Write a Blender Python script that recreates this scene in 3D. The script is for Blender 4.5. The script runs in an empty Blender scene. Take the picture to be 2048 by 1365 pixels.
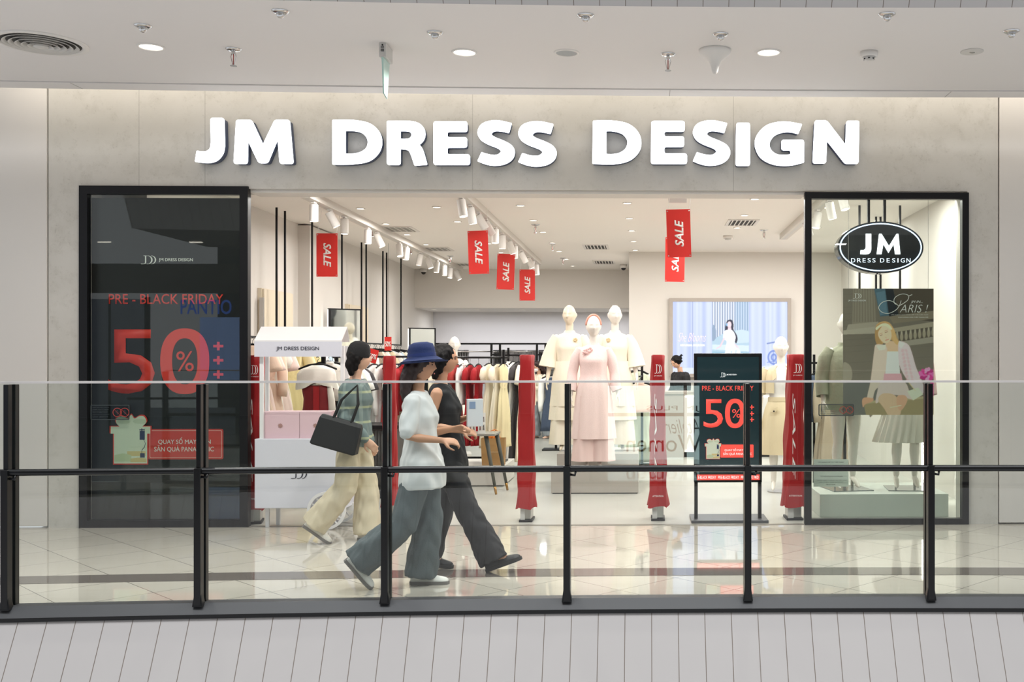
import bpy, math, random
import numpy as np
from math import sin, cos, pi, radians, sqrt, tan
from mathutils import Vector, Matrix

random.seed(7)
SC = bpy.context.scene
COL = SC.collection

# ------------------------------------------------------------------ camera, exposure, light
PSI, FPX, PX, PY, EYE = radians(1.4), 2100.0, 1341.0, 718.0, 1.55
cd = bpy.data.cameras.new('camera')
cd.sensor_width = 36.0
cd.lens = FPX * 36.0 / 2048
cd.shift_x = -(PX - 1024) / 2048
cd.shift_y = (PY - 682.5) / 2048
cd.clip_start, cd.clip_end = 0.02, 200
cam = bpy.data.objects.new('camera', cd)
cam.location = (0, 0, EYE)
cam.rotation_euler = (pi / 2, 0, -PSI)
COL.objects.link(cam)
SC.camera = cam
SC.view_settings.view_transform = 'Standard'
SC.view_settings.look = 'None'
SC.view_settings.gamma = 1
SC.view_settings.use_curve_mapping = False
SC.view_settings.exposure = 0.0
SC.cycles.transparent_max_bounces = 24
SC.cycles.max_bounces = 10
SC.cycles.sample_clamp_indirect = 6

wd = bpy.data.worlds.new('atrium daylight')
SC.world = wd
wd.use_nodes = True
bg = wd.node_tree.nodes['Background']
bg.inputs[0].default_value = (0.92, 0.95, 1.0, 1)
bg.inputs[1].default_value = 0.9

def area_light(name, loc, rot, sx, sy, watts, col=(1, 0.97, 0.93), spread=pi, shape='RECTANGLE'):
    l = bpy.data.lights.new(name, 'AREA')
    l.shape = shape
    l.size = sx
    if shape in ('RECTANGLE', 'ELLIPSE'):
        l.size_y = sy
    l.energy = watts
    l.color = col
    l.spread = spread
    o = bpy.data.objects.new(name, l)
    o.location = loc
    o.rotation_euler = rot
    COL.objects.link(o)
    return o

area_light('skylight_standin', (0, 3.2, 9.0), (0, 0, 0), 14, 6, 1500, (0.96, 0.98, 1.0))  # added unseen area lamp, stands for daylight from above the atrium
area_light('cove_light', (-0.6, 9.38, 4.2), (radians(40), 0, 0), 10.5, 0.05, 26, (1, 0.90, 0.74))
# the shop's own ceiling lamps: a few broad ones stand for the many small downlights
for lx in (-3.2, -1.1, 1.0, 2.7):
    for ly in (11.6, 14.0, 16.4, 19.2):
        if ly > 17.5 and lx > 0:
            continue
        area_light('shop_lamp', (lx, ly, 3.37), (0, 0, 0), 0.5, 0.5, 37, (1, 0.975, 0.945))
for lx in (1.42, 2.78):
    area_light('show_window_fill', (lx, 10.2, 3.3), (radians(12), 0, 0), 0.3, 0.3, 32, (1, 0.97, 0.93))  # fill lamps without fixtures, added to brighten the show window from the front
for lx in (-4.0, -3.1, -2.2, -1.3, -0.5):
    area_light('recess_lamp', (lx, 22.8, 2.56), (0, 0, 0), 0.12, 0.12, 9, (0.93, 0.95, 1.0))

# ------------------------------------------------------------------ pixel -> place
def ray(px, py):
    a, b = (px - PX) / FPX, -(py - PY) / FPX
    return (a * cos(PSI) + sin(PSI), cos(PSI) - a * sin(PSI), b)
def at(px, py, Y):
    d = ray(px, py); t = Y / d[1]
    return Vector((d[0] * t, Y, EYE + d[2] * t))
def onz(px, py, Z):
    d = ray(px, py); t = (Z - EYE) / d[2]
    return Vector((d[0] * t, d[1] * t, Z))
def ax(px, Y): return at(px, PY, Y).x
def az(py, Y, px=1341): return at(px, py, Y).z

# ------------------------------------------------------------------ materials
def lin(c):
    if isinstance(c, str):
        c = c.lstrip('#'); c = tuple(int(c[i:i + 2], 16) / 255 for i in (0, 2, 4))
    return tuple(x / 12.92 if x <= 0.04045 else ((x + 0.055) / 1.055) ** 2.4 for x in c[:3]) + (1,)

class NT:
    def __init__(s, name):
        s.m = bpy.data.materials.new(name); s.m.use_nodes = True
        s.t = s.m.node_tree; s.t.nodes.clear()
        s.out = s.n('ShaderNodeOutputMaterial')
    def n(s, typ, **kw):
        nd = s.t.nodes.new(typ)
        for k, v in kw.items(): setattr(nd, k, v)
        return nd
    def l(s, a, b): s.t.links.new(a, b)
    def mix(s, fac, a, b, mode='MIX'):
        nd = s.n('ShaderNodeMix', data_type='RGBA', blend_type=mode)
        for i, v in ((0, fac), (6, a), (7, b)):
            if hasattr(v, 'links') or isinstance(v, bpy.types.NodeSocket): s.l(v, nd.inputs[i])
            else: nd.inputs[i].default_value = v
        return nd.outputs[2]
    def math(s, op, a, b=0.0, c=None):
        nd = s.n('ShaderNodeMath', operation=op)
        for i, v in enumerate((a, b) if c is None else (a, b, c)):
            if isinstance(v, bpy.types.NodeSocket): s.l(v, nd.inputs[i])
            else: nd.inputs[i].default_value = v
        return nd.outputs[0]
    def noise(s, scale, detail=3, coord='Object', rough=0.55, sc=None):
        tc = s.n('ShaderNodeTexCoord'); no = s.n('ShaderNodeTexNoise')
        no.inputs['Scale'].default_value = scale; no.inputs['Detail'].default_value = detail
        no.inputs['Roughness'].default_value = rough
        if sc:
            mp = s.n('ShaderNodeMapping'); mp.inputs['Scale'].default_value = sc
            s.l(tc.outputs[coord], mp.inputs[0]); s.l(mp.outputs[0], no.inputs['Vector'])
        else:
            s.l(tc.outputs[coord], no.inputs['Vector'])
        return no.outputs['Fac']
    def ramp(s, fac, a, b, ca=(0, 0, 0, 1), cb=(1, 1, 1, 1)):
        r = s.n('ShaderNodeValToRGB'); e = r.color_ramp.elements
        e[0].position, e[1].position, e[0].color, e[1].color = a, b, ca, cb
        s.l(fac, r.inputs[0]); return r.outputs[0]
    def bsdf(s, color, rough=0.5, metal=0.0, spec=0.5, **kw):
        p = s.n('ShaderNodeBsdfPrincipled')
        if isinstance(color, bpy.types.NodeSocket): s.l(color, p.inputs['Base Color'])
        else: p.inputs['Base Color'].default_value = color
        if isinstance(rough, bpy.types.NodeSocket): s.l(rough, p.inputs['Roughness'])
        else: p.inputs['Roughness'].default_value = rough
        p.inputs['Metallic'].default_value = metal
        p.inputs['Specular IOR Level'].default_value = spec
        for k, v in kw.items(): p.inputs[k].default_value = v
        s.l(p.outputs[0], s.out.inputs[0]); return p
    def bump(s, p, h, strength=0.2, dist=0.01):
        b = s.n('ShaderNodeBump'); b.inputs['Strength'].default_value = strength; b.inputs['Distance'].default_value = dist
        s.l(h, b.inputs['Height']); s.l(b.outputs[0], p.inputs['Normal'])

_mc = {}
def mat(name, col, rough=0.5, metal=0.0, spec=0.5, var=0.03, scale=6, bump=0.0, bscale=None, emit=0.0, sc=None, **kw):
    if name in _mc: return _mc[name]
    t = NT(name); c = lin(col)
    f = t.noise(scale, sc=sc)
    lo = tuple(max(0, x * (1 - var)) for x in c[:3]) + (1,); hi = tuple(min(1, x * (1 + var)) for x in c[:3]) + (1,)
    cc = t.mix(f, lo, hi)
    p = t.bsdf(cc, rough, metal, spec, **kw)
    if bump:
        t.bump(p, t.noise(bscale or scale * 6, 2, sc=sc), bump)
    if emit:
        t.l(cc, p.inputs['Emission Color']); p.inputs['Emission Strength'].default_value = emit
    _mc[name] = t.m
    return t.m

def glass_mat(name, tint, gain=1.0):
    t = NT(name)
    g = t.n('ShaderNodeNewGeometry')
    ior = t.math('ADD', t.math('MULTIPLY', g.outputs['Backfacing'], 1 / 1.52 - 1.52), 1.52)
    fr = t.n('ShaderNodeFresnel'); t.l(ior, fr.inputs[0])
    fac = t.math('MINIMUM', t.math('MULTIPLY', fr.outputs[0], gain), 1.0)
    tr = t.n('ShaderNodeBsdfTransparent')
    nz = t.noise(1.5)
    c = lin(tint)
    t.l(t.mix(nz, c, tuple(min(1, x * 1.01) for x in c[:3]) + (1,)), tr.inputs[0])
    gl = t.n('ShaderNodeBsdfGlossy'); gl.inputs['Roughness'].default_value = 0.0
    mx = t.n('ShaderNodeMixShader')
    t.l(fac, mx.inputs[0]); t.l(tr.outputs[0], mx.inputs[1]); t.l(gl.outputs[0], mx.inputs[2])
    t.l(mx.outputs[0], t.out.inputs[0])
    return t.m

def concrete_mat():
    t = NT('microcement')
    a = t.noise(1.3, 5); b = t.noise(7, 6, rough=0.7); c = t.noise(38, 5, rough=0.7)
    base = t.mix(t.ramp(a, 0.35, 0.7), lin('#cdc9c2'), lin('#c2beb6'))
    base = t.mix(t.math('MULTIPLY', t.ramp(b, 0.50, 0.78), 0.5), base, lin('#aea99f'))
    base = t.mix(t.math('MULTIPLY', t.math('MULTIPLY', t.ramp(c, 0.56, 0.74), t.ramp(b, 0.42, 0.62)), 0.5), base, lin('#8d887e'))
    # panel seams
    tc = t.n('ShaderNodeTexCoord'); sp = t.n('ShaderNodeSeparateXYZ'); t.l(tc.outputs['Object'], sp.inputs[0])
    for px in (278, 410, 945, 1467):
        d = t.math('ABSOLUTE', t.math('SUBTRACT', sp.outputs[0], ax(px, 9.77)))
        base = t.mix(t.math('MULTIPLY', t.math('LESS_THAN', d, 0.0025), 0.55), base, lin('#827d74'))
    p = t.bsdf(base, 0.8, 0, 0.3)
    t.bump(p, c, 0.12, 0.004)
    return t.m

def tile_mat():
    t = NT('polished_floor_tile')
    tc = t.n('ShaderNodeTexCoord'); mp = t.n('ShaderNodeMapping')
    mp.inputs['Rotation'].default_value = (0, 0, radians(45)); mp.inputs['Location'].default_value = (0.19, 0.05, 0)
    t.l(tc.outputs['Object'], mp.inputs[0])
    br = t.n('ShaderNodeTexBrick', offset=0.0, squash=1.0)
    br.inputs['Scale'].default_value = 1.0; br.inputs['Brick Width'].default_value = 0.545; br.inputs['Row Height'].default_value = 0.545
    br.inputs['Mortar Size'].default_value = 0.003; br.inputs['Mortar Smooth'].default_value = 0.0
    br.inputs['Color1'].default_value = lin('#bfb9ad'); br.inputs['Color2'].default_value = lin('#bab4a8'); br.inputs['Mortar'].default_value = lin('#6f6961')
    t.l(mp.outputs[0], br.inputs['Vector'])
    v = t.noise(2.2, 6, rough=0.6, sc=(1, 5, 1))
    c = t.mix(t.math('MULTIPLY', t.ramp(v, 0.45, 0.7), 0.25), br.outputs['Color'], lin('#afa79a'))
    t.bsdf(c, 0.035, 0, 0.62)
    return t.m

def shop_floor_mat():
    t = NT('shop_floor_cement')
    a = t.noise(0.5, 4, rough=0.5, sc=(1, 1.6, 1)); b = t.noise(6, 5, rough=0.7)
    c = t.mix(t.ramp(a, 0.35, 0.68), lin('#bab9b2'), lin('#adaba3'))
    c = t.mix(t.math('MULTIPLY', t.ramp(b, 0.5, 0.75), 0.10), c, lin('#b2aea6'))
    t.bsdf(c, 0.3, 0, 0.45)
    return t.m

def groove_mat(name, col, line, pitch, frac):
    t = NT(name)
    uv = t.n('ShaderNodeUVMap'); sp = t.n('ShaderNodeSeparateXYZ'); t.l(uv.outputs[0], sp.inputs[0])
    f = t.math('FRACT', t.math('DIVIDE', sp.outputs[0], pitch))
    nz = t.noise(0.8, 3)
    c = t.mix(nz, lin(col), tuple(min(1, x * 1.04) for x in lin(col)[:3]) + (1,))
    m = t.math('LESS_THAN', f, frac)
    c = t.mix(m, c, lin(line))
    p = t.bsdf(c, 0.45, 0, 0.35)
    t.bump(p, t.math('MULTIPLY', m, -1.0), 0.6, 0.004)
    return t.m

def paint_mat(name, emit=0.0, rough=0.5):
    t = NT(name)
    a = t.n('ShaderNodeAttribute'); a.attribute_name = 'Col'
    p = t.bsdf(a.outputs['Color'], rough, 0, 0.4)
    if emit:
        p.inputs['Base Color'].default_value = (0.02, 0.02, 0.02, 1)
        t.t.links.remove(p.inputs['Base Color'].links[0])
        t.l(a.outputs['Color'], p.inputs['Emission Color']); p.inputs['Emission Strength'].default_value = emit
    return t.m

M = dict(
    white=mat('white_paint', '#dedad5', 0.6, var=0.015, scale=1.5),
    shopwhite=mat('warm_white_paint', '#d8d3cc', 0.7, var=0.012, scale=1.2),
    ceil=mat('ceiling_paint', '#dedad7', 0.75, var=0.012, scale=0.7),
    shopceil=mat('shop_ceiling_paint', '#f0ebe4', 0.8, var=0.01, scale=0.9),
    panel=mat('wall_panel_white', '#d8d3cd', 0.5, var=0.02, scale=1.0),
    black=mat('black_metal', '#0c0c0f', 0.4, 0.0, spec=0.3, var=0.15, scale=12),
    blackm=mat('matt_black', '#1b1b1d', 0.6, var=0.1),
    rail=mat('rail_black', '#09090b', 0.3, 0.0, spec=0.4, var=0.2, scale=15),
    railgrey=mat('rail_base_grey', '#38393b', 0.5, 0.1, var=0.08, scale=4),
    steel=mat('brushed_steel', '#b9b6b2', 0.3, 0.85, var=0.06, scale=20, sc=(1, 1, 12)),
    chrome=mat('chrome', '#cfcfcf', 0.12, 1.0, var=0.02),
    red=mat('red_sheet', '#d42a23', 0.5, var=0.03),
    fabricred=mat('red_velvet_cover', '#a0050c', 0.6, var=0.12, scale=4, bump=0.15, bscale=30, sc=(1, 1, 0.3)),
    mann=mat('mannequin_gloss', '#ece6dd', 0.22, var=0.01, spec=0.5),
    skin=mat('skin', '#c99a80', 0.55, var=0.05, scale=10),
    hair=mat('dark_hair', '#0e0b0a', 0.6, spec=0.2, var=0.25, scale=40, sc=(1, 1, 0.1), bump=0.3),
    printw=mat('white_print', '#efeeea', 0.6, var=0.01),
    printr=mat('red_print', '#e2372c', 0.55, var=0.02),
    printd=mat('dark_print', '#3a3a48', 0.6, var=0.05),
    glow=mat('lamp_diffuser', '#fff6e8', 0.4, var=0.005, emit=6.0),
    letterface=mat('letter_face_lit', '#f4f8ff', 0.35, var=0.004, emit=2.6),
    letterside=mat('letter_return_slate', '#4a5268', 0.5, var=0.06),
)
M['concrete'] = concrete_mat(); M['tile'] = tile_mat(); M['shopfloor'] = shop_floor_mat()
M['glass'] = glass_mat('railing_glass', '#fafdfc'); M['winglass'] = glass_mat('window_glass_green', '#f4f8f5')
M['groove'] = groove_mat('fascia_panel', '#b0acaa', '#746a62', 0.167, 0.03)
M['cap'] = mat('cap_silver', '#cfcac6', 0.35, 0.2, var=0.05, scale=2)
M['mirror'] = mat('mirror_silver', '#c9d0cf', 0.03, 1.0, var=0.01)

# ------------------------------------------------------------------ mesh building
class MB:
    def __init__(s): s.v, s.f, s.uv = [], [], {}
    def add(s, vs, fs):
        b = len(s.v); s.v += [tuple(p) for p in vs]; s.f += [tuple(i + b for i in f) for f in fs]; return b
    def box(s, x0, x1, y0, y1, z0, z1, rz=0, taper=None):
        vs = [(x0, y0, z0), (x1, y0, z0), (x1, y1, z0), (x0, y1, z0), (x0, y0, z1), (x1, y0, z1), (x1, y1, z1), (x0, y1, z1)]
        if taper:
            cx, cy = (x0 + x1) / 2, (y0 + y1) / 2
            vs = vs[:4] + [(cx + (p[0] - cx) * taper, cy + (p[1] - cy) * taper, p[2]) for p in vs[4:]]
        if rz:
            cx, cy = (x0 + x1) / 2, (y0 + y1) / 2; c, n = cos(rz), sin(rz)
            vs = [(cx + (p[0] - cx) * c - (p[1] - cy) * n, cy + (p[0] - cx) * n + (p[1] - cy) * c, p[2]) for p in vs]
        s.add(vs, [(3, 2, 1, 0), (4, 5, 6, 7), (0, 1, 5, 4), (1, 2, 6, 5), (2, 3, 7, 6), (3, 0, 4, 7)]); return s
    def bar(s, p0, p1, w, h=None):                      # square bar between two points
        p0, p1 = Vector(p0), Vector(p1); h = h or w
        d = (p1 - p0).normalized(); u = d.cross(Vector((0, 0, 1)))
        u = Vector((1, 0, 0)) if u.length < 1e-4 else u.normalized(); v = u.cross(d)
        vs = [p + u * a * w / 2 + v * b * h / 2 for p in (p0, p1) for a, b in ((-1, -1), (1, -1), (1, 1), (-1, 1))]
        s.add(vs, [(3, 2, 1, 0), (4, 5, 6, 7), (0, 1, 5, 4), (1, 2, 6, 5), (2, 3, 7, 6), (3, 0, 4, 7)]); return s
    def rings(s, rs, cap0=True, cap1=True):             # loft over rings of equal point count
        n = len(rs[0]); b = len(s.v)
        for r in rs: s.v += [tuple(p) for p in r]
        for i in range(len(rs) - 1):
            for j in range(n):
                k = (j + 1) % n
                s.f.append((b + i * n + j, b + i * n + k, b + (i + 1) * n + k, b + (i + 1) * n + j))
        if cap0: s.f.append(tuple(b + j for j in reversed(range(n))))
        if cap1: s.f.append(tuple(b + (len(rs) - 1) * n + j for j in range(n)))
        return s
    def tube(s, pts, r, n=10, caps=True, flat=1.0, rnd=False):
        pts = [Vector(p) for p in pts]; rad = r if isinstance(r, (list, tuple)) else [r] * len(pts)
        if rnd:                                         # rounded ends
            d0, d1 = (pts[0] - pts[1]).normalized(), (pts[-1] - pts[-2]).normalized()
            a, b = rad[0], rad[-1]
            pts = [pts[0] + d0 * a, pts[0] + d0 * a * 0.7] + pts + [pts[-1] + d1 * b * 0.7, pts[-1] + d1 * b]
            rad = [a * 0.15, a * 0.7] + list(rad) + [b * 0.7, b * 0.15]
        rs = []; u = None
        for i, p in enumerate(pts):
            d = (pts[min(i + 1, len(pts) - 1)] - pts[max(i - 1, 0)]).normalized()
            if u is None:
                u = d.cross(Vector((0, 1, 0)))
                if u.length < 0.1: u = d.cross(Vector((1, 0, 0)))
            u = (u - d * u.dot(d)).normalized(); v = d.cross(u)
            rs.append([p + (u * cos(2 * pi * k / n) + v * sin(2 * pi * k / n) * flat) * rad[i] for k in range(n)])
        return s.rings(rs, caps, caps)
    def lathe(s, prof, c=(0, 0, 0), n=24, cap=True):    # prof: (r, z)
        return s.rings([[(c[0] + r * cos(2 * pi * k / n), c[1] + r * sin(2 * pi * k / n), c[2] + z) for k in range(n)] for r, z in prof], cap, cap)
    def loft(s, rows, n=28, fold=None, cap0=False, cap1=False):   # rows: (cx, cy, z, rx, ry); fold(theta, t) -> factor
        m = len(rows) - 1
        rs = []
        for i, (cx, cy, z, rx, ry) in enumerate(rows):
            r = []
            for k in range(n):
                th = 2 * pi * k / n; g = fold(th, i / m) if fold else 1
                r.append((cx + rx * g * cos(th), cy + ry * g * sin(th), z))
            rs.append(r)
        return s.rings(rs, cap0, cap1)
    def ball(s, c, rx, ry=None, rz=None, n=14, m=9):
        ry = ry or rx; rz = rz or rx
        return s.rings([[(c[0] + rx * sin(a) * cos(2 * pi * k / n), c[1] + ry * sin(a) * sin(2 * pi * k / n), c[2] - rz * cos(a)) for k in range(n)]
                        for a in [pi * (0.03 + 0.94 * i / m) for i in range(m + 1)]])
    def prism(s, poly, y0, y1):                         # poly in x,z extruded along y
        n = len(poly)
        s.add([(x, y0, z) for x, z in poly] + [(x, y1, z) for x, z in poly],
              [tuple(range(n)), tuple(range(2 * n - 1, n - 1, -1))] + [(i, i + n, (i + 1) % n + n, (i + 1) % n) for i in range(n)]); return s
    def xform(s, mtx, start=0):
        s.v[start:] = [tuple(mtx @ Vector(p)) for p in s.v[start:]]; return s
    def build(s, name, m, parent=None, smooth=False, loc=None, bevel=0.0):
        me = bpy.data.meshes.new(name); me.from_pydata(s.v, [], s.f); me.validate(); me.update()
        if smooth:
            me.polygons.foreach_set('use_smooth', [True] * len(me.polygons))
        o = bpy.data.objects.new(name, me); COL.objects.link(o)
        if m: me.materials.append(m)
        if parent: o.parent = parent
        if loc is not None: o.location = loc
        if bevel:
            b = o.modifiers.new('edge', 'BEVEL'); b.width = bevel; b.segments = 2; b.limit_method = 'ANGLE'
        return o

def fuse(mb, name, m, parent=None, voxel=0.008, smooth=4, wob=0.0, wscale=0.12, loc=None):
    """one continuous skin around everything in mb"""
    me = bpy.data.meshes.new('skin_source'); me.from_pydata(mb.v, [], mb.f); me.update()
    o = bpy.data.objects.new('skin_source', me); COL.objects.link(o)
    r = o.modifiers.new('r', 'REMESH'); r.mode = 'VOXEL'; r.voxel_size = voxel
    if smooth:
        k = o.modifiers.new('s', 'SMOOTH'); k.iterations = smooth; k.factor = 0.5
    bpy.context.view_layer.update()
    dg = bpy.context.evaluated_depsgraph_get()
    out = bpy.data.meshes.new_from_object(o.evaluated_get(dg))
    bpy.data.objects.remove(o); bpy.data.meshes.remove(me)
    nv = len(out.vertices)
    if wob:
        co = np.empty(nv * 3); out.vertices.foreach_get('co', co); co = co.reshape(-1, 3)
        no = np.empty(nv * 3); out.vertex_normals.foreach_get('vector', no) if hasattr(out, 'vertex_normals') else out.vertices.foreach_get('normal', no)
        no = no.reshape(-1, 3)
        q = co / wscale
        d = (np.sin(q[:, 0] * 6.1 + 2 * np.sin(q[:, 2] * 1.7)) + np.sin(q[:, 2] * 3.3 + q[:, 0] * 2.1 + 1.5 * np.sin(q[:, 1] * 4))
             + 0.6 * np.sin(q[:, 0] * 11 + q[:, 1] * 9 + q[:, 2] * 2.3))
        co = co + no * (d * wob / 2.6)[:, None]
        out.vertices.foreach_set('co', co.ravel())
    out.name = name
    out.polygons.foreach_set('use_smooth', [True] * len(out.polygons))
    out.materials.clear(); out.materials.append(m); out.update()
    ob = bpy.data.objects.new(name, out); COL.objects.link(ob)
    if parent: ob.parent = parent
    if loc is not None: ob.location = loc
    return ob

def tag(o, label, cat, group=None):
    o['label'] = label; o['category'] = cat
    if group: o['group'] = group
    return o
def thing(name, label, cat, loc=(0, 0, 0), rz=0.0, group=None):
    o = bpy.data.objects.new(name, None); COL.objects.link(o)
    o.location = loc; o.rotation_euler = (0, 0, rz); o.empty_display_size = 0.05
    return tag(o, label, cat, group)
def thicken(o, th):
    so = o.modifiers.new('thick', 'SOLIDIFY'); so.thickness = th; e = o.modifiers.new('edge', 'EDGE_SPLIT'); e.split_angle = radians(55)
def struct(o): o['kind'] = 'structure'; return o
def dup(root, loc, label, group=None, rz=None):
    r = root.copy(); COL.objects.link(r); r.location = loc; r['label'] = label
    if rz is not None: r.rotation_euler = (0, 0, rz)
    if group: r['group'] = group
    for ch in list(root.children):
        c = ch.copy(); COL.objects.link(c); c.parent = r
        for g in list(ch.children):
            d = g.copy(); COL.objects.link(d); d.parent = c
    return r

def curve_mesh(cu):
    o = bpy.data.objects.new('outline_source', cu)
    me = bpy.data.meshes.new_from_object(o)
    bpy.data.objects.remove(o); bpy.data.curves.remove(cu)
    return me
def text(name, s, m, parent, box, y, bold=0.0, shear=0.0, rot=0, thick=0.003, align=True, mirror=False, loc=None):
    """lettering filling box=(x0, z0, x1, z1) on the plane y, facing -y; rot 90 reads upwards, -90 downwards"""
    cu = bpy.data.curves.new('lettering', 'FONT'); cu.body = s; cu.size = 1; cu.shear = shear; cu.offset = bold
    cu.extrude = 0.0; cu.resolution_u = 3
    me = curve_mesh(cu); n = len(me.vertices)
    co = np.empty(n * 3); me.vertices.foreach_get('co', co); co = co.reshape(-1, 3)
    x, z = co[:, 0].copy(), co[:, 1].copy()
    if rot == 90: x, z = -z, x
    if rot == -90: x, z = z, -x
    if mirror: x = -x
    x0, z0, x1, z1 = box
    x = x0 + (x - x.min()) / max(1e-6, np.ptp(x)) * (x1 - x0); z = z0 + (z - z.min()) / max(1e-6, np.ptp(z)) * (z1 - z0)
    co = np.stack([x, np.full(n, y), z], 1)
    me.vertices.foreach_set('co', co.ravel()); me.update(); me.name = name
    me.materials.clear(); me.materials.append(m)
    o = bpy.data.objects.new(name, me); COL.objects.link(o)
    if thick:
        so = o.modifiers.new('thick', 'SOLIDIFY'); so.thickness = thick; so.offset = 0
    if parent: o.parent = parent
    if loc is not None: o.location = loc
    return o

def smooth_outline(pts, per=6):
    """points (x, y) corners or (x, y, 1) smooth; Catmull-Rom between smooth ones"""
    n = len(pts); out = []
    P = [Vector((p[0], p[1])) for p in pts]; S = [len(p) > 2 for p in pts]
    for i in range(n):
        a, b = i, (i + 1) % n
        if not S[a] and not S[b]:
            out.append(P[a]); continue
        p0 = P[a - 1] if S[a] else P[a] - (P[b] - P[a]) * 0.0
        p3 = P[(b + 1) % n] if S[b] else P[b]
        for k in range(per):
            t = k / per
            out.append(0.5 * ((2 * P[a]) + (P[b] - p0) * t + (2 * p0 - 5 * P[a] + 4 * P[b] - p3) * t * t + (3 * P[a] - p0 - 3 * P[b] + p3) * t ** 3))
    return out
def round_corners(pts, r, seg=4):
    out = []; n = len(pts)
    for i in range(n):
        p, a, b = pts[i], pts[i - 1], pts[(i + 1) % n]
        u, v = a - p, b - p
        if u.length < 1e-6 or v.length < 1e-6: continue
        ang = u.angle(v)
        if ang > 2.45: out.append(p); continue
        d = min(r, u.length * 0.45, v.length * 0.45)
        q0, q1 = p + u.normalized() * d, p + v.normalized() * d
        for k in range(seg + 1):
            t = k / seg
            out.append(q0 * (1 - t) ** 2 + p * 2 * t * (1 - t) + q1 * t * t)
    return out
def outline_mesh(loops, extrude, bevel=0.0):
    cu = bpy.data.curves.new('outline', 'CURVE'); cu.dimensions = '2D'; cu.fill_mode = 'BOTH'; cu.extrude = extrude; cu.bevel_depth = bevel; cu.bevel_resolution = 2
    for lp in loops:
        s = cu.splines.new('POLY'); s.points.add(len(lp) - 1)
        for q, p in zip(s.points, lp): q.co = (p[0], p[1], 0, 1)
        s.use_cyclic_u = True
    return curve_mesh(cu)
def outline_obj(name, loops, m, parent, extrude, y=0.0, loc=None, bevel=0.0):
    """flat outline in x,z (given as x,y) extruded to +-extrude about the plane y"""
    me = outline_mesh(loops, extrude, bevel)
    n = len(me.vertices); co = np.empty(n * 3); me.vertices.foreach_get('co', co); co = co.reshape(-1, 3)
    co = np.stack([co[:, 0], y - co[:, 2], co[:, 1]], 1); me.vertices.foreach_set('co', co.ravel()); me.update()
    me.materials.clear(); me.materials.append(m); me.name = name
    o = bpy.data.objects.new(name, me); COL.objects.link(o)
    if parent: o.parent = parent
    if loc is not None: o.location = loc
    return o
def ell(cx, cy, rx, ry, n=48, a0=0.0, a1=2 * pi):
    return [Vector((cx + rx * cos(a0 + (a1 - a0) * k / n), cy + ry * sin(a0 + (a1 - a0) * k / n))) for k in range(n + (0 if a1 - a0 > 6.2 else 1))]
def monogram(name, m, parent, x0, z0, w, h, y, loc=None):
    """the serif J followed by two crescent D bowls"""
    def cres(cx, rx, rin, off):
        a = ell(cx, 0.5, rx, 0.5, 20, -pi / 2, pi / 2); b = ell(cx + off, 0.5, rin, 0.46, 20, pi / 2, -pi / 2)
        return a + b
    J = smooth_outline([(0.05, 0.0), (0.34, 0.0, 1), (0.52, 0.08, 1), (0.56, 0.25), (0.56, 0.95), (0.70, 0.95), (0.70, 1.0), (0.30, 1.0), (0.30, 0.95), (0.44, 0.95), (0.44, 0.2, 1), (0.36, 0.07, 1), (0.05, 0.06)])
    lo = [J, cres(0.72, 0.46, 0.32, 0.0), [Vector(p) for p in ((0.60, 0.94), (0.76, 0.94), (0.76, 1.0), (0.60, 1.0))], [Vector(p) for p in ((0.60, 0.0), (0.76, 0.0), (0.76, 0.06), (0.60, 0.06))], cres(1.06, 0.46, 0.34, 0.0)]
    lo = [[Vector((x0 + p.x / 1.55 * w, z0 + p.y * h)) for p in l] for l in lo]
    b = MB()
    for l in lo:
        me = outline_mesh([l], 0.001)
        b.add([(v.co.x, y - v.co.z, v.co.y) for v in me.vertices], [tuple(p.vertices) for p in me.polygons]); bpy.data.meshes.remove(me)
    return b.build(name, m, parent, loc=loc)

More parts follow.
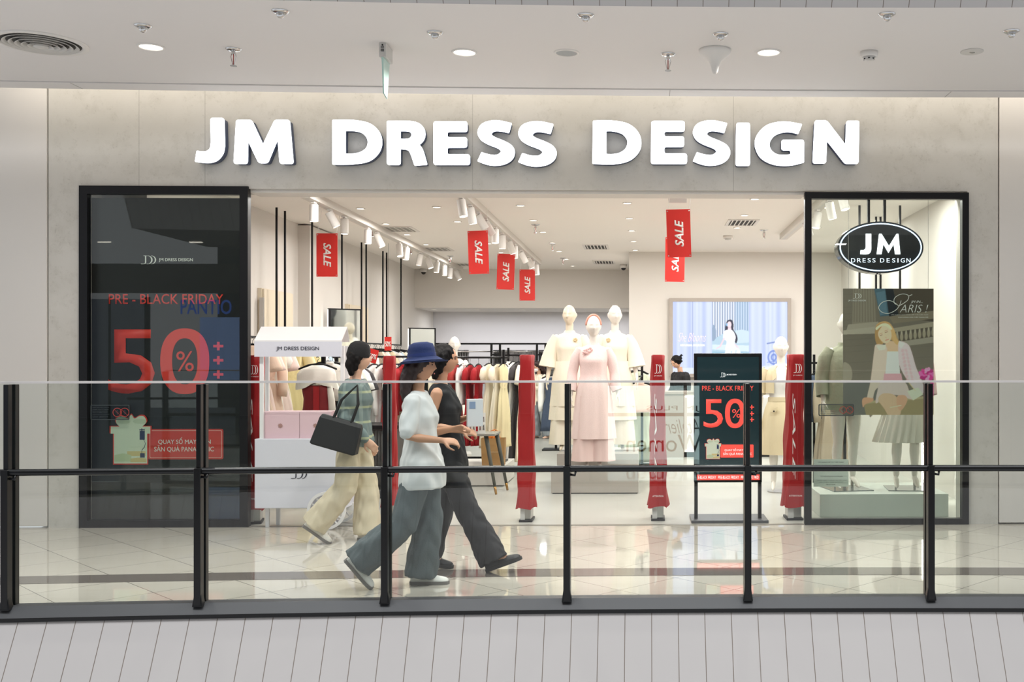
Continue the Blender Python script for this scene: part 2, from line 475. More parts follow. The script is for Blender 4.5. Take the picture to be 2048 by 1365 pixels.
# painting a flat picture as colours of a fine grid
class Canvas:
    def __init__(s, w, h, c):
        s.w, s.h = w, h; s.a = np.zeros((h, w, 3)); s.a[:] = lin(c)[:3]
        yy, xx = np.mgrid[0:h, 0:w]; s.x, s.y = xx.astype(float), yy.astype(float)
    def put(s, mk, c, al=1.0):
        c = np.array(lin(c)[:3]) if not isinstance(c, np.ndarray) else c
        k = (mk * al)[..., None]; s.a = s.a * (1 - k) + c * k
    def poly(s, pts, c, al=1.0):
        acc = np.zeros((s.h, s.w))
        for dx, dy in ((-.25, -.25), (.25, -.25), (-.25, .25), (.25, .25)):
            x, y = s.x + dx, s.y + dy; ins = np.zeros((s.h, s.w), bool)
            for i in range(len(pts)):
                (x0, y0), (x1, y1) = pts[i - 1][:2], pts[i][:2]
                if y0 == y1: continue
                ins ^= ((y0 > y) != (y1 > y)) & (x < (x1 - x0) * (y - y0) / (y1 - y0) + x0)
            acc += ins
        s.put(acc / 4, c, al)
    def sm(s, pts, c, al=1.0): s.poly([tuple(p) for p in smooth_outline([(a[0], a[1], 1) for a in pts])], c, al)
    def ell(s, cx, cy, rx, ry, c, al=1.0, rot=0.0, soft=0.0):
        u = (s.x - cx) * cos(rot) + (s.y - cy) * sin(rot); v = -(s.x - cx) * sin(rot) + (s.y - cy) * cos(rot)
        d = np.sqrt((u / rx) ** 2 + (v / ry) ** 2); e = soft or 1.0 / min(rx, ry)
        s.put(np.clip((1 - d) / e + 0.5, 0, 1), c, al)
    def line(s, x0, y0, x1, y1, w, c, al=1.0):
        dx, dy = x1 - x0, y1 - y0; L = dx * dx + dy * dy or 1
        t = np.clip(((s.x - x0) * dx + (s.y - y0) * dy) / L, 0, 1)
        d = np.hypot(s.x - x0 - t * dx, s.y - y0 - t * dy); s.put(np.clip(w / 2 - d + 0.5, 0, 1), c, al)
    def build(s, name, m, parent, W, H, loc=(0, 0, 0), flip=False):
        xs = (np.arange(s.w) / (s.w - 1) - 0.5) * W; zs = (0.5 - np.arange(s.h) / (s.h - 1)) * H
        gx, gz = np.meshgrid(xs, zs)
        co = np.stack([gx, np.zeros_like(gx), gz], -1).reshape(-1, 3)
        idx = np.arange(s.w * s.h).reshape(s.h, s.w)
        fs = np.stack([idx[1:, :-1], idx[1:, 1:], idx[:-1, 1:], idx[:-1, :-1]], -1).reshape(-1, 4)
        if flip: fs = fs[:, ::-1]
        me = bpy.data.meshes.new(name); me.from_pydata(co.tolist(), [], fs.tolist())
        at_ = me.color_attributes.new('Col', 'FLOAT_COLOR', 'POINT')
        rgba = np.concatenate([s.a.reshape(-1, 3), np.ones((s.w * s.h, 1))], 1)
        at_.data.foreach_set('color', rgba.ravel()); me.materials.append(m); me.update()
        o = bpy.data.objects.new(name, me); COL.objects.link(o); o.parent = parent; o.location = loc
        return o
# ------------------------------------------------------------------ the setting
FY, SHOPC, CORC = 9.77, 3.40, 3.85
WL, WR, WB, BULK, TVY = -4.75, 3.42, 23.7, 21.8, 18.2
XL, XR = -7.6, 6.4
def rail_y(x): return 6.665 - 0.0085 * (x - 0.3) ** 2
def on_rail(px, off=0.0):
    x = 0.0
    for _ in range(12):
        y = rail_y(x) + off; x = ax(px, y)
    return x, rail_y(x) + off
def strip(mb, offs, x0=XL, x1=XR, n=56, f=rail_y, sgn=1, base=0.0):
    """sweep a section [(dy, z), ...] along the curved balcony edge"""
    rs = []
    for i in range(n + 1):
        x = x0 + (x1 - x0) * i / n
        rs.append([(x, base + sgn * (f(x) + dy), z) for dy, z in offs])
    return mb.rings(rs)
def sheet(name, m, f0, f1, n=56, x0=XL, x1=XR):
    """open curved sheet between two edges f(x) -> (y, z), with u = metres along the edge"""
    me = bpy.data.meshes.new(name); vs, fs = [], []
    for i in range(n + 1):
        x = x0 + (x1 - x0) * i / n
        for f in (f0, f1): y, z = f(x); vs.append((x, y, z))
    for i in range(n): fs.append((2 * i, 2 * i + 2, 2 * i + 3, 2 * i + 1))
    me.from_pydata(vs, [], fs); uv = me.uv_layers.new(name='UVMap')
    for l in me.loops: uv.data[l.index].uv = (vs[l.vertex_index][0] + 20, vs[l.vertex_index][2])
    me.materials.append(m); me.update()
    o = bpy.data.objects.new(name, me); COL.objects.link(o)
    so = o.modifiers.new('thick', 'SOLIDIFY'); so.thickness = 0.03; so.offset = -1
    return struct(o)

# corridor floor: polished tile, the dark stone band that follows the balcony, the slab edge
b = MB(); n = 56; vs, fs = [], []
for i in range(n + 1):
    x = XL + (XR - XL) * i / n
    vs += [(x, rail_y(x) - 0.05, 0), (x, FY + 0.02, 0), (x, rail_y(x) - 0.05, -0.35), (x, FY + 0.02, -0.35)]
for i in range(n):
    k = 4 * i; fs += [(k, k + 4, k + 5, k + 1), (k + 2, k + 3, k + 7, k + 6)]
b.add(vs, fs); struct(b.build('floor', M['tile']))
m_band = mat('dark_stone_band', '#665f59', 0.06, var=0.05, scale=3, spec=0.6)
b = MB(); strip(b, [(0.83, 0.0005), (1.10, 0.0005), (1.10, 0.002), (0.83, 0.002)]); struct(b.build('trim_1', m_band))
b = MB(); b.box(WL - 0.8, WR + 0.2, FY + 0.02, WB + 0.2, -0.35, 0.0); struct(b.build('floor_shop', M['shopfloor']))
b = MB(); b.box(ax(499, FY), ax(1609, FY), FY - 0.005, FY + 0.05, 0.0, 0.004); struct(b.build('trim_2', mat('threshold_steel', '#98938b', 0.35, 0.6)))

# panel-clad balcony fascia below the railing and above the corridor ceiling
sheet('wall_balcony', M['groove'], lambda x: (rail_y(x) - 0.03, -0.045), lambda x: (rail_y(x) - 0.03 - 1.3 / 1.87, -1.345))
sheet('wall_balcony_upper', M['groove'], lambda x: (rail_y(x) + 0.155 - 0.6, CORC + 1.1), lambda x: (rail_y(x) + 0.155, CORC - 0.005))

def ceil_y(x): return 8.945 - 0.0038 * (x - 0.8) ** 2
# corridor ceiling with its trim edge, then the light cove above the shop front
b = MB(); n = 56; vs, fs = [], []
for i in range(n + 1):
    x = XL + (XR - XL) * i / n
    vs += [(x, rail_y(x) + 0.155, CORC), (x, ceil_y(x), CORC), (x, ceil_y(x), CORC + 0.05), (x, rail_y(x) + 0.155, CORC + 0.05)]
for i in range(n):
    for k in range(4): fs.append((4 * i + k, 4 * i + 4 + k, 4 * i + 4 + (k + 1) % 4, 4 * i + (k + 1) % 4))
b.add(vs, fs); struct(b.build('ceiling', M['ceil']))
b = MB(); strip(b, [(0.005, CORC - 0.008), (0.21, CORC - 0.008), (0.21, CORC + 0.07), (0.005, CORC + 0.07)], f=ceil_y); struct(b.build('ceiling_trim', M['ceil']))
b = MB(); b.box(XL, XR, 8.5, FY + 0.05, 4.42, 4.5); struct(b.build('ceiling_cove', M['white']))
b = MB()
for px in (172, 1340, 1905):
    p = onz(px, 181, CORC - 0.008); y = ceil_y(p.x)
    b.box(p.x - 0.003, p.x + 0.003, y + 0.01, y + 0.205, CORC - 0.0095, CORC - 0.007)
struct(b.build('trim_3', mat('joint_grey', '#a9a49e', 0.8)))  # thin grey lines at the joints of the ceiling trim

# shop front: microcement header and piers, white wall panels at both ends
xa, xb, xc, xd = ax(97, FY), ax(162, FY), ax(1935, FY), ax(1996, FY)
zt = az(381, FY)
b = MB(); b.box(xa, xd, FY, FY + 0.37, zt, 4.45); b.box(xa, xb, FY, FY + 0.37, 0, zt); b.box(xc, xd, FY, FY + 0.37, 0, zt)
struct(b.build('wall_front', M['concrete']))
for nm, x0, x1, seams in (('wall_panel_west', XL, xa - 0.008, (2,)), ('wall_panel_east', xd + 0.008, XR, ())):
    b = MB()
    w = x1 - x0; k = max(1, round(w / 1.2)); edge = [x0 + w * i / k for i in range(k + 1)]
    for i in range(k): b.box(edge[i] + 0.003, edge[i + 1] - 0.003, FY - 0.01, FY + 0.3, 0.012, 4.45)
    struct(b.build(nm, M['panel'], bevel=0.004))
b = MB(); b.box(ax(497, FY), ax(1611, FY), FY + 0.04, FY + 0.3, zt - 0.03, zt + 0.001); struct(b.build('trim_4', M['shopwhite']))

# the shop's shell
b = MB(); b.box(WL - 0.15, WL, FY + 0.37, WB, 0, SHOPC); struct(b.build('wall_west', M['shopwhite']))
b = MB(); b.box(WL, WL + 0.16, 14.5, 15.6, 0, SHOPC - 0.02); struct(b.build('pillar_west', M['shopwhite']))
b = MB(); b.box(WR, WR + 0.15, FY + 0.37, TVY + 0.2, 0, SHOPC); struct(b.build('wall_east', M['shopwhite']))
xt = ax(1258, TVY)
b = MB(); b.box(xt, WR, TVY, TVY + 0.15, 0, SHOPC); b.box(xt, xt + 0.15, TVY + 0.15, WB, 0, SHOPC); struct(b.build('wall_screen', M['shopwhite']))
b = MB(); b.box(WL, xt, WB, WB + 0.15, 0, 2.7); struct(b.build('wall_back', mat('cool_white_paint', '#dcdadb', 0.7, var=0.01)))
b = MB(); b.box(WL, xt, BULK, BULK + 0.12, 2.60, SHOPC); b.box(WL, xt, BULK + 0.12, WB, 2.60, 2.68); struct(b.build('wall_bulkhead', M['shopwhite']))
b = MB(); b.box(WL - 0.6, WR + 0.15, FY + 0.37, WB, SHOPC, SHOPC + 0.12); struct(b.build('ceiling_shop', M['shopceil']))
# side returns that close the show windows against the shop
b = MB(); b.box(ax(162, FY) - 0.1, WL - 0.15, FY + 0.37, FY + 0.9, 0, SHOPC); struct(b.build('wall_return_west', M['shopwhite']))
b = MB(); b.box(WL - 0.75, ax(162, FY) - 0.1, FY + 0.37, FY + 0.9, 0, SHOPC); struct(b.build('wall_return_end', M['shopwhite']))

# show-window frames with their panes
def window(nm, p0, p1, ptop, fw, glass_inset, gm):
    x0, x1, z1 = ax(p0, FY), ax(p1, FY), az(ptop, FY)
    b = MB(); y0, y1 = FY - 0.03, FY + 0.045
    b.box(x0, x0 + fw, y0, y1, 0.0, z1); b.box(x1 - fw, x1, y0, y1, 0.0, z1)
    b.box(x0 + fw, x1 - fw, y0, y1, z1 - fw, z1); b.box(x0 + fw, x1 - fw, y0, y1, 0.0, fw * 0.9)
    f = struct(b.build(nm, M['black']))
    g = MB(); g.box(x0 + fw - 0.004, x1 - fw + 0.004, FY + glass_inset, FY + glass_inset + 0.012, fw * 0.9 - 0.004, z1 - fw + 0.004)
    g.build('window_pane', gm, f)
    return f
w1 = window('window_1', 161, 498, 377, 0.075, 0.0, M['winglass'])
w2 = window('window_2', 1609, 1936, 384, 0.062, 0.03, M['winglass'])

# ------------------------------------------------------------------ balcony railing
posts = [-726, -352, 22, 404, 774, 1135, 1494, 1857, 2222, 2588, 2954]
PP = [on_rail(p, 0.02) for p in posts]
RT = 1.412
def railing(name, label, pts, flip=1, glass=True):
    r = thing(name, label, 'railing', (0, 0, 0))
    if flip > 0:
        b = MB(); strip(b, [(-0.075, -0.022), (0.075, -0.022), (0.075, 0.036), (-0.012, 0.036)], PP[0][0], PP[-1][0], 64)
        b.build('base_rail', M['railgrey'], r)
        b = MB(); strip(b, [(-0.078, -0.046), (0.07, -0.046), (0.07, -0.0225), (-0.078, -0.0225)], PP[0][0], PP[-1][0], 64)
        b.build('base_edge', M['rail'], r)
        mr = MB(); pts2 = []
        for i in range(49):
            x = PP[0][0] + (PP[-1][0] - PP[0][0]) * i / 48; pts2.append((x, rail_y(x) - 0.02, 0.855))
        mr.tube(pts2, 0.021, 12); mr.build('mid_rail', M['rail'], r, True)
        cp = MB(); strip(cp, [(0.007, RT - 0.014), (0.033, RT - 0.014), (0.033, RT), (0.007, RT)], PP[0][0], PP[-1][0], 64)
        cp.build('cap_rail', M['cap'], r)
    for i, (x, y) in enumerate(pts):
        p = MB(); h = 0.021
        p.box(x - h, x + h, y - 0.075, y - 0.02, 0.02, 0.875); p.box(x - h * 0.7, x + h * 0.7, y - 0.055, y - 0.012, 0.875, RT - 0.02)
        p.box(x - h * 1.5, x + h * 1.5, y - 0.076, y - 0.02, 0.02, 0.10, taper=0.66)
        p.box(x - h * 0.9, x + h * 0.9, y + 0.012, y + 0.055, 0.02, RT - 0.02)
        p.build('post', M['rail'], r, bevel=0.003)
        k = MB(); k.tube([(x + h, y - 0.05, 0.82), (x + 0.05, y - 0.05, 0.815), (x + 0.055, y - 0.045, 0.84)], 0.008, 8); k.build('rail_bracket', M['rail'], r, True)
    for (x0, y0), (x1, y1) in zip(pts[:-1], pts[1:]):
        g = MB(); d = Vector((x1 - x0, y1 - y0, 0)).normalized(); nn = Vector((-d.y, d.x, 0)) * 0.006
        a, c = Vector((x0, y0, 0)) + d * 0.006, Vector((x1, y1, 0)) - d * 0.006
        vs = [q + s * nn + Vector((0, 0, z)) for z in (0.03, RT - 0.014) for q, s in ((a, -1), (c, -1), (c, 1), (a, 1))]
        g.add(vs, [(3, 2, 1, 0), (4, 5, 6, 7), (0, 1, 5, 4), (1, 2, 6, 5), (2, 3, 7, 6), (3, 0, 4, 7)])
        g.build('glass_panel', M['glass'], r)
    return r
railing('balcony_railing', 'black posted glass railing with a thin silver cap along the balcony edge', PP)

# ------------------------------------------------------------------ the opposite side of the atrium (seen only as reflections)
OY = 0.30
def opp(x): return 0.0085 * (x - 0.3) ** 2
def strip2(nm, offs, m, st=True):
    b = MB(); strip(b, offs, -9, 9, 40, opp, 1, OY); o = b.build(nm, m); return struct(o) if st else o
me_s = sheet('wall_opposite_fascia', M['groove'], lambda x: (OY + opp(x) + 0.03 + 1.3 / 1.87, -1.345), lambda x: (OY + opp(x) + 0.03, -0.045), 40, -9, 9)
strip2('floor_opposite', [(-3.3, -0.2), (0.0, -0.2), (0.0, -0.001), (-3.3, -0.001)], M['tile'])
strip2('trim_opposite_base', [(-0.075, 0.0), (0.055, 0.0), (0.055, 0.03), (-0.075, 0.03)], M['rail'])
strip2('trim_opposite_mid', [(-0.01, 0.835), (0.03, 0.835), (0.03, 0.875), (-0.01, 0.875)], M['rail'])
b = MB()
for k in range(-5, 6):
    x = k * 1.17 + 0.55; y = OY + opp(x)
    b.box(x - 0.02, x + 0.02, y - 0.03, y + 0.03, 0.03, 1.40)
struct(b.build('trim_opposite_posts', M['rail']))
m_oc = mat('opposite_ceiling_taupe', '#77716b', 0.8)
strip2('ceiling_opposite', [(-3.3, CORC), (-0.15, CORC), (-0.15, CORC + 0.05), (-3.3, CORC + 0.05)], m_oc)
sheet('wall_opposite_upper', M['groove'], lambda x: (OY + opp(x) - 0.15, CORC), lambda x: (OY + opp(x) + 0.45, CORC + 1.1), 40, -9, 9)
b = MB(); b.box(-9, 9, -3.0, -2.8, -0.2, 4.2); struct(b.build('wall_opposite', mat('opposite_shopfront_dark', '#3b3a3a', 0.6, var=0.1)))
b = MB(); b.box(-9, 9, -3.2, 1.4, 8.5, 8.6); struct(b.build('ceiling_opposite_upper', m_oc))
for i, (x, y) in enumerate(((-3.9, -1.2), (-1.3, -1.2), (1.3, -1.2), (3.9, -1.2))):
    l = area_light('opposite_downlight', (x, y, CORC - 0.02), (0, 0, 0), 0.2, 0.2, 25)
# ------------------------------------------------------------------ the big lit sign: every letter a box of its own
def k1(pts, ox): return [((p[0] / 2.926 + ox, p[1] / 2.926) + tuple(p[2:])) for p in pts]
def k3(pts): return [((p[0] / 2.934 + 1350, p[1] / 2.934) + tuple(p[2:])) for p in pts]
Jg = [k1([(1232, 692), (1308, 692), (1312, 850), (1302, 898, 1), (1268, 938, 1), (1215, 952, 1), (1142, 945), (1152, 885), (1200, 888, 1), (1228, 870, 1), (1235, 830)], 0)]
Mg = [k1([(1383, 703), (1470, 703), (1538, 850), (1608, 703), (1692, 703), (1714, 957), (1638, 957), (1625, 806), (1564, 953), (1514, 953), (1448, 816), (1445, 957), (1368, 957)], 0)]
D1 = [[(665, 240.5), (705, 240.5, 1), (738, 247, 1), (757, 263, 1), (763, 284, 1), (757, 305, 1), (737, 322, 1), (703, 328, 1), (665, 328.5)],
      [(690, 261), (706, 261, 1), (723, 265, 1), (733, 274, 1), (736, 285, 1), (732, 297, 1), (720, 305, 1), (705, 308, 1), (690, 308)]]
Rg = [k1([(217, 710), (335, 709, 1), (395, 720, 1), (428, 748, 1), (438, 785, 1), (428, 820, 1), (403, 846), (425, 880, 1), (449, 962), (378, 967), (355, 900, 1), (335, 876, 1), (293, 870), (293, 963), (217, 963)], 700),
      k1([(293, 765), (335, 766, 1), (355, 774, 1), (362, 790, 1), (352, 808, 1), (330, 815, 1), (293, 815)], 700)]
E1 = [k1([(490, 712), (684, 712), (684, 770), (567, 770), (567, 805), (682, 805), (682, 862), (567, 862), (567, 905), (699, 905), (699, 963), (490, 963)], 700)]
S1 = [k1([(944, 722), (928, 776), (880, 766, 1), (843, 767, 1), (826, 784, 1), (845, 803, 1), (905, 828, 1), (945, 853, 1), (962, 888, 1), (950, 928, 1), (910, 957, 1), (850, 968, 1), (795, 960, 1), (748, 942), (770, 893), (815, 906, 1), (858, 908, 1), (884, 889, 1), (868, 868, 1), (805, 842, 1), (765, 815, 1), (748, 775, 1), (765, 733, 1), (805, 712, 1), (865, 706, 1)], 700)]
def shift(g, dx, dy=0.0, cx=None, kx=1.0): return [[((p[0] if cx is None else cx + (p[0] - cx) * kx) + dx, p[1] + dy) + tuple(p[2:]) for p in lp] for lp in g]
S2 = shift(S1, 82.6, 1.8, 992, 1.03)
D2 = [k1([(1424, 708), (1530, 707, 1), (1625, 725, 1), (1683, 772, 1), (1703, 833, 1), (1688, 890, 1), (1635, 938, 1), (1545, 959, 1), (1420, 957)], 700),
      k1([(1498, 765), (1540, 766, 1), (1590, 780, 1), (1618, 808, 1), (1626, 837, 1), (1612, 872, 1), (1580, 895, 1), (1540, 904, 1), (1498, 903)], 700)]
E2 = [k1([(1765, 710), (1957, 710), (1957, 768), (1838, 768), (1838, 800), (1953, 800), (1953, 858), (1838, 858), (1838, 900), (1970, 900), (1970, 958), (1763, 958)], 700)]
S3 = shift(S1, 431.0, 0.0)
Ig = [k3([(362, 722), (438, 722), (438, 972), (358, 972)])]
Gg = [k3([(744, 730), (722, 784), (680, 774, 1), (630, 776, 1), (580, 798, 1), (553, 842, 1), (566, 885, 1), (610, 910, 1), (680, 908), (680, 880), (627, 880), (627, 822), (755, 822), (755, 952), (700, 966, 1), (635, 972, 1), (560, 958, 1), (500, 920, 1), (471, 855, 1), (482, 795, 1), (530, 742, 1), (590, 720, 1), (660, 716, 1)])]
Ng = [k3([(822, 708), (890, 708), (1003, 855), (1008, 710), (1080, 710), (1075, 960), (1000, 960), (890, 820), (885, 957), (810, 957)])]
letters = [('J', Jg, 'first word of the shop sign'), ('M', Mg, 'first word of the shop sign'), ('D', D1, 'starting DRESS on the shop sign'), ('R', Rg, 'of DRESS on the shop sign'),
           ('E', E1, 'of DRESS on the shop sign'), ('S', S1, 'just after the E of DRESS on the shop sign'), ('S', S2, 'closing the word DRESS on the shop sign'), ('D', D2, 'starting DESIGN on the shop sign'),
           ('E', E2, 'of DESIGN on the shop sign'), ('S', S3, 'of DESIGN on the shop sign'), ('I', Ig, 'of DESIGN on the shop sign'), ('G', Gg, 'of DESIGN on the shop sign'), ('N', Ng, 'closing the word DESIGN on the shop sign')]
LY = FY - 0.11
for ch, g, where in letters:
    loops = [round_corners([Vector((at(p.x, p.y, LY).x, at(p.x, p.y, LY).z)) for p in smooth_outline(lp)], 0.022) for lp in g]
    c0 = Vector((sum(p.x for p in loops[0]) / len(loops[0]), sum(p.y for p in loops[0]) / len(loops[0])))
    t = thing('sign_letter', f'white illuminated capital letter {ch} {where}', 'sign letter', (c0.x, FY, c0.y), 0, 'illuminated shop sign letters')
    loops = [[p - c0 for p in lp] for lp in loops]
    outline_obj('letter_return', loops, M['letterside'], t, 0.042, -0.053)
    outline_obj('letter_face', loops, M['letterface'], t, 0.006, -0.102, bevel=0.004)

# ------------------------------------------------------------------ left show window: black sale board
BY = FY + 0.06
bx0, bx1, bz0, bz1 = ax(183.5, BY), ax(486, BY), az(1036, BY), az(400, BY)
t = thing('sale_board', 'black window board printed with a big red 50% and a gift box', 'sale board', ((bx0 + bx1) / 2, BY, bz0))
cx, cz = t.location.x, t.location.z
b = MB(); b.box(bx0 - cx, bx1 - cx, 0, 0.03, 0, bz1 - bz0); b.build('board', mat('board_black', '#0f0e0e', 0.35, var=0.06), t)
def bpx(x0, y0, x1, y1): return (ax(x0, BY) - cx, az(y1, BY) - cz, ax(x1, BY) - cx, az(y0, BY) - cz)
m_lr = mat('sale_red', '#e23a2e', 0.5, var=0.02)
text('headline', 'PRE - BLACK FRIDAY', m_lr, t, bpx(218, 590, 447, 610), -0.003, 0.004)
monogram('brand_monogram', M['printw'], t, *(lambda q: (q[0], q[1], q[2] - q[0], q[3] - q[1]))(bpx(281, 514, 313, 531)), -0.002)
text('brand_name', 'JM DRESS DESIGN', M['printw'], t, bpx(318, 519, 386, 527), -0.003, 0.012)
text('discount_figure', '5', m_lr, t, bpx(217, 660, 310, 787), -0.004, 0.004)
o = [Vector(p) for p in ell(0, 0, 1, 1, 64)]
q = bpx(321, 658, 419, 788); ocx, ocz, orx, orz = (q[0] + q[2]) / 2, (q[1] + q[3]) / 2, (q[2] - q[0]) / 2, (q[3] - q[1]) / 2
def superell(k, n=72):
    return [Vector((ocx + orx * k[0] * math.copysign(abs(cos(a)) ** 0.86, cos(a)), ocz + orz * k[1] * math.copysign(abs(sin(a)) ** 0.86, sin(a)))) for a in [2 * pi * i / n for i in range(n)]]
outline_obj('discount_figure', [superell((1, 1)), superell((0.52, 0.70))], m_lr, t, 0.0015, -0.004)
text('percent_sign', '%', m_lr, t, bpx(353, 703, 388, 743), -0.004, 0.0)
for py in (693, 721, 749):
    qq = bpx(427, py - 8, 447, py + 8); mx, mz = (qq[0] + qq[2]) / 2, (qq[1] + qq[3]) / 2; w = (qq[2] - qq[0]) / 2; k = 0.012
    b = MB(); b.box(mx - w, mx + w, -0.005, -0.002, mz - k, mz + k); b.box(mx - k, mx + k, -0.0049, -0.0021, mz - w * 0.85, mz + w * 0.85); b.build('plus_sign', m_lr, t)
def rrect(x0, z0, x1, z1, r): return round_corners([Vector(p) for p in ((x0, z0), (x1, z0), (x1, z1), (x0, z1))], r, 5)
q = bpx(297, 857, 447, 917); outline_obj('caption_panel', [rrect(*q, 0.02)], mat('panel_red', '#d8423a', 0.5), t, 0.001, -0.003)
e = 0.012
outline_obj('caption_border', [rrect(q[0] + e, q[1] + e, q[2] - e, q[3] - e, 0.015), rrect(q[0] + e + .005, q[1] + e + .005, q[2] - e - .005, q[3] - e - .005, 0.013)], mat('pale_pink_line', '#f0b8ae', 0.5), t, 0.0006, -0.0048)
text('caption_lettering', 'QUAY SỐ MAY MẮN', M['printw'], t, bpx(317, 873, 422, 888), -0.005, 0.0)
text('caption_lettering', 'SĂN QUÀ PANASONIC', M['printw'], t, bpx(309, 889, 428, 903), -0.005, 0.0)
def giftbox(t, F, y, k=1.0):
    """box with a bow, outlined red; F maps 0..1 (x right, z up) to the board"""
    def P(l): return [Vector(F(*p[:2])) for p in l]
    out = smooth_outline([(0.08, 0.0), (0.92, 0.0), (0.92, 0.63), (1.0, 0.63), (1.0, 0.78), (0.80, 0.78), (0.90, 0.88, 1), (0.84, 0.99, 1), (0.72, 1.0, 1), (0.60, 0.95, 1), (0.52, 1.03, 1), (0.44, 0.95, 1), (0.30, 1.0, 1), (0.15, 0.96, 1), (0.14, 0.86, 1), (0.22, 0.78), (0.0, 0.78), (0.0, 0.63), (0.08, 0.63)])
    sh = [(0.5 + (p[0] - 0.5) * 0.94, 0.47 + (p[1] - 0.47) * 0.955) for p in out]
    outline_obj('gift_outline', [P(out)], m_lr, t, 0.001 * k, y)
    outline_obj('gift_box', [P(sh)], mat('pale_mint_print', '#dfe6d2', 0.55, var=0.04), t, 0.0006 * k, y - 0.002 * k)
    for a, c in (((0.18, 0.83), 0.16), ((0.56, 0.83), 0.16)):
        outline_obj('gift_bow', [P([(a[0] + c * (1 + cos(th)) * 1.0, 0.87 + 0.05 * sin(th)) for th in [2 * pi * i / 20 for i in range(20)]])], mat('pale_mint_shade', '#cbd5bd', 0.55), t, 0.0003 * k, y - 0.003 * k)
    outline_obj('podium', [P([(0.12, 0.06), (0.52, 0.06), (0.52, 0.19), (0.32, 0.23), (0.12, 0.19)])], mat('podium_green', '#c9d3ae', 0.5), t, 0.0003 * k, y - 0.003 * k)
    outline_obj('podium', [P([(0.42, 0.17), (0.86, 0.17), (0.86, 0.27), (0.42, 0.27)])], mat('podium_sand', '#dcc78e', 0.5), t, 0.0003 * k, y - 0.0028 * k)
    outline_obj('podium', [P([(0.50, 0.05), (0.88, 0.05), (0.88, 0.12), (0.70, 0.14), (0.50, 0.12)])], mat('podium_sand', '#dcc78e', 0.5), t, 0.0003 * k, y - 0.0032 * k)
    m_navy = mat('navy_print', '#26355f', 0.5)
    for r in ((0.72, 0.50, 0.84, 0.68), (0.73, 0.14, 0.84, 0.23), (0.76, 0.66, 0.78, 0.73), (0.71, 0.69, 0.84, 0.71)):
        outline_obj('gift_item', [P([(r[0], r[1]), (r[2], r[1]), (r[2], r[3]), (r[0], r[3])])], m_navy, t, 0.0003 * k, y - 0.0036 * k)
    outline_obj('gift_item', [P([(0.81, 0.5), (0.82, 0.5), (0.86, 0.43), (0.84, 0.35), (0.78, 0.29), (0.77, 0.22), (0.76, 0.22), (0.77, 0.30), (0.83, 0.36), (0.85, 0.43)])], m_navy, t, 0.0003 * k, y - 0.0036 * k)
q = bpx(220, 826, 304, 927)
giftbox(t, lambda u, v: (q[0] + u * (q[2] - q[0]), q[1] + v * (q[3] - q[1]) * 0.97), -0.007)

# notice stickers on the panes
def sticker(p0, y0, p1, y1, Y, label, dark):
    x0, x1, z0, z1 = ax(p0, Y), ax(p1, Y), az(y1, Y), az(y0, Y); w, h = x1 - x0, z1 - z0
    t = thing('notice_sticker', label, 'sticker', ((x0 + x1) / 2, Y, z0))
    outline_obj('sticker_border', [rrect(-w / 2, 0, w / 2, h, 0.015), rrect(-w / 2 + .008, .008, w / 2 - .008, h - .008, 0.012)], mat('sticker_line', '#3d4346', 0.5), t, 0.001, 0)
    outline_obj('sticker_film', [rrect(-w / 2 + .008, .008, w / 2 - .008, h - .008, 0.012)], glass_mat('frosted_film', '#eef2f0' if not dark else '#dfe4e3'), t, 0.0005, 0)
    for i in range(5):
        text('notice_line', ('KHÔNG CHẠM VÀO KÍNH', 'PLEASE DO NOT TOUCH', 'DO NOT LEAN ON GLASS', 'KHÔNG TỰA VÀO KÍNH', 'THANK YOU')[i], mat('sticker_text', '#4b5053', 0.6), t,
             (-w * 0.44, h * (0.80 - i * 0.155), -w * (0.02 + 0.02 * (i % 3)), h * (0.80 - i * 0.155) + h * 0.07), -0.003, mirror=True, thick=0.001)
    for cxx in (w * 0.19, w * 0.38):
        r = h * 0.30; c = ell(cxx, h * 0.5, r, r, 28); ci = ell(cxx, h * 0.5, r * 0.86, r * 0.86, 28)
        outline_obj('prohibition_ring', [c, ci], mat('ring_red', '#b5403b', 0.5), t, 0.0006, -0.003)
        s_ = MB(); s_.bar((cxx - r * 0.62, -0.003, h * 0.5 + r * 0.62), (cxx + r * 0.62, -0.003, h * 0.5 - r * 0.62), 0.004, 0.002); s_.build('prohibition_bar', mat('ring_red', '#b5403b'), t)
        p = MB(); p.box(cxx - 0.004, cxx + 0.004, -0.0025, -0.0015, h * 0.36, h * 0.56); p.box(cxx - 0.016, cxx + 0.016, -0.0025, -0.0015, h * 0.5, h * 0.54)
        p.ball((cxx, -0.002, h * 0.61), 0.006, 0.001, 0.006); p.build('prohibition_figure', M['printd'], t)
    return t
sticker(181, 809, 259, 839, FY - 0.004, 'small framed do-not-touch notice on the pane over the black sale board', True)
sticker(1637, 809, 1708, 833, FY + 0.026, 'small framed do-not-touch notice with two red rings below the coat mannequin', False)
Y = FY + 0.05
x0, x1, z0, z1 = ax(1627, Y), ax(1697, Y), az(975, Y), az(920, Y); w, h = x1 - x0, z1 - z0
t = thing('company_notice', 'white company notice sheet inside the pane near the mannequin feet', 'notice', ((x0 + x1) / 2, Y, z0))
b = MB(); b.box(-w / 2, w / 2, 0, 0.006, 0, h); b.build('sheet', mat('notice_paper', '#d6d8d2', 0.5), t)
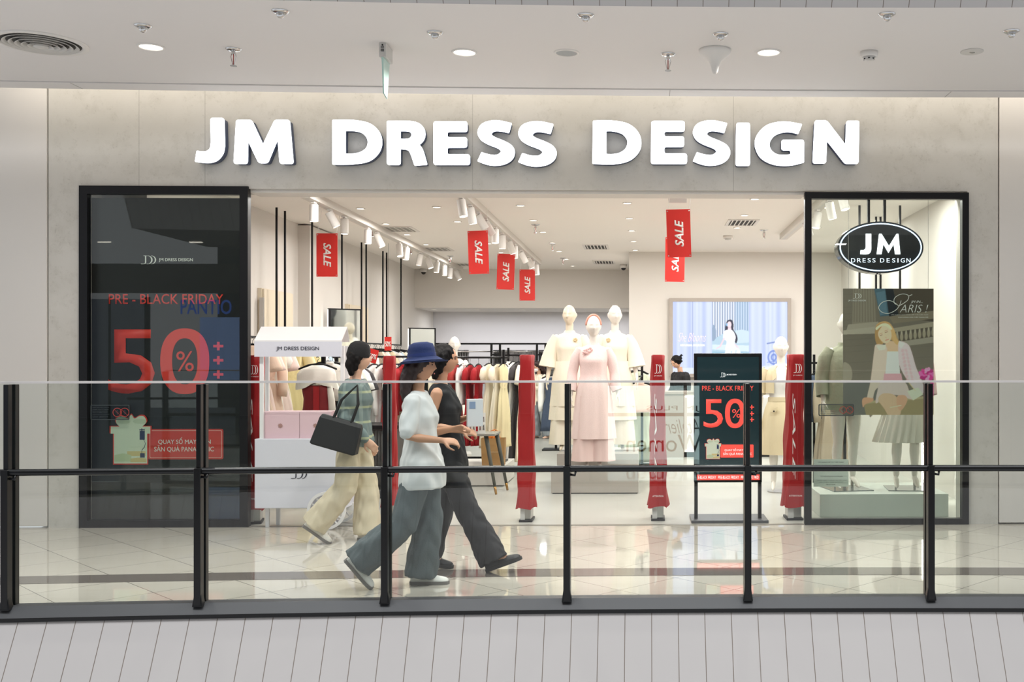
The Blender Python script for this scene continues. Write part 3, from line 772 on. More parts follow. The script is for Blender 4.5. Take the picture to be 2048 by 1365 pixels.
for s_, u0, u1, v0, v1 in (('CHI NHÁNH HỢP TÁC THỜI TRANG', .14, .86, .87, .92), ('CÔNG TY CỔ PHẦN', .24, .78, .68, .79), ('ĐỊA ĐIỂM KINH DOANH SỐ 00001', .2, .84, .36, .41), ('TRUNG TÂM THƯƠNG MẠI VIỆT NAM', .08, .94, .22, .26), ('GIẤY CHỨNG NHẬN ĐĂNG KÝ', .16, .84, .15, .19), ('MÃ SỐ THUẾ', .36, .62, .07, .11)):
    text('notice_line', s_, mat('sticker_text', '#4b5053'), t, (-w / 2 + u0 * w, v0 * h, -w / 2 + u1 * w, v1 * h), -0.002, thick=0.001)

# ------------------------------------------------------------------ right show window: oval sign and poster
Y = FY + 0.20
c = at(1761, 495, Y); rx, rz = (ax(1847, Y) - ax(1675, Y)) / 2, (az(443, Y) - az(547, Y)) / 2
t = thing('oval_sign', 'black oval lightbox sign reading JM hanging in the show window', 'sign', (c.x, Y, c.z))
b = MB()
b.rings([[(rx * cos(2 * pi * k / 72), y, rz * sin(2 * pi * k / 72)) for k in range(72)] for y in (0.0, 0.17)]); b.build('sign_case', mat('gloss_black_case', '#26272b', 0.08, 0.2, var=0.08), t)
b = MB(); b.rings([[(rx * 0.998 * cos(2 * pi * k / 72), y, rz * 0.998 * sin(2 * pi * k / 72)) for k in range(72)] for y in (-0.006, 0.0)]); b.build('sign_face', mat('sign_face_dark', '#3a3a3d', 0.15, var=0.05), t)
outline_obj('oval_line', [ell(0, 0, rx * 0.955, rz * 0.93, 72), ell(0, 0, rx * 0.928, rz * 0.888, 72)], mat('neon_line', '#cfe0ff', 0.4, emit=2.2), t, 0.002, -0.009)
def spx(x0_, y0_, x1_, y1_): return (ax(x0_, Y) - c.x, az(y1_, Y) - c.z, ax(x1_, Y) - c.x, az(y0_, Y) - c.z)
q = spx(1720, 467, 1742, 508)
jl = [(0.50, 1.0), (1.0, 1.0), (1.0, 0.30), (0.93, 0.10, 1), (0.66, 0.0, 1), (0.0, 0.0), (0.03, 0.20), (0.34, 0.21, 1), (0.48, 0.30, 1), (0.50, 0.42)]
outline_obj('sign_lettering', [[Vector((q[0] + p.x * (q[2] - q[0]), q[1] + p.y * (q[3] - q[1]))) for p in smooth_outline(jl)]], M['letterface'], t, 0.004, -0.01)
q = spx(1753, 467, 1800, 508)
ml = [(0.0, 0.0), (0.10, 1.0), (0.20, 1.0), (0.52, 0.40), (0.84, 1.0), (0.92, 1.0), (1.0, 0.0), (0.78, 0.0), (0.72, 0.50), (0.50, 0.06), (0.28, 0.50), (0.20, 0.0)]
outline_obj('sign_lettering', [[Vector((q[0] + p[0] * (q[2] - q[0]), q[1] + p[1] * (q[3] - q[1]))) for p in ml]], M['letterface'], t, 0.004, -0.01)
wds = [('D', 1702), ('R', 1714), ('E', 1725), ('S', 1735), ('S', 1744.5), ('D', 1760), ('E', 1773), ('S', 1784), ('I', 1794.5), ('G', 1801), ('N', 1812.5)]
for s_, px in wds:
    wd_ = 2 if s_ == 'I' else (6 if s_ in 'ES' else 8)
    text('sign_lettering', s_, mat('neon_text', '#dfeaff', 0.4, emit=2.0), t, spx(px, 516, px + wd_, 524.5), -0.009, -0.004, thick=0.002)
for px in (1737, 1769):
    b = MB(); x = ax(px, Y + .08) - c.x; b.box(x - 0.011, x + 0.011, 0.06, 0.10, rz * 0.93, SHOPC - c.z); b.build('hanging_rod', M['black'], t)

PY_ = FY + 0.12
x0, x1, z0, z1 = ax(1686, PY_), ax(1867, PY_), az(831, PY_), az(577, PY_); W, H = x1 - x0, z1 - z0
t = thing('fashion_poster', 'hanging poster of a fair-haired model in a pink cardigan', 'poster', ((x0 + x1) / 2, PY_, z0))
C = Canvas(182, 254, '#6f675c')
C.put(np.clip((C.y - 90) / 160, 0, 1), '#8d8579', 0.5)
for i in range(9): C.line(0, 12 + i * 13, 60, 8 + i * 13, 1.2, '#5d564d', 0.35)
C.poly([(20, 0), (62, 0), (66, 72), (18, 72)], '#837a6c'); 
for i in range(8): C.line(23 + i * 5.2, 0, 22 + i * 5.6, 66, 1.6, '#5c554b', 0.55)
C.poly([(10, 72), (70, 66), (76, 80), (6, 86)], '#9a9183'); C.poly([(0, 84), (64, 76), (64, 90), (0, 92)], '#a39a8c')
C.poly([(62, 0), (100, 0), (112, 52), (74, 56)], '#47606e'); C.poly([(66, 8), (84, 4), (88, 50), (74, 54)], '#5c7888', 0.8)
C.poly([(84, 0), (100, 0), (112, 52), (92, 56)], '#22252a'); C.poly([(100, 0), (182, 0), (182, 66), (112, 58)], '#4b4237')
C.poly([(92, 56), (182, 44), (182, 60), (100, 70)], '#7d7261')
C.poly([(96, 80), (182, 66), (182, 76), (98, 88)], '#9b917f'); C.poly([(98, 88), (182, 76), (182, 98), (104, 110)], '#584f45')
for i in range(9): 
    bx_ = 108 + i * 9; C.ell(bx_, 98 - (i * 1.25), 3.2, 8.0, '#9c917e'); C.ell(bx_, 90 - (i * 1.25), 1.8, 4, '#a99f8d')
C.poly([(100, 108), (182, 96), (182, 108), (100, 118)], '#989083')
for yy in (128, 150, 172): C.line(0, yy, 182, yy - 14, 1.5, '#6a635a', 0.5)
C.sm([(0, 150), (12, 152), (18, 166), (16, 184), (4, 190), (0, 188)], '#a09788', 0.8)
C.poly([(0, 186), (70, 182), (70, 254), (0, 254)], '#6e6e70', 0.6)
C.poly([(40, 226), (182, 214), (182, 254), (46, 254)], '#a08f6e'); C.poly([(40, 226), (182, 214), (182, 219), (40, 231)], '#b7a786')
# hair behind, then the figure
C.sm([(66, 74), (78, 66), (92, 68), (102, 82), (108, 98), (114, 112), (104, 110), (98, 104), (86, 100), (80, 110), (70, 110), (65, 96)], '#c29a68')
C.sm([(86, 108), (102, 106), (112, 116), (112, 134), (88, 136)], '#e3b596')
C.sm([(68, 80), (80, 74), (92, 78), (97, 92), (94, 104), (86, 110), (78, 106), (70, 94)], '#efc4a8')
C.sm([(64, 84), (70, 72), (82, 68), (76, 78), (70, 88), (72, 100), (78, 110), (68, 112), (64, 100)], '#b08a5c')
C.sm([(92, 70), (102, 82), (106, 98), (114, 113), (104, 110), (98, 98), (96, 84)], '#cfa873')
C.sm([(66, 78), (78, 70), (90, 71), (98, 80), (95, 82), (86, 76), (76, 76), (67, 83)], '#ead2b4')
C.line(74, 94, 78, 92.5, 1.2, '#6e4b3a'); C.line(84, 88, 89, 86.5, 1.2, '#6e4b3a'); C.line(85, 97, 86.5, 99, 1.0, '#d39c82'); C.line(85, 103.5, 91, 101.5, 1.6, '#cc7d74')
C.line(73, 91, 78, 89, 0.9, '#9a714f', .8); C.line(83, 85, 89, 83, 0.9, '#9a714f', .8)
C.poly([(88, 126), (110, 126), (114, 172), (84, 172)], '#f1ece9')
C.sm([(66, 112), (84, 114), (88, 126), (84, 168), (78, 190), (64, 204), (58, 224), (48, 220), (54, 190), (58, 160), (62, 126)], '#ecc3b6')
C.sm([(112, 106), (130, 112), (138, 130), (146, 158), (158, 186), (162, 206), (150, 212), (134, 190), (120, 170), (112, 150), (110, 126)], '#eec6cb')
C.poly([(66, 114), (86, 112), (84, 122), (72, 124)], '#f3d2c6'); C.poly([(112, 104), (124, 110), (116, 120), (111, 116)], '#f3d3d2')
for i in range(9):
    C.ell(119 + i * 1.2, 124 + i * 7.5, 3.0, 3.6, '#e2aeb8', .7, .5); C.ell(126 + i * 1.6, 124 + i * 7.5, 2.6, 3.6, '#e2aeb8', .6, -.5)
C.poly([(82, 170), (116, 170), (120, 190), (80, 188)], '#dca3ae'); C.sm([(78, 186), (120, 186), (132, 204), (140, 222), (112, 214), (84, 214), (66, 230), (68, 208)], '#e9c2bf')
C.sm([(70, 222), (80, 210), (100, 212), (112, 224), (116, 238), (112, 254), (92, 254), (82, 240)], '#e2b498'); C.sm([(108, 216), (124, 214), (128, 226), (116, 244), (108, 236)], '#d8a68b')
C.line(94, 238, 116, 234, 1.6, '#f6d9bd', 0.8)
C.sm([(38, 224), (44, 218), (60, 220), (58, 226), (44, 232), (40, 238)], '#dba285')
C.poly([(128, 206), (150, 198), (160, 212), (140, 224)], '#f0e3c4'); C.line(128, 184, 144, 204, 1.5, '#dcc59b')
for i in range(26):
    a, r = i * 2.4, 3 + 2.2 * sqrt(i); C.ell(168 + r * cos(a), 172 + r * 0.8 * sin(a), 4, 3.2, ('#d83a92', '#f06ab0', '#b92a7d', '#f59ac6')[i % 4], .95, a)
for i in range(10): C.ell(178 + (i % 3) * 2, 190 + i * 2.6, 4, 3, ('#e0559f', '#c43786')[i % 2], .9, i)
C.a = np.clip(C.a * 1.4, 0, 0.94)
C.build('print', paint_mat('poster_print', 0, 0.45), t, W, H, (0, -0.0035, H / 2))
b = MB(); b.box(-W / 2, W / 2, -0.003, 0.004, 0, H); b.build('poster_board', mat('poster_board', '#77736c', 0.6), t)
def ppx(x0_, y0_, x1_, y1_): return (ax(x0_, PY_) - t.location.x, az(y1_, PY_) - z0, ax(x1_, PY_) - t.location.x, az(y0_, PY_) - z0)
q = ppx(1705, 587, 1723, 597); monogram('brand_monogram', M['printw'], t, q[0], q[1], q[2] - q[0], q[3] - q[1], -0.007)
text('brand_name', 'JM DRESS DESIGN', M['printw'], t, ppx(1696, 599.5, 1731, 603.5), -0.006, 0.01, thick=0.001)
text('poster_title', 'ARIS !', M['printw'], t, ppx(1799, 609, 1856, 625), -0.006, -0.012, shear=0.3, thick=0.001)
text('poster_title', 'JM IN...', M['printw'], t, ppx(1821, 601, 1845, 607), -0.006, 0.0, shear=0.25, thick=0.001)
text('poster_caption', 'BST THANH LỊCH MANG HƠI THỞ NƯỚC PHÁP', M['printw'], t, ppx(1783, 628.5, 1856, 631), -0.006, thick=0.0005)
text('poster_caption', 'CỦA PHONG THÁI THỜI TRANG MỚI', M['printw'], t, ppx(1796, 633, 1856, 635.5), -0.006, thick=0.0005)
fl = [(1802, 601), (1798, 612), (1790, 621), (1776, 627), (1763, 624), (1757, 615), (1764, 605), (1778, 601), (1790, 606), (1797, 612)]
fl2 = [(1797, 612), (1806, 607), (1815, 600), (1817, 592), (1810, 588), (1799, 589), (1789, 596), (1788, 605), (1792, 609)]
fl3 = [(1817, 592), (1824, 589)]
for pl in (fl, fl2, fl3):
    b = MB(); pp = [(ax(x, PY_) - t.location.x, -0.006, az(y, PY_) - z0) for x, y in pl]
    pts = []
    for i in range(len(pp) - 1):
        a0, a1, a2, a3 = (Vector(pp[max(0, i - 1)]), Vector(pp[i]), Vector(pp[i + 1]), Vector(pp[min(len(pp) - 1, i + 2)]))
        for k in range(6):
            u = k / 6; pts.append(0.5 * (2 * a1 + (a2 - a0) * u + (2 * a0 - 5 * a1 + 4 * a2 - a3) * u * u + (3 * a1 - a0 - 3 * a2 + a3) * u ** 3))
    pts.append(Vector(pp[-1])); b.tube(pts, 0.0028, 6); b.build('title_flourish', M['printw'], t)
xb_, yb_ = ax(1848, 11.3), 11.3
area_light('light_bar_glow', (xb_ - .03, yb_ - .02, .64), (pi / 2, 0, radians(-60)), .04, 1.15, 14, (1, 0.98, 0.95))
l_ = thing('light_bar', 'thin upright white light bar standing behind the poster in the show window', 'light', (xb_, yb_, 0.0))
b_ = MB(); b_.box(-.014, .014, -.012, .012, .02, 1.25); b_.build('light_tube', mat('strip_glow', '#fff7ec', .4, var=.005, emit=3.0), l_)
b_ = MB(); b_.box(-.02, .02, .012, .03, .02, 1.27); b_.box(-.10, .10, -.10, .10, 0, .02); b_.build('light_housing', M['white'], l_)
for sx in (-1, 1):
    b = MB(); b.tube([(sx * W * 0.44, 0, H), (sx * W * 0.44, 0, SHOPC - z0)], 0.002, 6); b.build('hanging_wire', M['steel'], t)
# ------------------------------------------------------------------ things on the corridor ceiling
m_grey = mat('pale_grey_plastic', '#c9c6c1', 0.45, var=0.02)
m_disc = mat('speaker_mesh_grey', '#a9abab', 0.7, var=0.08, scale=60)
ORD = ['first', 'second', 'third', 'fourth', 'fifth', 'sixth', 'seventh', 'eighth', 'ninth', 'tenth', 'eleventh', 'twelfth', 'thirteenth']

def downlight(p, r, label, group, watts, glow, spread=radians(150), name='downlight'):
    t = thing(name, label, 'downlight', p, 0, group)
    b = MB(); b.lathe([(r * 1.16, 0), (r * 1.16, -0.004), (r * 1.08, -0.010), (r * 0.98, -0.010), (r * 0.95, -0.002)], n=32, cap=False); b.build('trim_ring', M['white'], t, True)
    b = MB(); b.lathe([(r, -0.003), (r * 0.99, -0.0035)], n=32); b.build('diffuser', glow, t)
    if watts:
        l = area_light('downlight_beam', (p[0], p[1], p[2] - 0.03), (0, 0, 0), r * 2, r * 2, watts, (1, 0.955, 0.90), spread, 'DISK')
    return t
for px, py, where in ((302, 93, 'beside the round air diffuser'), (929, 104, 'above the sign word DRESS'), (1537, 104, 'above the sign word DESIGN')):
    downlight(onz(px, py, CORC), 0.083, f'bright round recessed corridor ceiling light {where}', 'corridor downlights', 42, M['glow'])

def sprinkler(p, label, group, pend=0.06, rz=0.0, s=1.0):
    t = thing('sprinkler', label, 'sprinkler', p, rz, group)
    b = MB(); b.lathe([(0.050 * s, 0), (0.050 * s, -0.004), (0.036 * s, -0.012 * s), (0.018 * s, -0.014 * s)], n=20); b.build('escutcheon', M['chrome'], t, True)
    if pend < 0.08:
        b = MB(); b.lathe([(0.026 * s, -0.012 * s), (0.022 * s, -0.030 * s), (0.012 * s, -0.040 * s), (0.0, -0.042 * s)], n=18); b.build('sprinkler_head', M['chrome'], t, True)
        return t
    b = MB(); b.lathe([(0.012 * s, -0.012 * s), (0.012 * s, -0.03 * s), (0.016 * s, -0.032 * s), (0.016 * s, -0.036 * s)], n=12)
    for sx in (-1, 1): b.tube([(sx * 0.013 * s, 0, -0.036 * s), (sx * 0.018 * s, 0, -0.05 * s), (sx * 0.004 * s, 0, -pend * s - 0.006 * s)], 0.0028 * s, 6)
    b.lathe([(0.021 * s, -pend * s - 0.008 * s), (0.021 * s, -pend * s - 0.011 * s)], n=14); b.build('sprinkler_head', M['chrome'], t)
    b = MB(); b.tube([(0, 0, -0.034 * s), (0, 0, -pend * s)], 0.003 * s, 8); b.build('bulb', mat('red_glass_bulb', '#9c2a22', 0.2), t)
    return t
spots = [(286, 51, .045, 'recessed sprinkler above the light beside the round diffuser'), (561, 22, .045, 'recessed sprinkler high up above the sign letter D of DRESS'), (870, 65, .045, 'recessed sprinkler near the light above DRESS'),
         (1171, 30, .045, 'recessed sprinkler above the round speaker'), (1441, 68, .045, 'recessed sprinkler behind the pointed white sensor'), (1774, 28, .045, 'recessed sprinkler in front of the smoke detector'),
         (2023, 62, .045, 'recessed sprinkler beside the blank round cover plate'), (467, 98, .08, 'hanging sprinkler with red bulb near the sign letter J'), (1336, 108, .08, 'hanging sprinkler with red bulb beside the round speaker')]
for px, py, pd, lb in spots:
    sprinkler(onz(px, py, CORC), lb, 'corridor sprinklers', pd + .02, 0, 1.15)

p = onz(82, 86, CORC); t = thing('air_diffuser', 'round white air diffuser with concentric rings on the corridor ceiling', 'air diffuser', p)
b = MB(); b.lathe([(0.31, 0), (0.31, -0.006), (0.27, -0.012), (0.262, -0.002)], n=48, cap=False); b.build('outer_ring', M['white'], t, True)
b = MB(); b.lathe([(0.262, -0.001), (0.261, -0.0015)], n=40); b.build('throat', mat('duct_dark', '#4a4845', 0.8), t)
for k, r in enumerate((0.235, 0.195, 0.155, 0.115, 0.075)):
    b = MB(); b.lathe([(r - 0.012, 0.0), (r, -0.006 - 0.004 * k), (r + 0.012, -0.016 - 0.004 * k), (r + 0.010, -0.018 - 0.004 * k), (r - 0.004, -0.010 - 0.004 * k), (r - 0.014, -0.002)], n=40, cap=False); b.build('cone_ring', m_grey, t, True)
b = MB(); b.lathe([(0.045, -0.018), (0.05, -0.03), (0.04, -0.036), (0.0, -0.038)], n=24); b.build('centre_cone', m_grey, t, True)

p = onz(1133, 105, CORC); t = thing('ceiling_speaker', 'round grey ceiling speaker above the sign gap between words', 'speaker', p)
b = MB(); b.lathe([(0.096, 0), (0.096, -0.004), (0.082, -0.010), (0.078, -0.006)], n=36, cap=False); b.build('speaker_ring', M['white'], t, True)
b = MB(); b.lathe([(0.079, -0.005), (0.078, -0.006)], n=36); b.build('speaker_grille', m_disc, t)
p = onz(1430, 100, CORC); t = thing('ceiling_sensor', 'white funnel-shaped wireless device hanging point down from the corridor ceiling', 'sensor', p)
b = MB(); b.lathe([(0.118, 0), (0.118, -0.018), (0.105, -0.036), (0.075, -0.058), (0.045, -0.085), (0.030, -0.125), (0.023, -0.16), (0.014, -0.176), (0.001, -0.18)], n=32); b.build('housing', M['white'], t, True)
b = MB(); b.lathe([(0.121, 0), (0.121, -0.005), (0.118, -0.006)], n=32); b.build('base_plate', m_grey, t, True)
p = onz(1738, 104, CORC); t = thing('smoke_detector', 'white smoke detector on the corridor ceiling above the oval sign', 'smoke detector', p)
b = MB(); b.lathe([(0.066, 0), (0.066, -0.03), (0.06, -0.04)], n=28); b.build('base', M['white'], t, True)
b = MB(); b.lathe([(0.05, -0.04), (0.036, -0.048), (0.036, -0.06), (0.0, -0.062)], n=24); b.build('sensing_head', m_grey, t, True)
for k in range(6):
    a = k * pi / 3 + .3; b = MB(); b.box(0.036 * cos(a) - 0.007, 0.036 * cos(a) + 0.007, 0.036 * sin(a) - 0.007, 0.036 * sin(a) + 0.007, -0.057, -0.050); b.build('smoke_slot', M['blackm'], t)
p = onz(1944, 103, CORC); t = thing('cover_plate', 'blank round ceiling cover plate beside the last sprinkler', 'cover plate', p)
b = MB(); b.lathe([(0.085, 0), (0.085, -0.004), (0.078, -0.007), (0.0, -0.007)], n=32); b.build('plate', m_grey, t, True)
b = MB(); b.tube([(-0.02, 0, -0.008), (0, -0.004, -0.013), (0.02, 0, -0.008)], 0.004, 6); b.build('pull_tab', M['steel'], t)

p = onz(771, 92, CORC); t = thing('exit_sign', 'hanging emergency sign seen edge-on from its ceiling bracket', 'exit sign', p)
b = MB(); b.box(-0.026, 0.026, -0.09, 0.11, -0.105, 0); b.build('sign_body', m_grey, t, bevel=0.004)
for k in range(4):
    b = MB(); b.box(-0.012, 0.012, -0.092, -0.0895, -0.065 + k * 0.011, -0.060 + k * 0.011); b.build('vent_slot', M['blackm'], t)
b = MB(); b.lathe([(0.006, 0), (0.006, 0.004)], n=10); b.xform(Matrix.Translation((0, -0.0895, -0.018)) @ Matrix.Rotation(pi / 2, 4, 'X')); b.build('test_button', M['blackm'], t)
b = MB(); b.add([(-0.007, -0.09, -0.105), (0.007, -0.09, -0.105), (0.007, 0.10, -0.105), (-0.007, 0.10, -0.105), (-0.004, -0.06, -0.36), (0.004, -0.06, -0.36), (0.004, 0.04, -0.38), (-0.004, 0.04, -0.38)],
                [(3, 2, 1, 0), (4, 5, 6, 7), (0, 1, 5, 4), (1, 2, 6, 5), (2, 3, 7, 6), (3, 0, 4, 7)]); b.build('sign_panel', mat('acrylic_green_edge', '#b9d8cf', 0.15, var=0.02), t)

# ------------------------------------------------------------------ shop ceiling: downlights, vents, sprinklers, tracks, cameras
def onc(px, py): return onz(px, py, SHOPC)
rows = [('nearest the dress wall', [(721, 417), (772, 447.5), (814, 469), (852, 489)]),
        ('between the two light tracks', [(873.6, 414), (915, 443), (977, 487), (1002, 505)]),
        ('just beyond the long track', [(1041, 411), (1066.5, 440.5), (1086, 464), (1105, 485.5), (1118.6, 502.6), (1133, 518.4), (1145.6, 532)]),
        ('over the mannequin trio', [(1254.5, 406), (1258.8, 436.7), (1263.4, 461.4), (1267, 482.5), (1270.5, 500)]),
        ('in front of the screen wall', [(1509.6, 398), (1489, 430.4), (1474.5, 455.5), (1461, 477)]),
        ('inside the show window', [(1650, 415), (1635, 455)])]
for rn, pts in rows:
    for i, (px, py) in enumerate(pts):
        downlight(onc(px, py), 0.05, f'small lit downlight, {ORD[i]} from the entrance in the row {rn}', 'shop downlights', 0, M['glow'], name='shop_downlight')
for i, px in enumerate((868, 953, 1044, 1131, 1221)):
    p = at(px, 617.5, 22.4); p.z = 2.60
    downlight(p, 0.055, f'lit downlight over the fitting rooms, {ORD[i]} from the dress wall', 'fitting room downlights', 0, M['glow'], name='shop_downlight')
for px, py, lb in ((745, 457, 'beside the vent nearest the dress wall'), (822, 494, 'beside the second vent'), (900, 512, 'at the end of the first track'), (1071, 449, 'near the long track'), (1105, 487, 'halfway along the long track'), (1126, 516, 'near the far end of the long track'), (1528, 460, 'in front of the screen wall')):
    sprinkler(onc(px, py), f'small chrome shop sprinkler {lb}', 'shop sprinklers', 0.085, 0, 1.25)
m_vent = mat('vent_slats', '#8e8a83', 0.6); m_ventd = mat('vent_dark', '#3b3936', 0.8)
for px, py, w, d, dark, lb in ((790, 458, .50, .52, 0, 'pale ceiling vent nearest the dress wall'), (868, 498, .50, .52, 0, 'pale ceiling vent between the two light tracks'), (925, 529, .50, .52, 0, 'pale ceiling vent at the end of the first track'),
                              (1192, 494, .34, .62, 1, 'dark grille ceiling vent above the mannequin trio'), (1208, 524.5, .34, .62, 1, 'dark grille ceiling vent above the back bulkhead'), (1484, 445, .34, .55, 1, 'dark grille ceiling vent in front of the screen wall')):
    p = onc(px, py); t = thing('ceiling_vent', lb, 'vent', p, 0, 'shop ceiling vents')
    b = MB()
    for x0_, x1_, y0_, y1_ in ((-w / 2 - .04, w / 2 + .04, -d / 2 - .04, -d / 2), (-w / 2 - .04, w / 2 + .04, d / 2, d / 2 + .04), (-w / 2 - .04, -w / 2, -d / 2, d / 2), (w / 2, w / 2 + .04, -d / 2, d / 2)):
        b.box(x0_, x1_, y0_, y1_, -0.012, 0)
    b.build('vent_frame', M['white'], t)
    b = MB(); b.box(-w / 2, w / 2, -d / 2, d / 2, -0.002, 0); b.build('vent_back', m_ventd if dark else m_vent, t)
    for k in range(6):
        b = MB(); x = -w / 2 + w * (k + .5) / 6; b.box(x - 0.008, x + 0.008, -d / 2, d / 2, -0.010, -0.003); b.build('slat', M['white'] if dark else m_grey, t)

def track(x, y0, y1, label):
    t = thing('track_rail', label, 'track rail', (x, y0, SHOPC))
    b = MB(); b.box(-0.055, 0.055, 0, y1 - y0, -0.085, 0); b.build('rail_body', mat('track_white', '#d3cdc5', 0.5, var=0.01), t)
    b = MB(); b.box(-0.02, 0.02, 0.01, y1 - y0 - 0.01, -0.0855, -0.080); b.build('conductor_slot', m_grey, t)
    return t
xtk = [-3.72, -2.0, 2.05]
track(xtk[0], 11.6, 21.3, 'white ceiling light track along the dress wall')
track(xtk[1], 11.3, 19.8, 'long white ceiling light track over the middle of the shop')
track(xtk[2], 10.4, 15.5, 'short white ceiling light track near the show window')
b = MB(); b.lathe([(0.0, 0.0), (0.045, 0.0), (0.045, 0.18), (0.04, 0.19), (0.0, 0.19)], n=20, cap=False); spot_can = b
def spot_light(x, y, tilt, az_, label, group):
    t = thing('track_spotlight', label, 'spotlight', (x, y, SHOPC - 0.085), 0, group)
    b = MB(); b.box(-0.02, 0.02, -0.05, 0.05, -0.02, 0); b.tube([(0, 0, -0.02), (0, 0, -0.06)], 0.012, 8); b.build('adaptor', M['white'], t)
    R = Matrix.Rotation(az_, 4, 'Z') @ Matrix.Rotation(tilt, 4, 'Y')
    Mx = Matrix.Translation((0, 0, -0.06)) @ R
    b = MB(); b.rings([[(r * cos(2 * pi * k / 20), r * sin(2 * pi * k / 20), z) for k in range(20)] for r, z in ((0.043, 0.03), (0.048, 0.025), (0.048, -0.155), (0.043, -0.16))], True, False); b.xform(Mx); b.build('lamp_can', M['white'], t, False)
    b = MB(); b.lathe([(0.043, -0.157), (0.042, -0.158)], n=20); b.xform(Mx); b.build('lens', M['glow'], t)
    return t
rnd = random.Random(3)
tl = {0: [(11.9, 0, 0), (12.5, .5, 3.4), (13.1, 0, 0), (14.2, 0, 0), (14.7, -.45, 0), (16.0, .25, 2.2), (16.5, .1, .5), (17.5, .2, 0), (18.1, .35, 3.0), (18.9, .1, 0), (19.6, 0, 0), (20.2, .1, 1), (20.8, .45, 3.2)],
      1: [(11.5, .2, 2.6), (12.1, .2, 3.6), (12.7, .55, 3.5), (13.3, -.6, .6), (14.1, .1, 1.7), (14.8, 0, 0), (15.6, .35, 3.3), (16.2, 0, 0), (17.1, -.5, .5), (18.1, .45, 3.3), (18.7, .1, 0), (19.4, -.1, 0)],
      2: [(10.9, .3, 2.4), (11.6, .2, 3.2), (12.4, .2, .5), (13.3, -.5, .7)]}
for k, lst in tl.items():
    nm = ('dress-wall track', 'long middle track', 'short show-window track')[k]
    for i, (y, ti, a) in enumerate(lst):
        spot_light(xtk[k], y, ti, a, f'white cylinder spotlight, {ORD[i]} from the entrance on the {nm}', 'track spotlights')
def dome_cam(p, label):
    t = thing('security_camera', label, 'camera', p, 0, 'security cameras')
    b = MB(); b.lathe([(0.07, 0), (0.07, -0.05), (0.06, -0.07)], n=24); b.build('camera_base', M['white'], t, True)
    b = MB(); b.ball((0, 0, -0.07), 0.048, n=18, m=10); b.build('camera_dome', mat('dark_dome', '#1a1a1c', 0.1), t, True)
dome_cam(onc(1306, 508), 'small dome camera on the ceiling beside the overlapping sale banners')
dome_cam(Vector((ax(1247, 20.6), 20.6, SHOPC)), 'small dome camera near the corner of the screen wall')
dome_cam(onc(847, 538), 'small dome camera at the far end of the dress wall')
p = onc(1456, 472); t = thing('smoke_detector', 'white smoke detector on the shop ceiling near the screen wall', 'smoke detector', p)
b = MB(); b.lathe([(0.075, 0), (0.075, -0.03), (0.068, -0.045)], n=24); b.build('base', M['white'], t, True)
b = MB(); b.lathe([(0.05, -0.045), (0.045, -0.06), (0, -0.062)], n=20); b.build('sensing_head', m_grey, t, True)

# hanging SALE banners
def banner(px0, py0, px1, py1, Y, rot, tilt, label, hang=None):
    x0, x1, z0, z1 = ax(px0, Y), ax(px1, Y), az(py1, Y), az(py0, Y); w, h = x1 - x0, z1 - z0
    t = thing('sale_banner', label, 'banner', ((x0 + x1) / 2, Y, z1), 0, 'hanging sale banners'); t.rotation_euler = (0, tilt, 0)
    b = MB(); b.box(-w / 2, w / 2, -0.003, 0.003, -h, 0); b.build('banner_sheet', M['red'], t)
    text('lettering', 'SALE', M['printw'], t, (-w * 0.17, -h * 0.78, w * 0.2, -h * 0.22), -0.006, 0.025, shear=0.28, rot=rot, thick=0.001)
    for sx in (-1, 1):
        for zz in (-0.018, -h + 0.018):
            b = MB(); b.lathe([(0.007, 0), (0.005, 0.002)], n=10); b.xform(Matrix.Translation((sx * (w / 2 - 0.014), -0.0035, zz)) @ Matrix.Rotation(pi / 2, 4, 'X')); b.build('eyelet', M['steel'], t)
        b = MB(); b.tube([(sx * (w / 2 - 0.014), 0, -0.018), (sx * (w / 2 - 0.014) + (hang or 0.05), 0, (SHOPC - 0.07 if Y > 12.5 and False and px0 > 900 else SHOPC + 0.005) - z1)], 0.0022, 5); b.build('hanging_string', M['printw'], t)
banner(633, 469, 675, 555, 13.2, -90, 0.0, 'red SALE banner nearest the dress wall, lettering reading downwards', 0.0)
banner(935, 463, 975.5, 549, 13.0, -90, -0.035, 'tilted red SALE banner below the long track, lettering reading downwards', 0.02)
banner(995, 509, 1030, 580, 16.0, 90, 0.03, 'middle red SALE banner under the long track, lettering reading upwards', 0.03)
banner(1039, 540, 1070, 602, 18.4, 90, 0.0, 'smallest red SALE banner at the far end of the long track', 0.02)
banner(1332, 419, 1380, 515, 11.4, 90, -0.03, 'largest red SALE banner hanging in front of another one', 0.0)
banner(1331, 475, 1370, 564, 14.2, 90, 0.015, 'red SALE banner half hidden behind the largest one', 0.0)
b = MB(); xq, yq = ax(1355, 11.5), 11.5; b.box(-0.10, 0.10, -0.02, 0.02, -0.14, 0)
t = thing('hanging_bracket', 'pale ceiling bracket above the largest sale banner', 'bracket', (xq, yq, SHOPC)); b.build('bracket_plate', m_grey, t)
b = MB(); b.box(-0.12, 0.12, -0.04, 0.04, -0.02, 0); b.build('mount_plate', M['white'], t)
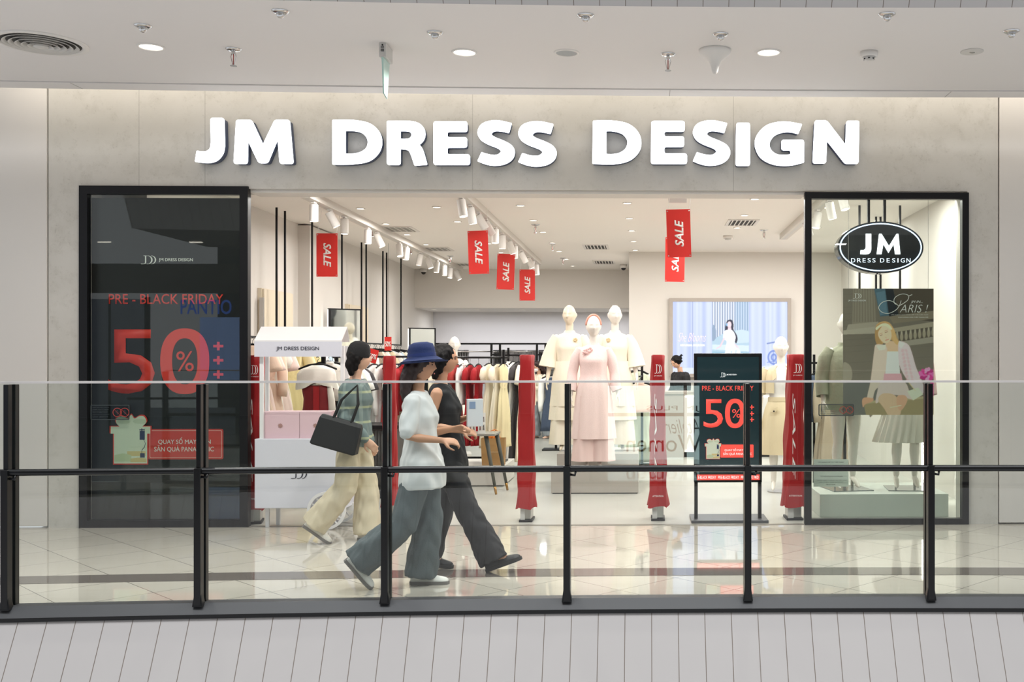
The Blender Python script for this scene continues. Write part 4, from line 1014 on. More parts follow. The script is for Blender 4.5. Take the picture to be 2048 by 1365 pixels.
# ------------------------------------------------------------------ anti-theft gates in red covers
def gate(px, Y, w0, w1, ztop, label, lean=0.0, rz=0.0, seed=1, logo=True, side=0):
    t = thing('security_gate', label, 'security gate', (ax(px, Y), Y, 0), rz, 'covered security gates')
    b = MB(); b.box(-w1 * .40, w1 * .40, -0.01, 0.26, 0.0, 0.02); b.build('gate_foot', M['blackm'], t)
    b = MB(); b.box(-w1 * .33, w1 * .33, 0.02, 0.23, 0.02, 0.30); b.build('gate_body', M['steel'], t, bevel=0.01)
    b = MB(); b.box(-w1 * .33, -w1 * .05, 0.015, 0.0205, 0.02, 0.30); b.build('gate_front_strip', m_grey, t)
    r = random.Random(seed); ph = [r.uniform(0, 6) for _ in range(4)]
    rows = []; n = 40; m = 26; rs = []
    for i in range(m + 1):
        u = i / m; z = 0.13 + (ztop - 0.13) * u; hw = (w1 + (w0 - w1) * min(1, u * 1.15)) / 2; hd = 0.14
        fl = max(0, 1 - u * 8); ring = []
        for k in range(n):
            a = 2 * pi * k / n
            cx_ = math.copysign(abs(cos(a)) ** 0.45, cos(a)); cy_ = math.copysign(abs(sin(a)) ** 0.45, sin(a))
            f = 0.006 * sin(3 * a + ph[0] + u * 5) + 0.005 * sin(7 * a + ph[1] - u * 9) + 0.004 * sin(u * 22 + ph[2] + 2 * a)
            ring.append((lean * u + cx_ * (hw + f + fl * 0.012 * (1 + sin(5 * a + ph[3]))), 0.12 + cy_ * (hd + f), z + fl * 0.012 * sin(4 * a + ph[3])))
        rs.append(ring)
    rs.append([(lean + (p[0] - lean) * 0.82, 0.12 + (p[1] - 0.12) * 0.92, ztop + 0.008) for p in rs[-1]])
    b = MB(); b.rings(rs, False, True); b.build('cover', M['fabricred'], t, True)
    if logo:
        monogram('cover_monogram', M['printw'], t, lean - w0 * 0.28, ztop - 0.17, w0 * 0.56, 0.085, -0.042)
        text('cover_name', 'JM DRESS', M['printw'], t, (lean - w0 * 0.30, ztop - 0.20, lean + w0 * 0.30, ztop - 0.188), -0.042, thick=0.002)
        text('cover_print', 'SALE', M['printw'], t, (lean * .4 - w0 * 0.26, 0.40, lean * .6 - w0 * 0.10, 1.22), -0.045, 0.0, shear=0.28, rot=-90, thick=0.003)
        text('cover_note', 'ATTENTION', M['printw'], t, (-w1 * 0.32, 0.235, w1 * 0.30, 0.25), -0.047, thick=0.002)
    return t
gate(509, 9.92, 0.13, 0.15, 1.575, 'red covered security gate between the black sale board and the white cart', 0, radians(14), 1)
gate(778, 10.15, 0.10, 0.14, 1.57, 'red covered security gate just behind the walker in the blue hat', 0, radians(9), 2, False)
gate(1051, 9.98, 0.125, 0.155, 1.58, 'red covered security gate standing alone just before the mannequin trio', 0.0, 0, 3, False)
gate(1316, 10.03, 0.125, 0.165, 1.58, 'red covered security gate between the mannequin trio and the black kiosk', 0.0, 0, 4)
gate(1590, 10.03, 0.145, 0.20, 1.585, 'widest red covered security gate, beside the beige-suited mannequin', 0.02, 0, 5)

# ------------------------------------------------------------------ black digital kiosk
Y = 9.98; x0, x1, z0, z1 = ax(1388, Y), ax(1524, Y), az(966, Y), az(707, Y); w, h = x1 - x0, z1
t = thing('digital_kiosk', 'black free-standing kiosk screen showing the red 50% sale', 'kiosk', ((x0 + x1) / 2, Y, 0)); cx, cz = t.location.x, 0
b = MB(); b.box(-w / 2, w / 2, 0, 0.05, z0, z1); b.build('screen_housing', M['black'], t, bevel=0.006)
b = MB(); b.box(-w / 2 + 0.03, w / 2 - 0.03, -0.003, 0.0, z0 + 0.09, z1 - 0.035); b.build('screen', mat('screen_glass_dark', '#1f3136', 0.06, var=0.05, emit=0.25), t)
for sx in (-1, 1):
    b = MB(); b.box(sx * (w / 2 - 0.02) - 0.016, sx * (w / 2 - 0.02) + 0.016, 0.0, 0.05, 0.02, z0 + 0.02); b.build('kiosk_leg', M['black'], t)
b = MB(); b.box(-w / 2 - 0.03, w / 2 + 0.05, -0.12, 0.30, 0.0, 0.028); b.build('kiosk_base', mat('kiosk_base_grey', '#55565a', 0.4, 0.3), t, bevel=0.004)
def kpx(a, b_, c, d): return (ax(a, Y) - cx, az(d, Y), ax(c, Y) - cx, az(b_, Y))
ke = lambda n, c, e: mat(n, c, 0.4, var=0.02, emit=e)
m_kr = ke('screen_red', '#e8493f', .8); m_kw = ke('screen_white', '#e9efef', .7)
text('headline', 'PRE - BLACK FRIDAY', m_kr, t, kpx(1404, 772, 1507, 782), -0.005, 0.004, thick=0.001)
text('discount_figure', '5', m_kr, t, kpx(1407, 799, 1446, 856), -0.006, 0.004, thick=0.001)
q = kpx(1450, 798, 1490, 857); ocx, ocz, orx, orz = (q[0] + q[2]) / 2, (q[1] + q[3]) / 2, (q[2] - q[0]) / 2, (q[3] - q[1]) / 2
outline_obj('discount_figure', [superell((1, 1)), superell((0.52, 0.70))], m_kr, t, 0.0008, -0.006)
text('percent_sign', '%', m_kr, t, kpx(1464, 819, 1481, 836), -0.006, thick=0.001)
for py in (815, 828, 840):
    qq = kpx(1499, py - 4, 1508, py + 4); mx, mz = (qq[0] + qq[2]) / 2, (qq[1] + qq[3]) / 2; v = (qq[2] - qq[0]) / 2
    b = MB(); b.box(mx - v, mx + v, -0.006, -0.0045, mz - .005, mz + .005); b.box(mx - .005, mx + .005, -0.0059, -0.0046, mz - v, mz + v); b.build('plus_sign', m_kr, t)
q = kpx(1409, 877, 1443, 919); giftbox(t, lambda u, v, q=q: (q[0] + u * (q[2] - q[0]), q[1] + v * (q[3] - q[1]) * .97), -0.006, 0.7)
q = kpx(1441, 890, 1507, 916); outline_obj('caption_panel', [rrect(*q, 0.01)], m_kr, t, 0.0006, -0.0045)
text('caption_lettering', 'QUAY SỐ MAY MẮN', m_kw, t, kpx(1449, 897, 1500, 903.5), -0.0065, thick=0.0008)
text('caption_lettering', 'SĂN QUÀ PANASONIC', m_kw, t, kpx(1446, 905, 1503, 911.5), -0.0065, thick=0.0008)
q = kpx(1440, 746, 1451, 755); monogram('brand_monogram', m_kw, t, q[0], q[1], q[2] - q[0], q[3] - q[1], -0.005)
text('brand_name', 'JM DRESS DESIGN', m_kw, t, kpx(1453, 748.5, 1473, 752), -0.005, 0.01, thick=0.0008)
q = kpx(1394, 950, 1519, 961); outline_obj('ticker_strip', [[Vector(p) for p in ((q[0], q[1]), (q[2], q[1]), (q[2], q[3]), (q[0], q[3]))]], m_kr, t, 0.0006, -0.0045)
text('ticker_text', 'E-BLACK FRIDAY   PRE-BLACK FRIDAY   PRE-BLACK FRID', m_kw, t, kpx(1396, 952.5, 1517, 958.5), -0.006, thick=0.0008)

# ------------------------------------------------------------------ white promotion cart with a gabled sign roof
Y = 9.62; X0, X1 = ax(509, Y), ax(692, Y); cw = X1 - X0; D = 0.36
m_cart = mat('cart_white', '#d9d9e2', 0.5, var=0.02, scale=3, bump=0.06, bscale=30); m_cartw = mat('cart_edge_white', '#eceaea', 0.45)
t = thing('promotion_cart', 'white market cart with spoked wheel and gabled sign roof', 'cart', ((X0 + X1) / 2, Y, 0)); cx = t.location.x
zb, zt2 = az(1015, Y), az(877, Y)
b = MB(); b.box(-cw / 2, cw / 2, 0, D, zb, zt2); b.build('cart_body', m_cart, t, bevel=0.006)
for lx, ly in ((-cw / 2 + 0.07, .12), (-cw / 2 + 0.12, D - .1)):
    b = MB(); b.box(lx - 0.016, lx + 0.016, ly, ly + 0.03, 0, zb); b.build('cart_leg', m_cartw, t)
b = MB(); b.box(cw / 2 - 0.05, cw / 2 + 0.02, .2, .24, zb - 0.05, zb + 0.02); b.build('axle_block', m_cartw, t)
wr = 0.172; wx = ax(655, Y) - cx
for wy in (-0.045, D + 0.012):
    wt = MB(); rr = []
    for ro in ((wr, 0), (wr, 0.03), (wr - 0.026, 0.03), (wr - 0.026, 0)): rr.append([(wx + ro[0] * cos(2 * pi * k / 48), wy + ro[1], wr + ro[0] * sin(2 * pi * k / 48)) for k in range(48)])
    rr.append(rr[0]); wt.rings(rr, False, False); wo = wt.build('wheel', m_cartw, t)
    hb = MB(); hb.rings([[(wx + 0.03 * cos(2 * pi * k / 20), wy + yy, wr + 0.03 * sin(2 * pi * k / 20)) for k in range(20)] for yy in (-0.006, 0.034)]); hb.build('hub', m_cartw, wo)
    for k in range(14):
        a = 2 * pi * k / 14; sp = MB(); sp.bar((wx + 0.02 * cos(a), wy + 0.015, wr + 0.02 * sin(a)), (wx + (wr - .02) * cos(a), wy + 0.015, wr + (wr - .02) * sin(a)), 0.008, 0.012); sp.build('spoke', m_cartw, wo)
pz0, pz1 = zt2, az(714, Y)
for px, py_ in ((521, 0.02), (683, 0.02), (521, 0.16), (683, 0.16)):
    b = MB(); x = ax(px, Y) - cx; b.box(x - 0.016, x + 0.016, py_, py_ + 0.03, pz0, pz1 + 0.1); b.build('roof_post', m_cartw, t)
rx0, rx1 = ax(511, Y) - cx, ax(685, Y) - cx; zr0, zr1, zr2 = az(714, Y), az(684, Y), az(657, Y + .10)
b = MB(); b.box(rx0, rx1, -0.03, -0.012, zr0, zr1); b.build('sign_board', m_cart, t)
text('sign_lettering', 'JM DRESS DESIGN', M['printd'], t, (ax(555, Y) - cx, az(703, Y), ax(640, Y) - cx, az(694, Y)), -0.033, 0.0)
b = MB()
for ya, yb in ((-0.03, 0.10), (0.23, 0.10)):
    b.add([(rx0, ya, zr1), (rx1, ya, zr1), (rx1 + 0.015, yb, zr2), (rx0 + 0.015, yb, zr2), (rx0, ya, zr1 + 0.012), (rx1, ya, zr1 + 0.012), (rx1 + 0.015, yb, zr2 + 0.012), (rx0 + 0.015, yb, zr2 + 0.012)],
          [(3, 2, 1, 0), (4, 5, 6, 7), (0, 1, 5, 4), (1, 2, 6, 5), (2, 3, 7, 6), (3, 0, 4, 7)])
b.build('roof', m_cartw, t)
monogram('cart_monogram', M['printd'], t, ax(581, Y) - cx, az(956, Y), ax(615, Y) - ax(581, Y), az(936, Y) - az(956, Y), -0.002)
for i, (a, c) in enumerate(((522, 598), (598.5, 662))):
    p0, p1 = ax(a, Y + .05), ax(c, Y + .05); hh = az(823, Y + .05) - zt2
    g = thing('gift_carton', ('pale pink gift carton standing beside the red gate on the cart top', 'pale pink gift carton at the wheel end of the cart top')[i], 'carton', ((p0 + p1) / 2, Y + 0.06, zt2 + .0005), 0, 'pink cartons on the cart')
    b = MB(); b.box(-(p1 - p0) / 2 + .001, (p1 - p0) / 2 - .001, 0, 0.22, 0, hh - 0.02); b.build('carton_body', mat('pale_pink_card', '#e3c3ca', 0.5, var=0.015), g)
    b = MB(); b.box(-(p1 - p0) / 2, (p1 - p0) / 2, -0.002, 0.222, hh - 0.02, hh); b.build('carton_lid', mat('pale_pink_card', '#e3c3ca'), g)
    lo = []
    for k in range(8):
        a2 = k * pi / 4; lo.append(ell(0.017 * cos(a2), hh * 0.47 + 0.017 * sin(a2), 0.0085, 0.0085, 10))
    for k, l in enumerate(lo):
        l0 = ell(0, hh * .47, .012, .012, 10)
    outline_obj('flower_emblem', [[Vector(((0.019 + 0.005 * cos(8 * a3)) * cos(a3), hh * 0.47 + (0.019 + 0.005 * cos(8 * a3)) * sin(a3))) for a3 in [2 * pi * i2 / 64 for i2 in range(64)]]], mat('emblem_rose', '#b98f86', 0.4, 0.3), g, 0.0008, -0.002)

# ------------------------------------------------------------------ plinths, table, bag
m_plinth = mat('plinth_stone', '#b6b0a8', 0.35, var=0.05, scale=2, sc=(1, 1, 5)); m_pl2 = mat('plinth_light', '#d6d1ca', 0.4, var=0.03, scale=2)
Yp = 12.05
t = thing('display_plinth', 'stepped stone plinth carrying the three dressed mannequins', 'plinth', (ax(1190, Yp), Yp, 0)); cx = t.location.x
pa, pb = ax(1102, Yp) - cx, ax(1277, Yp) - cx
b = MB(); b.box(pa, pb, 0, 0.44, 0.012, 0.26); b.build('lower_step', m_plinth, t, bevel=0.004)
b = MB(); b.box(pa + 0.03, pb - .003, 0.44, 1.35, 0.012, 0.42); b.build('upper_step', m_plinth, t, bevel=0.004)
b = MB(); b.box(pa + 0.015, pb - 0.015, 0.015, 1.33, 0, 0.012); b.build('plinth_shadow_gap', M['blackm'], t)
Yq = 12.78; t = thing('display_plinth', 'low pale plinth below the cream dress rail', 'plinth', (ax(945, Yq), Yq, 0)); cx = t.location.x
b = MB(); b.box(ax(845, Yq) - cx, ax(1008.5, Yq) - cx, 0, 1.0, 0.012, 0.245); b.build('plinth_block', m_pl2, t, bevel=0.004)
b = MB(); b.box(ax(847, Yq) - cx, ax(1006, Yq) - cx, 0.02, .98, 0, 0.012); b.build('plinth_shadow_gap', M['blackm'], t)
Yw = 10.22; t = thing('window_platform', 'pale stone platform under the two show-window mannequins', 'platform', (ax(1760, Yw), Yw, 0)); cx = t.location.x
b = MB(); b.box(ax(1640, Yw) - cx, ax(1897, Yw) - cx, 0, 0.95, 0, 0.225); b.build('platform_block', mat('platform_stone', '#c6cbc4', 0.4, var=0.04, scale=3), t, bevel=0.004)
bz = 12.95
t = thing('paper_bag', 'brown paper carrier bag with orange tissue on the low plinth', 'bag', (ax(987, bz), bz, 0.245)); bw, bh = (ax(1011, bz) - ax(964, bz)) / 2, az(876, bz) - 0.245
b = MB(); b.rings([[(-bw * k, -.06, z), (bw * k, -.06, z), (bw * k, .09, z), (-bw * k, .09, z)] for z, k in ((0, .92), (bh * .5, .98), (bh, 1.0))], True, False); b.build('bag_body', mat('kraft_paper', '#a9814f', 0.7, var=0.08, scale=8), t)
b = MB()
for k in range(7): b.ball((-.06 + .02 * k, .01 + .015 * (-1) ** k, bh + .012 * (k % 3)), .022, .02, .03, 8, 6)
b.build('tissue', mat('orange_tissue', '#e8862f', 0.7), t, True)
for sy in (-.05, .08):
    b = MB(); b.tube([(-.05, sy, bh - .01), (-.045, sy, bh + .08), (0, sy, bh + .10), (.045, sy, bh + .08), (.05, sy, bh - .01)], .005, 6); b.build('bag_handle', mat('orange_cord', '#dd7a2a', 0.6), t)
text('bag_print', 'JM DRESS.COM', mat('bag_print_tan', '#d2b48a', .7), t, (-.07, bh * .44, .075, bh * .52), -0.064, thick=0.001)

yt = 12.15; zt3 = az(866, yt); t = thing('leaflet_table', 'small grey table with splayed brass-tipped legs', 'table', (ax(950, yt), yt, 0)); cx = t.location.x
b = MB(); b.box(-.22, .25, -.16, .30, zt3 - 0.025, zt3); b.build('table_top', mat('grey_wood', '#8d8a82', 0.4, var=0.08, sc=(8, 1, 1)), t, bevel=0.004)
for lx, ly in ((-.20, -.12), (.14, -.12), (-.20, .26), (.22, .26)):
    b = MB(); sx = lx * 1.0 + (.12 if lx > 0 else .04); p1 = Vector((sx, ly, 0)); p0 = Vector((lx, ly * .8, zt3 - .02)); pm = p1 + (p0 - p1) * .13
    b.tube([p0, pm], [.026, .017], 10); l = b.build('table_leg', mat('dark_grey_wood', '#55564f', 0.5, var=.08), t, True)
    b = MB(); b.tube([pm, p1], [.017, .013], 10); b.build('brass_tip', mat('brass', '#b58b4c', 0.3, 0.8), l, True)
for i, px in enumerate((944, 963)):
    lw = .085; zl = az(826, yt - .1) - zt3
    l = thing('leaflet_stand', ('white leaflet with small fashion photos, beside the black-clad walker on the grey table', 'white leaflet with small fashion photos standing nearest the cream dresses')[i], 'leaflet', (ax(px, yt - .1), yt - .1 + .02 * i, zt3), 0, 'leaflets on the grey table')
    C = Canvas(36, 92, '#e9e6e2')
    for (a, c, d, e_) in ((4, 14, '#d9cfc9', '#8b4a45'), (20, 14, '#e2dcd6', '#5a4a48'), (4, 50, '#cfc8c2', '#6a2f2d'), (20, 50, '#d7d0c8', '#33302f')):
        C.poly([(a, c), (a + 12, c), (a + 12, c + 28), (a, c + 28)], d); C.ell(a + 6, c + 8, 3, 4, e_); C.poly([(a + 3, c + 12), (a + 9, c + 12), (a + 10, c + 26), (a + 2, c + 26)], e_, .8)
    C.build('leaflet_print', paint_mat('leaflet_paint', 0, .4), l, lw, zl, (0, -.003, zl / 2))
    b = MB(); b.box(-lw / 2, lw / 2, -.002, .002, 0, zl); b.box(-lw / 2, lw / 2, -.002, .05, 0, .004); b.build('leaflet_card', M['printw'], l)

# dark cabinet and shelf behind the first walker
yc = 11.7; t = thing('fluted_cabinet', 'dark fluted cabinet with black top behind the beanie walker', 'cabinet', (ax(715, yc), yc, 0)); cx = t.location.x
ca, cb = ax(655, yc) - cx, ax(792, yc) - cx; zc = az(850, yc)
b = MB(); b.box(ca, cb, 0, .5, 0.08, zc - .04); b.build('cabinet_body', mat('cabinet_dark', '#4b4a48', 0.5, var=.06), t)
for k in range(22):
    b = MB(); x = ca + (cb - ca) * (k + .5) / 22; b.lathe([(.014, .1), (.014, zc - .06)], (x, 0, 0), 8); b.build('flute', mat('cabinet_dark', '#4b4a48'), t, True)
b = MB(); b.box(ca - .03, cb + .03, -.03, .53, zc - .04, zc); b.build('cabinet_top', M['black'], t, bevel=.004)
b = MB(); b.box(ca + .02, cb - .02, .02, .48, 0, .08); b.build('plinth_base', M['blackm'], t)

# ------------------------------------------------------------------ service counter and the wall screen
yk = 16.5; t = thing('service_counter', 'white service counter with light strips in front of the wall screen', 'counter', (ax(1420, yk), yk, 0)); cx = t.location.x
ka, kb = ax(1330, yk) - cx, ax(1545, yk) - cx; zk = az(784, yk)
b = MB(); b.box(ka, kb, 0, .6, .08, zk - .04); b.build('counter_front', mat('counter_white', '#e6e4e0', .3, var=.01), t)
b = MB(); b.box(ka - .02, ka + .30, -.012, .0, .0, zk - .04); b.build('counter_end_panel', mat('counter_taupe', '#a69c91', .5, var=.04), t)
b = MB(); b.box(ka - .03, kb + .03, -.04, .64, zk - .04, zk); b.build('counter_top', mat('counter_taupe', '#a69c91'), t, bevel=.004)
for z in (zk - .075, .10):
    b = MB(); b.box(ka + .32, kb, -.012, -.001, z - .012, z + .012); b.build('light_strip', mat('strip_glow', '#fff7ec', .4, var=.005, emit=3.0), t)
b = MB(); b.box(ka + .02, kb - .02, .04, .56, 0, .08); b.build('counter_kick', M['blackm'], t)

ys = TVY - 0.05; x0, x1, z0, z1 = ax(1345.5, ys), ax(1574.5, ys), az(748, ys), az(604, ys); W, H = x1 - x0, z1 - z0
t = thing('display_screen', 'large framed wall screen showing a seated woman by pale blue curtains', 'screen', ((x0 + x1) / 2, ys, (z0 + z1) / 2))
fw = 0.062
for nm, q in (('screen_frame', (-W / 2 - fw, W / 2 + fw, H / 2, H / 2 + fw)), ('screen_frame', (-W / 2 - fw, W / 2 + fw, -H / 2 - fw, -H / 2)), ('screen_frame', (-W / 2 - fw, -W / 2, -H / 2, H / 2)), ('screen_frame', (W / 2, W / 2 + fw, -H / 2, H / 2))):
    b = MB(); b.box(q[0], q[1], -.05, .05, q[2], q[3]); b.build(nm, mat('weathered_frame', '#a59c93', .6, var=.08, scale=5), t)
b = MB(); b.box(-W / 2, W / 2, 0.0, .05, -H / 2, H / 2); b.build('screen_back', M['blackm'], t)
C = Canvas(231, 146, '#c3cff3')
g = C.x
C.a[:] = np.array(lin('#c7d3f4')[:3])
wv = 0.5 + 0.5 * np.sin(g * 0.55 + 2 * np.sin(g * 0.13)); C.put(wv * 0.5, '#dde6fa'); C.put((0.5 + 0.5 * np.sin(g * 0.21 + 1)) ** 3 * 0.45, '#9fb0e0')
C.line(40, 0, 40, 146, 1.6, '#7d8fc4', .8)
C.poly([(79, 0), (153, 0), (153, 146), (79, 146)], '#a9bcd6')
mk = ((C.x > 79) & (C.x < 153) & (C.y < 72)).astype(float)
C.put(mk * (0.5 + 0.5 * np.sin(g * 1.25)), '#e8ecf6'); C.put(mk * np.clip(np.sin(g * 1.25 + 2.2), 0, 1) ** 2, '#6c7c9c'); C.put(mk * (C.x > 125) * .4, '#86b4d8')
C.poly([(79, 78), (110, 58), (153, 58), (153, 146), (79, 146)], '#b4d0e2'); C.poly([(126, 58), (140, 56), (153, 60), (153, 82), (124, 84)], '#c9deeb')
C.poly([(79, 86), (153, 88), (153, 100), (79, 96)], '#d4e6f2'); C.poly([(79, 100), (153, 102), (153, 146), (79, 146)], '#9cc3d9'); C.poly([(79, 108), (110, 104), (100, 146), (79, 146)], '#b9dcec')
C.sm([(79, 50), (84, 48), (87, 60), (86, 74), (79, 78)], '#8fa5c0')
C.sm([(108, 40), (113, 36), (119, 37), (122, 46), (122, 56), (128, 66), (130, 76), (127, 84), (124, 78), (122, 68), (116, 58), (106, 60), (105, 54)], '#1f2340')
C.ell(113.5, 46, 4.2, 6.6, '#f0d9e2'); C.line(112, 51.5, 115, 51.5, 1.2, '#d27d94'); C.ell(108.5, 46, 1.6, 3, '#8ec2ea')
C.poly([(111, 51), (117, 51), (118, 60), (110, 60)], '#ecd4de')
C.sm([(103, 60), (112, 56), (120, 58), (126, 70), (124, 84), (126, 96), (106, 98), (108, 80), (101, 74)], '#f6f8fe')
C.line(103, 74, 95, 90, 3.4, '#e6d3de'); C.line(95, 90, 88, 94, 2.4, '#e6d3de'); C.line(125, 86, 132, 94, 3.0, '#e6d3de')
C.sm([(106, 96), (126, 92), (134, 96), (136, 104), (130, 112), (132, 146), (106, 146)], '#e6effb'); C.line(118, 100, 116, 146, 1.5, '#a8c3e2', .8); C.line(127, 98, 122, 146, 1.5, '#a8c3e2', .7)
for k in range(4): C.ell(203, 112, 13 - k * 3.4, 15 - k * 3.6, ('#5f7fd0', '#cfdaf6')[k % 2], .8)
C.line(190, 84, 212, 80, 3, '#5b76b8', .8); C.line(202, 98, 202, 130, 1.2, '#5f7fd0', .8); C.line(190, 122, 220, 118, 1.6, '#5f7fd0', .8)
C.poly([(0, 134), (231, 128), (231, 146), (0, 146)], '#dfe8fb', .8)
C.build('screen_picture', paint_mat('screen_paint', 1.15, .3), t, W, H, (0, -0.004, 0))
m_sc = mat('screen_script', '#cfb6d8', .4, var=.02, emit=1.0)
sxy = lambda a, b_, c, d: (ax(a, ys) - t.location.x, az(d, ys) - t.location.z, ax(c, ys) - t.location.x, az(b_, ys) - t.location.z)
text('screen_title', 'She Blooms', m_sc, t, sxy(1356, 666, 1412, 684), -0.008, -0.018, shear=.5, thick=.001)
text('screen_caption', 'NEW ARRIVAL COLLECTION', mat('screen_white_text', '#eef2fb', .4, emit=1.2), t, sxy(1361, 689, 1409, 693), -0.008, thick=.001)

# ------------------------------------------------------------------ fittings along the dress wall
XROD = -4.50
rail_sets = [(12.06, 12.95), (13.25, 14.32), (15.72, 16.80), (17.08, 18.16), (18.42, 19.5)]
where = ['nearest the entrance', 'second from the entrance', 'just before the second cream panel', 'fourth from the entrance', 'farthest from the entrance']
for i, (ya, yb) in enumerate(rail_sets):
    t = thing('hanging_rail', f'black ceiling-hung garment rail on the dress wall, {where[i]}', 'garment rail', (XROD, ya, 0), 0, 'ceiling hung garment rails')
    for yy in (0, yb - ya):
        b = MB(); b.box(-.011, .011, yy - .011, yy + .011, 1.80, SHOPC); b.build('rail_rod', M['black'], t)
    b = MB(); b.box(-.011, .011, -.011, yb - ya + .011, 1.79, 1.812); b.build('rail_bar', M['black'], t)
m_cream = mat('cream_panel', '#dccfb8', .5, var=.02, scale=1.5)
for i, (ya, yb, zt_) in enumerate(((13.0, 14.1, 2.42), (16.75, 17.9, 2.42))):
    t = thing('wall_cabinet', ('tall cream cabinet panel on the dress wall near the entrance', 'tall cream cabinet panel on the dress wall behind the black beanie')[i], 'cabinet', (WL, ya, 0), 0, 'cream wall cabinets')
    b = MB(); b.box(0, .05, 0, yb - ya, 0, zt_); b.build('cabinet_carcass', m_cream, t)
    b = MB(); b.box(.05, .075, .02, (yb - ya) * .5 - .004, .06, zt_ - .01); b.build('door', m_cream, t, bevel=.003)
    b = MB(); b.box(.05, .075, (yb - ya) * .5 + .004, yb - ya - .02, .06, zt_ - .01); b.build('door', m_cream, t, bevel=.003)
    b = MB(); b.box(.04, .09, -.05, -.02, .4, zt_ - .12); b.build('pull_handle', M['steel'], t)
for i, (Xm, ym, w, zt_, ry) in enumerate(((-4.30, 15.2, .22, 2.25, .62), (-4.25, 20.2, .25, 2.12, .62))):
    t = thing('wall_mirror', ('tall black framed mirror on the dress wall pillar above the cart', 'tall black framed mirror at the far end of the dress wall')[i], 'mirror', (Xm, ym, 0), ry, 'tall shop mirrors')
    b = MB(); b.box(-w, w, 0, .01, .15, zt_); b.build('mirror_glass', M['mirror'], t)
    for q in ((-w - .03, -w, .1, zt_ + .02), (w, w + .012, .1, zt_ + .02)):
        b = MB(); b.box(q[0], q[1], -.02, .03, q[2], q[3]); b.build('mirror_frame', M['black'], t)
    b = MB(); b.box(-w, w, -.01, .02, zt_, zt_ + .02); b.build('mirror_frame', M['black'], t)
    b = MB(); b.box(-w - .034, -w - .03, .0, .03, .1, zt_); b.build('mirror_light', mat('strip_glow', '#fff7ec'), t)
    for sx in (-1, 1):
        b = MB(); b.box(sx * w - .02, sx * w + .02, -.04, .10, 0, .15); b.build('mirror_foot', M['black'], t)

# ------------------------------------------------------------------ fitting rooms at the back
yf = 22.0; zf = 1.88
t = thing('fitting_room_frame', 'black frame of the fitting rooms across the back of the shop', 'frame', (ax(960, yf), yf, 0)); cx = t.location.x
fa, fb = ax(815, yf) - cx, ax(1256, yf) - cx
b = MB(); b.box(fa, fb, -.02, .02, zf - .035, zf); b.build('top_bar', M['black'], t)
for px in (816, 890, 983, 1000, 1074, 1091, 1160, 1176):
    b = MB(); x = ax(px, yf) - cx; b.box(x - .022, x + .022, -.02, .02, 0, zf - .035); b.build('upright', M['black'], t)
for px0, px1 in ((816, 983), (1000, 1074), (1091, 1160)):
    b = MB(); b.tube([(ax(px0, yf) - cx, .03, 1.70), (ax(px1, yf) - cx, .03, 1.70)], .012, 10); b.build('curtain_rod', M['steel'], t, True)
for pa_, pb_ in ((983, 1000), (1074, 1091), (1160, 1176)):
    for z in (1.62, 1.25):
        b = MB(); b.box(ax(pa_, yf) - cx, ax(pb_, yf) - cx, -.012, .012, z, z + .03); b.build('cross_bar', M['black'], t)
def curtain(px0, px1, label, col, amp, k):
    x0, x1 = ax(px0, yf + .06), ax(px1, yf + .06); w = x1 - x0
    t = thing('fitting_room_curtain', label, 'curtain', ((x0 + x1) / 2, yf + .06 + amp + .05, 0), 0, 'fitting room curtains')
    n = max(24, int(k * 12)); top, bot = [], []; b = MB(); rows = []
    for z, am in ((1.735, amp), (1.60, amp), (1.0, amp * 1.1), (.04, amp * 1.2)):
        rows.append([(-w / 2 + w * i / n, am * sin(2 * pi * k * i / n) + .012 * sin(i * .7 + z), z) for i in range(n + 1)])
    vs = [p for r in rows for p in r]; fs = [(r * (n + 1) + i, r * (n + 1) + i + 1, (r + 1) * (n + 1) + i + 1, (r + 1) * (n + 1) + i) for r in range(3) for i in range(n)]
    b.add(vs, fs); o = b.build('curtain_cloth', mat(col[0], col[1], .8, var=.06, scale=5), t, True); so = o.modifiers.new('t', 'SOLIDIFY'); so.thickness = .006
    for i in range(max(1, int(round(k)))):
        xx = -w / 2 + w * (i + .35) / max(1, round(k)); b = MB(); b.tube([(xx - .045, -amp * .9 + .01, 1.665), (xx - .04, -amp * .95 - .012, 1.695), (xx + .04, -amp * .95 - .012, 1.695), (xx + .045, -amp * .9 + .01, 1.665)], .009, 8); b.build('eyelet_ring', M['steel'], t, True)
m_cg = ('curtain_grey', '#8d8c8d'); m_cd = ('curtain_dark', '#58585b')
curtain(910, 936, 'bunched grey fitting room curtain behind the white mannequin head', m_cg, .035, 5)
curtain(1001, 1073, 'wide grey fitting room curtain behind the masked woman', m_cg, .05, 3)
curtain(1076, 1090, 'dark gathered fitting room curtain beside the masked woman', m_cd, .03, 3)
curtain(1093, 1130, 'grey fitting room curtain beside the mannequin trio', m_cg, .04, 2.4)
curtain(985, 999, 'dark gathered fitting room curtain behind the cream dresses', m_cd, .03, 3)
